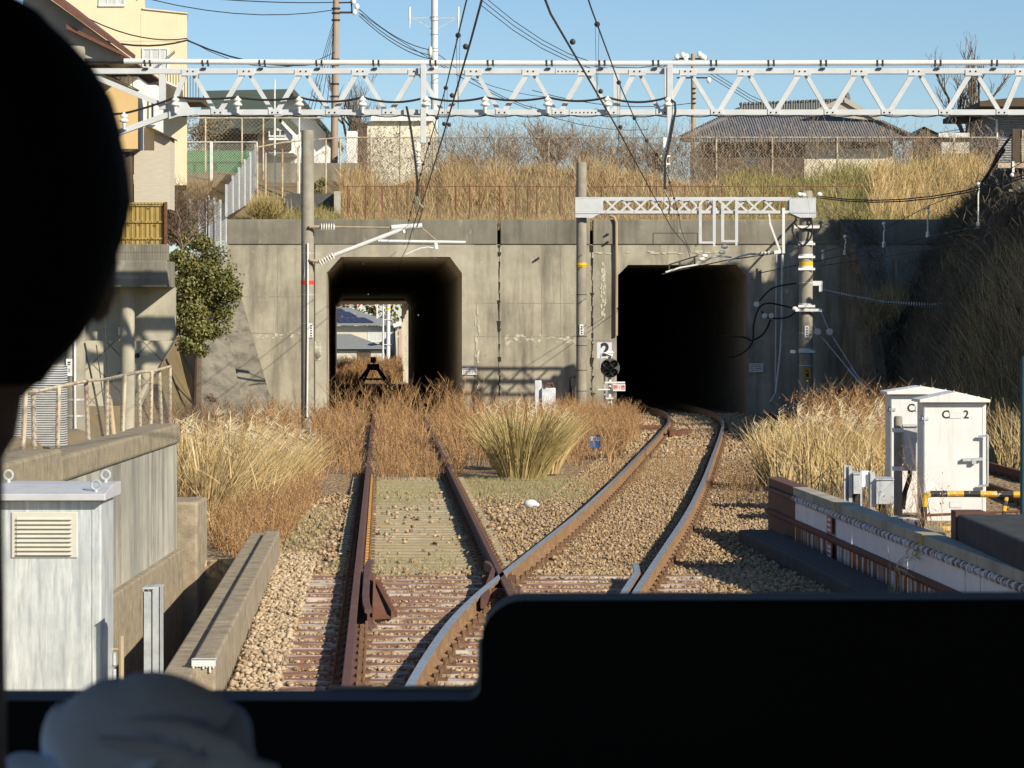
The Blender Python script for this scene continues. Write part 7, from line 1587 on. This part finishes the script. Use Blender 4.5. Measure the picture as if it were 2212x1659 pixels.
mb = MB(); mb.tube([P(425,960,Y),P(428,760,Y),P(432,660,Y)],[.12,.1,.07],9); mb.tube([P(428,740,Y),P(460,650,Y)],[.07,.03],7); mb.tube([P(428,720,Y),P(395,640,Y)],[.07,.03],7); mb.build('trunk', m_bark, t)
parts = []
for px, py, rr_ in ((395,515,.26),(430,525,.28),(455,560,.32),(400,565,.36),(430,590,.4),(475,600,.34),(495,635,.3),(390,620,.36),(450,640,.42),(415,665,.42),(485,670,.3),(385,690,.34),(430,705,.38),(465,705,.26),(400,740,.28),(435,750,.22),(378,560,.26),(505,615,.16),(378,650,.3),(372,720,.24),(438,622,.42),(425,655,.38),(455,600,.34),(410,600,.34)):
    m_ = int(2200*rr_); d = rng.normal(size=(m_,3)); d /= np.linalg.norm(d,axis=1)[:,None]; r3 = rng.uniform(.25,1.25,m_)**.8
    parts.append(cards(np.array(P(px+rng.normal(0,5),py+rng.normal(0,5),Y+rng.uniform(-.5,.3))) + d*r3[:,None]*rr_*np.array([1,1,.9]), .105*rng.uniform(.6,1.3,m_), d, .5))
for a in np.linspace(0, 6.28, 26):
    c0 = np.array(P(433+68*math.cos(a)*rng.uniform(.8,1.12), 628+112*math.sin(a)*rng.uniform(.85,1.1), Y)); parts.append(cards(c0+rng.normal(0,.11,(70,3)), .10))
v, f = merge(parts); link_mesh('foliage', v, f, m_green, t)
Y = 82; t = thing('conifer_bush', P(390,520,Y), 'small green bush above the broadleaf tree, beside the mesh fence', 'bush'); crown(t, P(395,490,Y), (.45,.4,.6), 900, .08, m_green, 9); MB().tube([P(395,560,Y),P(395,480,Y)],[.05,.02],6).build('trunk', m_bark, t)
Y = 95; t = thing('spiky_bush', P(575,468,Y), 'rounded spiky olive bush on top of the portal wall, left of the tall pole', 'bush')
n_ = 1500; a = rng.uniform(0,6.28,n_); b_ = rng.uniform(0,1.5,n_); d = np.stack([np.cos(a)*np.sin(b_),np.sin(a)*np.sin(b_),np.cos(b_)],1); c = np.array(P(574,462,Y))+rng.normal(0,.22,(n_,3))*np.array([1.1,.8,.5]); v, f = strips(c, d, rng.uniform(.35,.75,n_), .018, d*.0-np.array([0,0,.12]), 2); link_mesh('foliage', v, f, m_olive, t)
Y = 112; t = thing('brown_hedge', P(430,330,Y), 'large rounded brown hedge behind the ball net', 'hedge'); crown(t, P(428,290,Y), (1.0,.8,.9), 3000, .10, MI('brown_leaf',[(.12,.09,.055),(.20,.15,.09),(.27,.21,.14),(.16,.12,.07)]), 18); MB().tube([P(430,360,Y),P(430,290,Y)],[.08,.03],6).build('trunk', m_bark, t)
Y = 98.5; t = thing('leafy_shrub', P(690,460,Y), 'low dark green shrub beside the tall left pole', 'bush'); crown(t, P(690,405,Y), (.35,.3,.3), 500, .09, m_green, 7); MB().tube([P(690,468,Y),P(690,400,Y)],[.03,.01],5).build('trunk', m_bark, t)
Y = 80; t = thing('dead_creeper', P(470,880,Y), 'dark reddish dead creeper at the foot of the slanting wing walls', 'creeper'); crown(t, P(468,880,Y-2), (.35,.3,.35), 900, .05, MI('red_leaf',[(.12,.035,.03),(.2,.07,.05),(.09,.04,.03)]), 8)
g = []
p = inpoly(420, [(-9.2,66),(-7.2,66),(-7.4,78),(-9.2,80)]); zz_ = np.array([h_left(a,b) for a,b in p]); g.append(weeds(p, zz_, 1.0, .012, 5, .03, 8)); stuff('dead_stalks', g, m_twig, 'grey brown bare stalks below the evergreen tree', 'weeds')
# shaded scrub over the cutting slope
n_ = 26000; y = 58+35*rng.random(n_); d_ = rng.uniform(-.1, 4.4, n_); x = np.array([toe(b) for b in y]) + d_; z = np.array([h_hill(a,b) for a,b in zip(x,y)])
d = np.stack([-.55+rng.normal(0,.3,n_), -.3+rng.normal(0,.3,n_), .8+rng.normal(0,.25,n_)],1); d /= np.linalg.norm(d,axis=1)[:,None]; L = rng.uniform(.2,.75,n_)
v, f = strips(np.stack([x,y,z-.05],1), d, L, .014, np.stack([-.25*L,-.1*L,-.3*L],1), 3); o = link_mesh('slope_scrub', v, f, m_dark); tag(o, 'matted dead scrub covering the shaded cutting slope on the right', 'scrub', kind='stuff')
v_ = []                                             # brambles and bare soil gaps on the slope, scrub hanging over the wing wall
for _ in range(34):
    y = rng.uniform(62,92); d0 = rng.uniform(.1,4); c = np.array([toe(y)+d0, y, h_hill(toe(y)+d0,y)]); n2 = 60; q2 = c+rng.normal(0,.42,(n2,3)); dd = rng.normal(size=(n2,3)); dd[:,0] -= .6; dd /= np.linalg.norm(dd,axis=1)[:,None]
    for _k in range(4): v_.append(strips(q2, dd, .22, .016, np.zeros((n2,3)), 1, None, .1)); q2 = q2+dd*.22; dd = dd+rng.normal(0,.6,(n2,3)); dd /= np.linalg.norm(dd,axis=1)[:,None]
v, f = merge(v_); o = link_mesh('bramble', v, f, MI('bramble_stem', [(.13,.11,.085),(.22,.19,.15),(.17,.14,.10)])); tag(o, 'tangled bare brambles scattered over the shaded slope', 'scrub', kind='stuff')
ed = [P(1800,472,92.2), P(1852,540,90.2), P(1878,690,88.7), P(1902,850,87.7)]; pts_ = []
for a, b in zip(ed[:-1], ed[1:]):
    for _k in range(700): pts_.append(a.lerp(b, rng.random())+Vector((rng.uniform(-.35,.9),rng.uniform(-.2,.3),rng.uniform(-.2,.35))))
pts_ = np.array(pts_); n2 = len(pts_); d = np.stack([-.6+rng.normal(0,.3,n2), -.5+rng.normal(0,.3,n2), .35+rng.normal(0,.35,n2)],1); d /= np.linalg.norm(d,axis=1)[:,None]; L = rng.uniform(.25,.7,n2)
v, f = strips(pts_, d, L, .018, np.stack([-.15*L,-.1*L,-.5*L],1), 3); o = link_mesh('hanging_scrub', v, f, m_dark); tag(o, 'dead scrub hanging over the edge of the shaded wing wall', 'scrub', kind='stuff')
t = thing('bare_bush', onhill(2190,500), 'pale tangle of bare twigs on the shaded slope at the right edge', 'bush')
q_ = onhill(2190,500); branch_tree(t, q_+Vector((.2,0,-.3)), 1.3, .9, 4, .03, m_bark, 6, .4, 31)
g = []
for px, py in ((1905,640),(1890,690),(2090,560),(1935,640),(1920,660)):
    q_ = onhill(px,py); n_ = 90; g.append(blades(np.array([[q_.x,q_.y]])+rng.normal(0,.25,(n_,2)), q_.z-.2+rng.normal(0,.15,n_), .5, .014, .7, .6)[0])
stuff('slope_tuft', g, m_olive, 'few greener tufts of grass on the shaded slope', 'grass')
# thicket along the top of the cutting, outside the picture: its shade falls on the portal wall
for k, (x, y, hz, hg) in enumerate(((18.7,88.0,10.4,0),(18.0,86.0,11.2,0),(18.1,83.6,12.2,0),(18.2,81.1,13,0),(18.3,78.7,13.9,0),(20,84.8,13,0))):
    z = h_hill(x,y)-.3; hg = (hz-z)/1.12; t = thing('broadleaf_tree', (x,y,z), 'dense evergreen tree of the thicket on top of the right hand cutting', 'tree', 'thicket on the cutting')
    MB().tube([(x,y,z),(x+.1,y,z+hg*.5),(x,y+.1,z+hg*.8)],[.2,.14,.06],8).build('trunk', m_bark, t)
    crown(t, (x,y,z+hg*.55), (1.2,1.35,hg*.42), 3200, .42, m_green, 20)
# brown weeds and a wooded rise beyond the far end of the left tunnel
g = []
p = np.stack([rng.uniform(-14.5,-5,2600), rng.uniform(186,206,2600)],1); g.append(weeds(p, -1.0, 1.35, .035, 7, .07, 5))
p = np.stack([rng.uniform(-12.5,-7.4,900), rng.uniform(171,186,900)],1); p = p[np.abs(p[:,0]-vxl(p[:,1])) > .9]; g.append(weeds(p, -.85, .8, .03, 7, .06, 5))
stuff('dry_weeds', g, m_brown, 'sunlit brown weeds seen through the left tunnel, behind the buffer stop', 'weeds')
for k, (x, y, hg) in enumerate(((-14,285,13),(-9,288,12),(-19,287,12),(-24,290,13),(-4,292,12))):
    t = thing('dark_tree', (x,y,-1.4), 'dark bushy tree on the rise behind the solar roofed house', 'tree', 'trees behind the solar roofed house'); MB().tube([(x,y,-1.4),(x,y,hg*.7)],[.3,.1],7).build('trunk', m_bark, t); crown(t, (x,y,hg*.55), (3,2.4,hg*.42), 1500, .6, MI('far_leaf',[(.05,.05,.02),(.09,.075,.035),(.13,.10,.055)]) if 'far_leaf' not in bpy.data.materials else bpy.data.materials['far_leaf'], 14)
# small weeds on the ballast
g = []
p = clear_rails(inpoly(420, [(.9,47),(3.0,49),(4.2,62),(2.6,60)])); g.append(weeds(p, -.2, .2, .006, 5, .018))
p = inpoly(300, [(3.3,43),(4.3,43),(5,52),(4,53)]); p = p[p[:,0] > vxm(p[:,1])+1.0]; g.append(weeds(p, -.2, .22, .006, 5, .018))
stuff('low_weeds', g, m_brown, 'scattered low dead weeds on the ballast of the running line', 'weeds')
# ---------------------------------------------------------------- the cab the picture is taken from, and its driver
m_cab = M('cab_black_paint', (.012,.012,.013), (.009,.009,.010), 4, .7, 0, .02, 60, spec=.15)
m_cabl = M('cab_lining', (.05,.05,.055), (.04,.04,.045), 2, .8, spec=.2)
Yc = 2.4; cx = lambda px: XX(px, Yc); cz = lambda py: ZZ(py, Yc)
cab_ = thing('train_cab', (0, 1.2, 1.15), 'black unlit train cab interior with a stepped windscreen sill and rounded corners', 'train cab')
out = [(-1.4,1.15),(1.4,1.15),(1.4,cz(1289))]
for a in np.linspace(90, 180, 9): out.append((cx(1132+92*math.cos(R(a))), cz(1297+92-92*math.sin(R(a)))))
for a in np.linspace(0, -90, 7): out.append((cx(1009+29*math.cos(R(a))), cz(1484-29*math.sin(R(a)))))
out.append((-1.4, cz(1514)))
mb = MB(); mb.prism(out, Yc, Yc+.07); mb.box(-1.4,1.4,Yc,Yc+.07,3.02,3.6); mb.box(-1.4,-1.18,Yc,Yc+.07,cz(1514)+.001,3.019); mb.box(1.2,1.4,Yc,Yc+.07,cz(1289)+.001,3.019); mb.build('front_wall', m_cab, cab_, fix=True)
mb = MB(); mb.tube([(cx(700),Yc+.075,cz(1512)),(cx(1004),Yc+.075,cz(1511))]+[(cx(1009+27*math.cos(R(a))),Yc+.075,cz(1484-27*math.sin(R(a)))) for a in np.linspace(-80,0,7)]+[(cx(1037),Yc+.075,cz(1400))], .003, 6); mb.build('window_gasket', M('sunlit_gasket',(.5,.46,.38),None,6,.6), cab_)  # pale colour stands in for sun caught by the gasket
m_saloon = M('saloon_lining', (.72,.72,.70), (.66,.66,.64), 3, .7)
mb = MB(); mb.mat(0).box(-1.45,1.45,-.6,Yc+.06,3.601,3.68); mb.mat(1).box(-1.45,1.45,-4.0,-.601,3.601,3.68); mb.build('roof', [m_cabl, m_saloon], cab_)
mb = MB(); mb.mat(0).box(-1.45,1.45,-.6,Yc+.06,1.06,1.149); mb.mat(1).box(-1.45,1.45,-4.0,-.601,1.06,1.149); mb.build('floor', [m_cabl, m_saloon], cab_)
mb = MB()
mb.box(-1.46,-1.401,-4,Yc+.07,1.15,1.749); mb.box(-1.46,-1.401,-4,Yc+.07,3.101,3.6)
for a, b in ((-4,-3.7),(-1.9,-1.7),(.1,.25),(2.25,Yc+.07)): mb.box(-1.46,-1.401,a,b,1.75,3.1)
mb.build('left_wall', m_cabl, cab_)
mb = MB(); mb.mat(0).box(1.401,1.46,-.6,Yc+.07,1.15,3.6); mb.mat(1).box(1.401,1.46,-4,-.601,1.15,1.95); mb.box(1.401,1.46,-4,-.601,2.95,3.6); mb.box(1.401,1.46,-4,-3.8,1.951,2.949); mb.box(1.401,1.46,-1.2,-.601,1.951,2.949); mb.build('right_wall', [m_cabl, m_saloon], cab_)
mb = MB(); mb.box(-1.4,1.4,-4.06,-4.0,1.15,3.6); mb.build('rear_wall', m_saloon, cab_)
mb = MB(); mb.box(-1.39,1.39,1.85,Yc-.005,1.15,1.95); mb.prismx([(1.72,1.95),(Yc-.005,1.95),(Yc-.005,2.06),(1.72,1.98)],-1.39,1.39); mb.build('control_desk', m_cab, cab_, bevel=.01)

# driver seen from behind: head against the light, white gloved right hand raised in front of the shoulder
hy = 1.3; hx = XX(-210, hy)
drv = thing('person', (hx, 1.3, 1.15), 'driver from behind in silhouette, right hand raised in a white cotton glove', 'person')
S = F/hy
prof = [(-66,18),(-52,90),(-30,160),(0,243),(25,283),(55,310),(100,358),(145,398),(207,434),(282,455),(375,474),(440,480),(515,463),(595,436),(665,411),(732,371),(790,317),(830,287),(860,254),(900,248),(945,240),(968,226),(992,213),(1100,213),(1300,216),(1450,218),(1680,220)]
vs, fs, nn = [], [], 28
for y, hw in prof:
    z = H+(YH-y)/S; r_ = hw/S
    for j in range(nn):
        a = 2*math.pi*j/nn; dx, dy = math.cos(a)*r_, math.sin(a)*r_*1.12
        if 430 < y < 860 and dy > 0: dy += .018*math.exp(-((y-640)/70)**2)*max(0,math.sin(a))**24*1.6 + .012*max(0,math.sin(a))**3      # nose, chin side faces away
        vs.append((hx+dx, hy+dy-.0, z))
for i in range(len(prof)-1):
    for j in range(nn): fs.append((i*nn+j, i*nn+(j+1)%nn, (i+1)*nn+(j+1)%nn, (i+1)*nn+j))
fs.append(tuple(range(nn)))
m_skin = M('skin', (.30,.19,.13), (.27,.17,.12), 6, .6)
m_hair = M('black_hair', (.008,.007,.007), None, 6, .8, spec=.1)
m_cloth = M('dark_uniform', (.012,.012,.016), (.01,.01,.013), 4, .9, spec=.05)
m_glove = M('sky_tinted_cotton', (.74,.81,.94), (.69,.76,.89), 5, .95, 0, .25, 22, spec=.05)  # white cotton tinted blue to carry the skylight in its colour
# body by skin modifier: joints with a radius each
def skinned(name, J, E, mat, parent, sub=2):
    me = bpy.data.meshes.new(name); org = W[parent.name]
    me.from_pydata([tuple(Vector(p)-org) for p, r in J], E, []); me.materials.append(mat)
    o = bpy.data.objects.new(name, me); COL.objects.link(o); o.parent = parent; W[o.name] = org
    sk = o.modifiers.new('skin', 'SKIN'); sk.use_smooth_shade = True
    for v, (p, r) in zip(me.skin_vertices[0].data, J): v.radius = (r, r) if isinstance(r, float) else r
    me.skin_vertices[0].data[0].use_root = True
    s = o.modifiers.new('sub', 'SUBSURF'); s.levels = sub; s.render_levels = sub
    return o
J = [((hx,1.28,1.62),(.16,.12)),((hx,1.27,1.85),(.15,.11)),((hx,1.28,2.12),(.17,.12)),((hx,1.29,2.28),(.09,.08)),
     ((hx+.17,1.29,2.25),.065),((hx+.235,1.34,2.03),.05),((hx+.16,1.46,2.19),.038),
     ((hx-.17,1.29,2.25),.065),((hx-.22,1.36,1.99),.05),((hx-.15,1.62,1.98),.038),
     ((hx+.10,1.30,1.60),.09),((hx+.13,1.70,1.62),.07),((hx+.13,1.72,1.24),.05),((hx+.13,1.84,1.19),.04),
     ((hx-.10,1.30,1.60),.09),((hx-.13,1.70,1.62),.07),((hx-.13,1.72,1.24),.05),((hx-.13,1.84,1.19),.04)]
E = [(0,1),(1,2),(2,3),(3,4),(4,5),(5,6),(3,7),(7,8),(8,9),(0,10),(10,11),(11,12),(12,13),(0,14),(14,15),(15,16),(16,17)]
uni = skinned('uniform', J, E, m_cloth, drv)
hd = link_mesh('body', vs, fs, m_skin, drv, smooth=True)
for s in (-1, 1): MB().sph((hx+s*.086,hy+.03,H+(YH-560)/S), .010,.02,.03, 8, 6).build('ear', m_skin, hd, smooth=True)
vs2 = []; fs2 = []; hp_ = [q for q in prof if q[0] <= 830]
for y, hw in hp_:
    for j in range(nn):
        a = 2*math.pi*j/nn; r_ = hw/S*1.012+.002; yy = math.sin(a)
        if y > 330 and yy > .2: r_ *= .9
        vs2.append((hx+math.cos(a)*r_, hy+yy*r_*1.12, H+(YH-y)/S+(.003 if y < 0 else 0)))
for i in range(len(hp_)-1):
    for j in range(nn): fs2.append((i*nn+j, i*nn+(j+1)%nn, (i+1)*nn+(j+1)%nn, (i+1)*nn+j))
fs2.append(tuple(range(nn)))
link_mesh('hair', vs2, fs2, m_hair, drv, smooth=True)
Yh = 1.45; hq = lambda px, py, dy=0: P(45+(px-45)*1.13, py, Yh+dy)
J = [(hq(520,1900),.036),(hq(470,1790),.040),(hq(360,1690),(.050,.036)),(hq(290,1600),(.048,.034))]
E = [(0,1),(1,2),(2,3)]
for k, (px, py, ln) in enumerate(((140,1575,.9),(215,1533,1.0),(335,1528,1.0),(440,1575,.85))):
    b0 = len(J); J += [(hq(px,py,.0),.020),(hq(px-6,py+22,.03*ln),.0165),(hq(px+4,py+105,.046*ln),.015),(hq(px+12,py+140,.022),.013)]
    E += [(3,b0),(b0,b0+1),(b0+1,b0+2),(b0+2,b0+3)]
b0 = len(J); J += [(hq(150,1720,-.01),.020),(hq(66,1695,.0),.017),(hq(10,1668,.015),.015)]; E += [(2,b0),(b0,b0+1),(b0+1,b0+2)]
gl = skinned('glove', J, E, m_glove, drv, 3)
mb = MB()
for pts, r in (([(260,1560),(350,1580),(450,1620),(520,1690)],.007),([(200,1600),(320,1625),(430,1680),(480,1740)],.007),([(360,1655),(440,1650),(520,1680),(560,1740)],.008)): mb.tube([hq(a,b_,-.042) for a, b_ in pts], [r*.3,r,r,r*.3], 8)
mb.build('glove_fold', m_glove, drv, smooth=True)
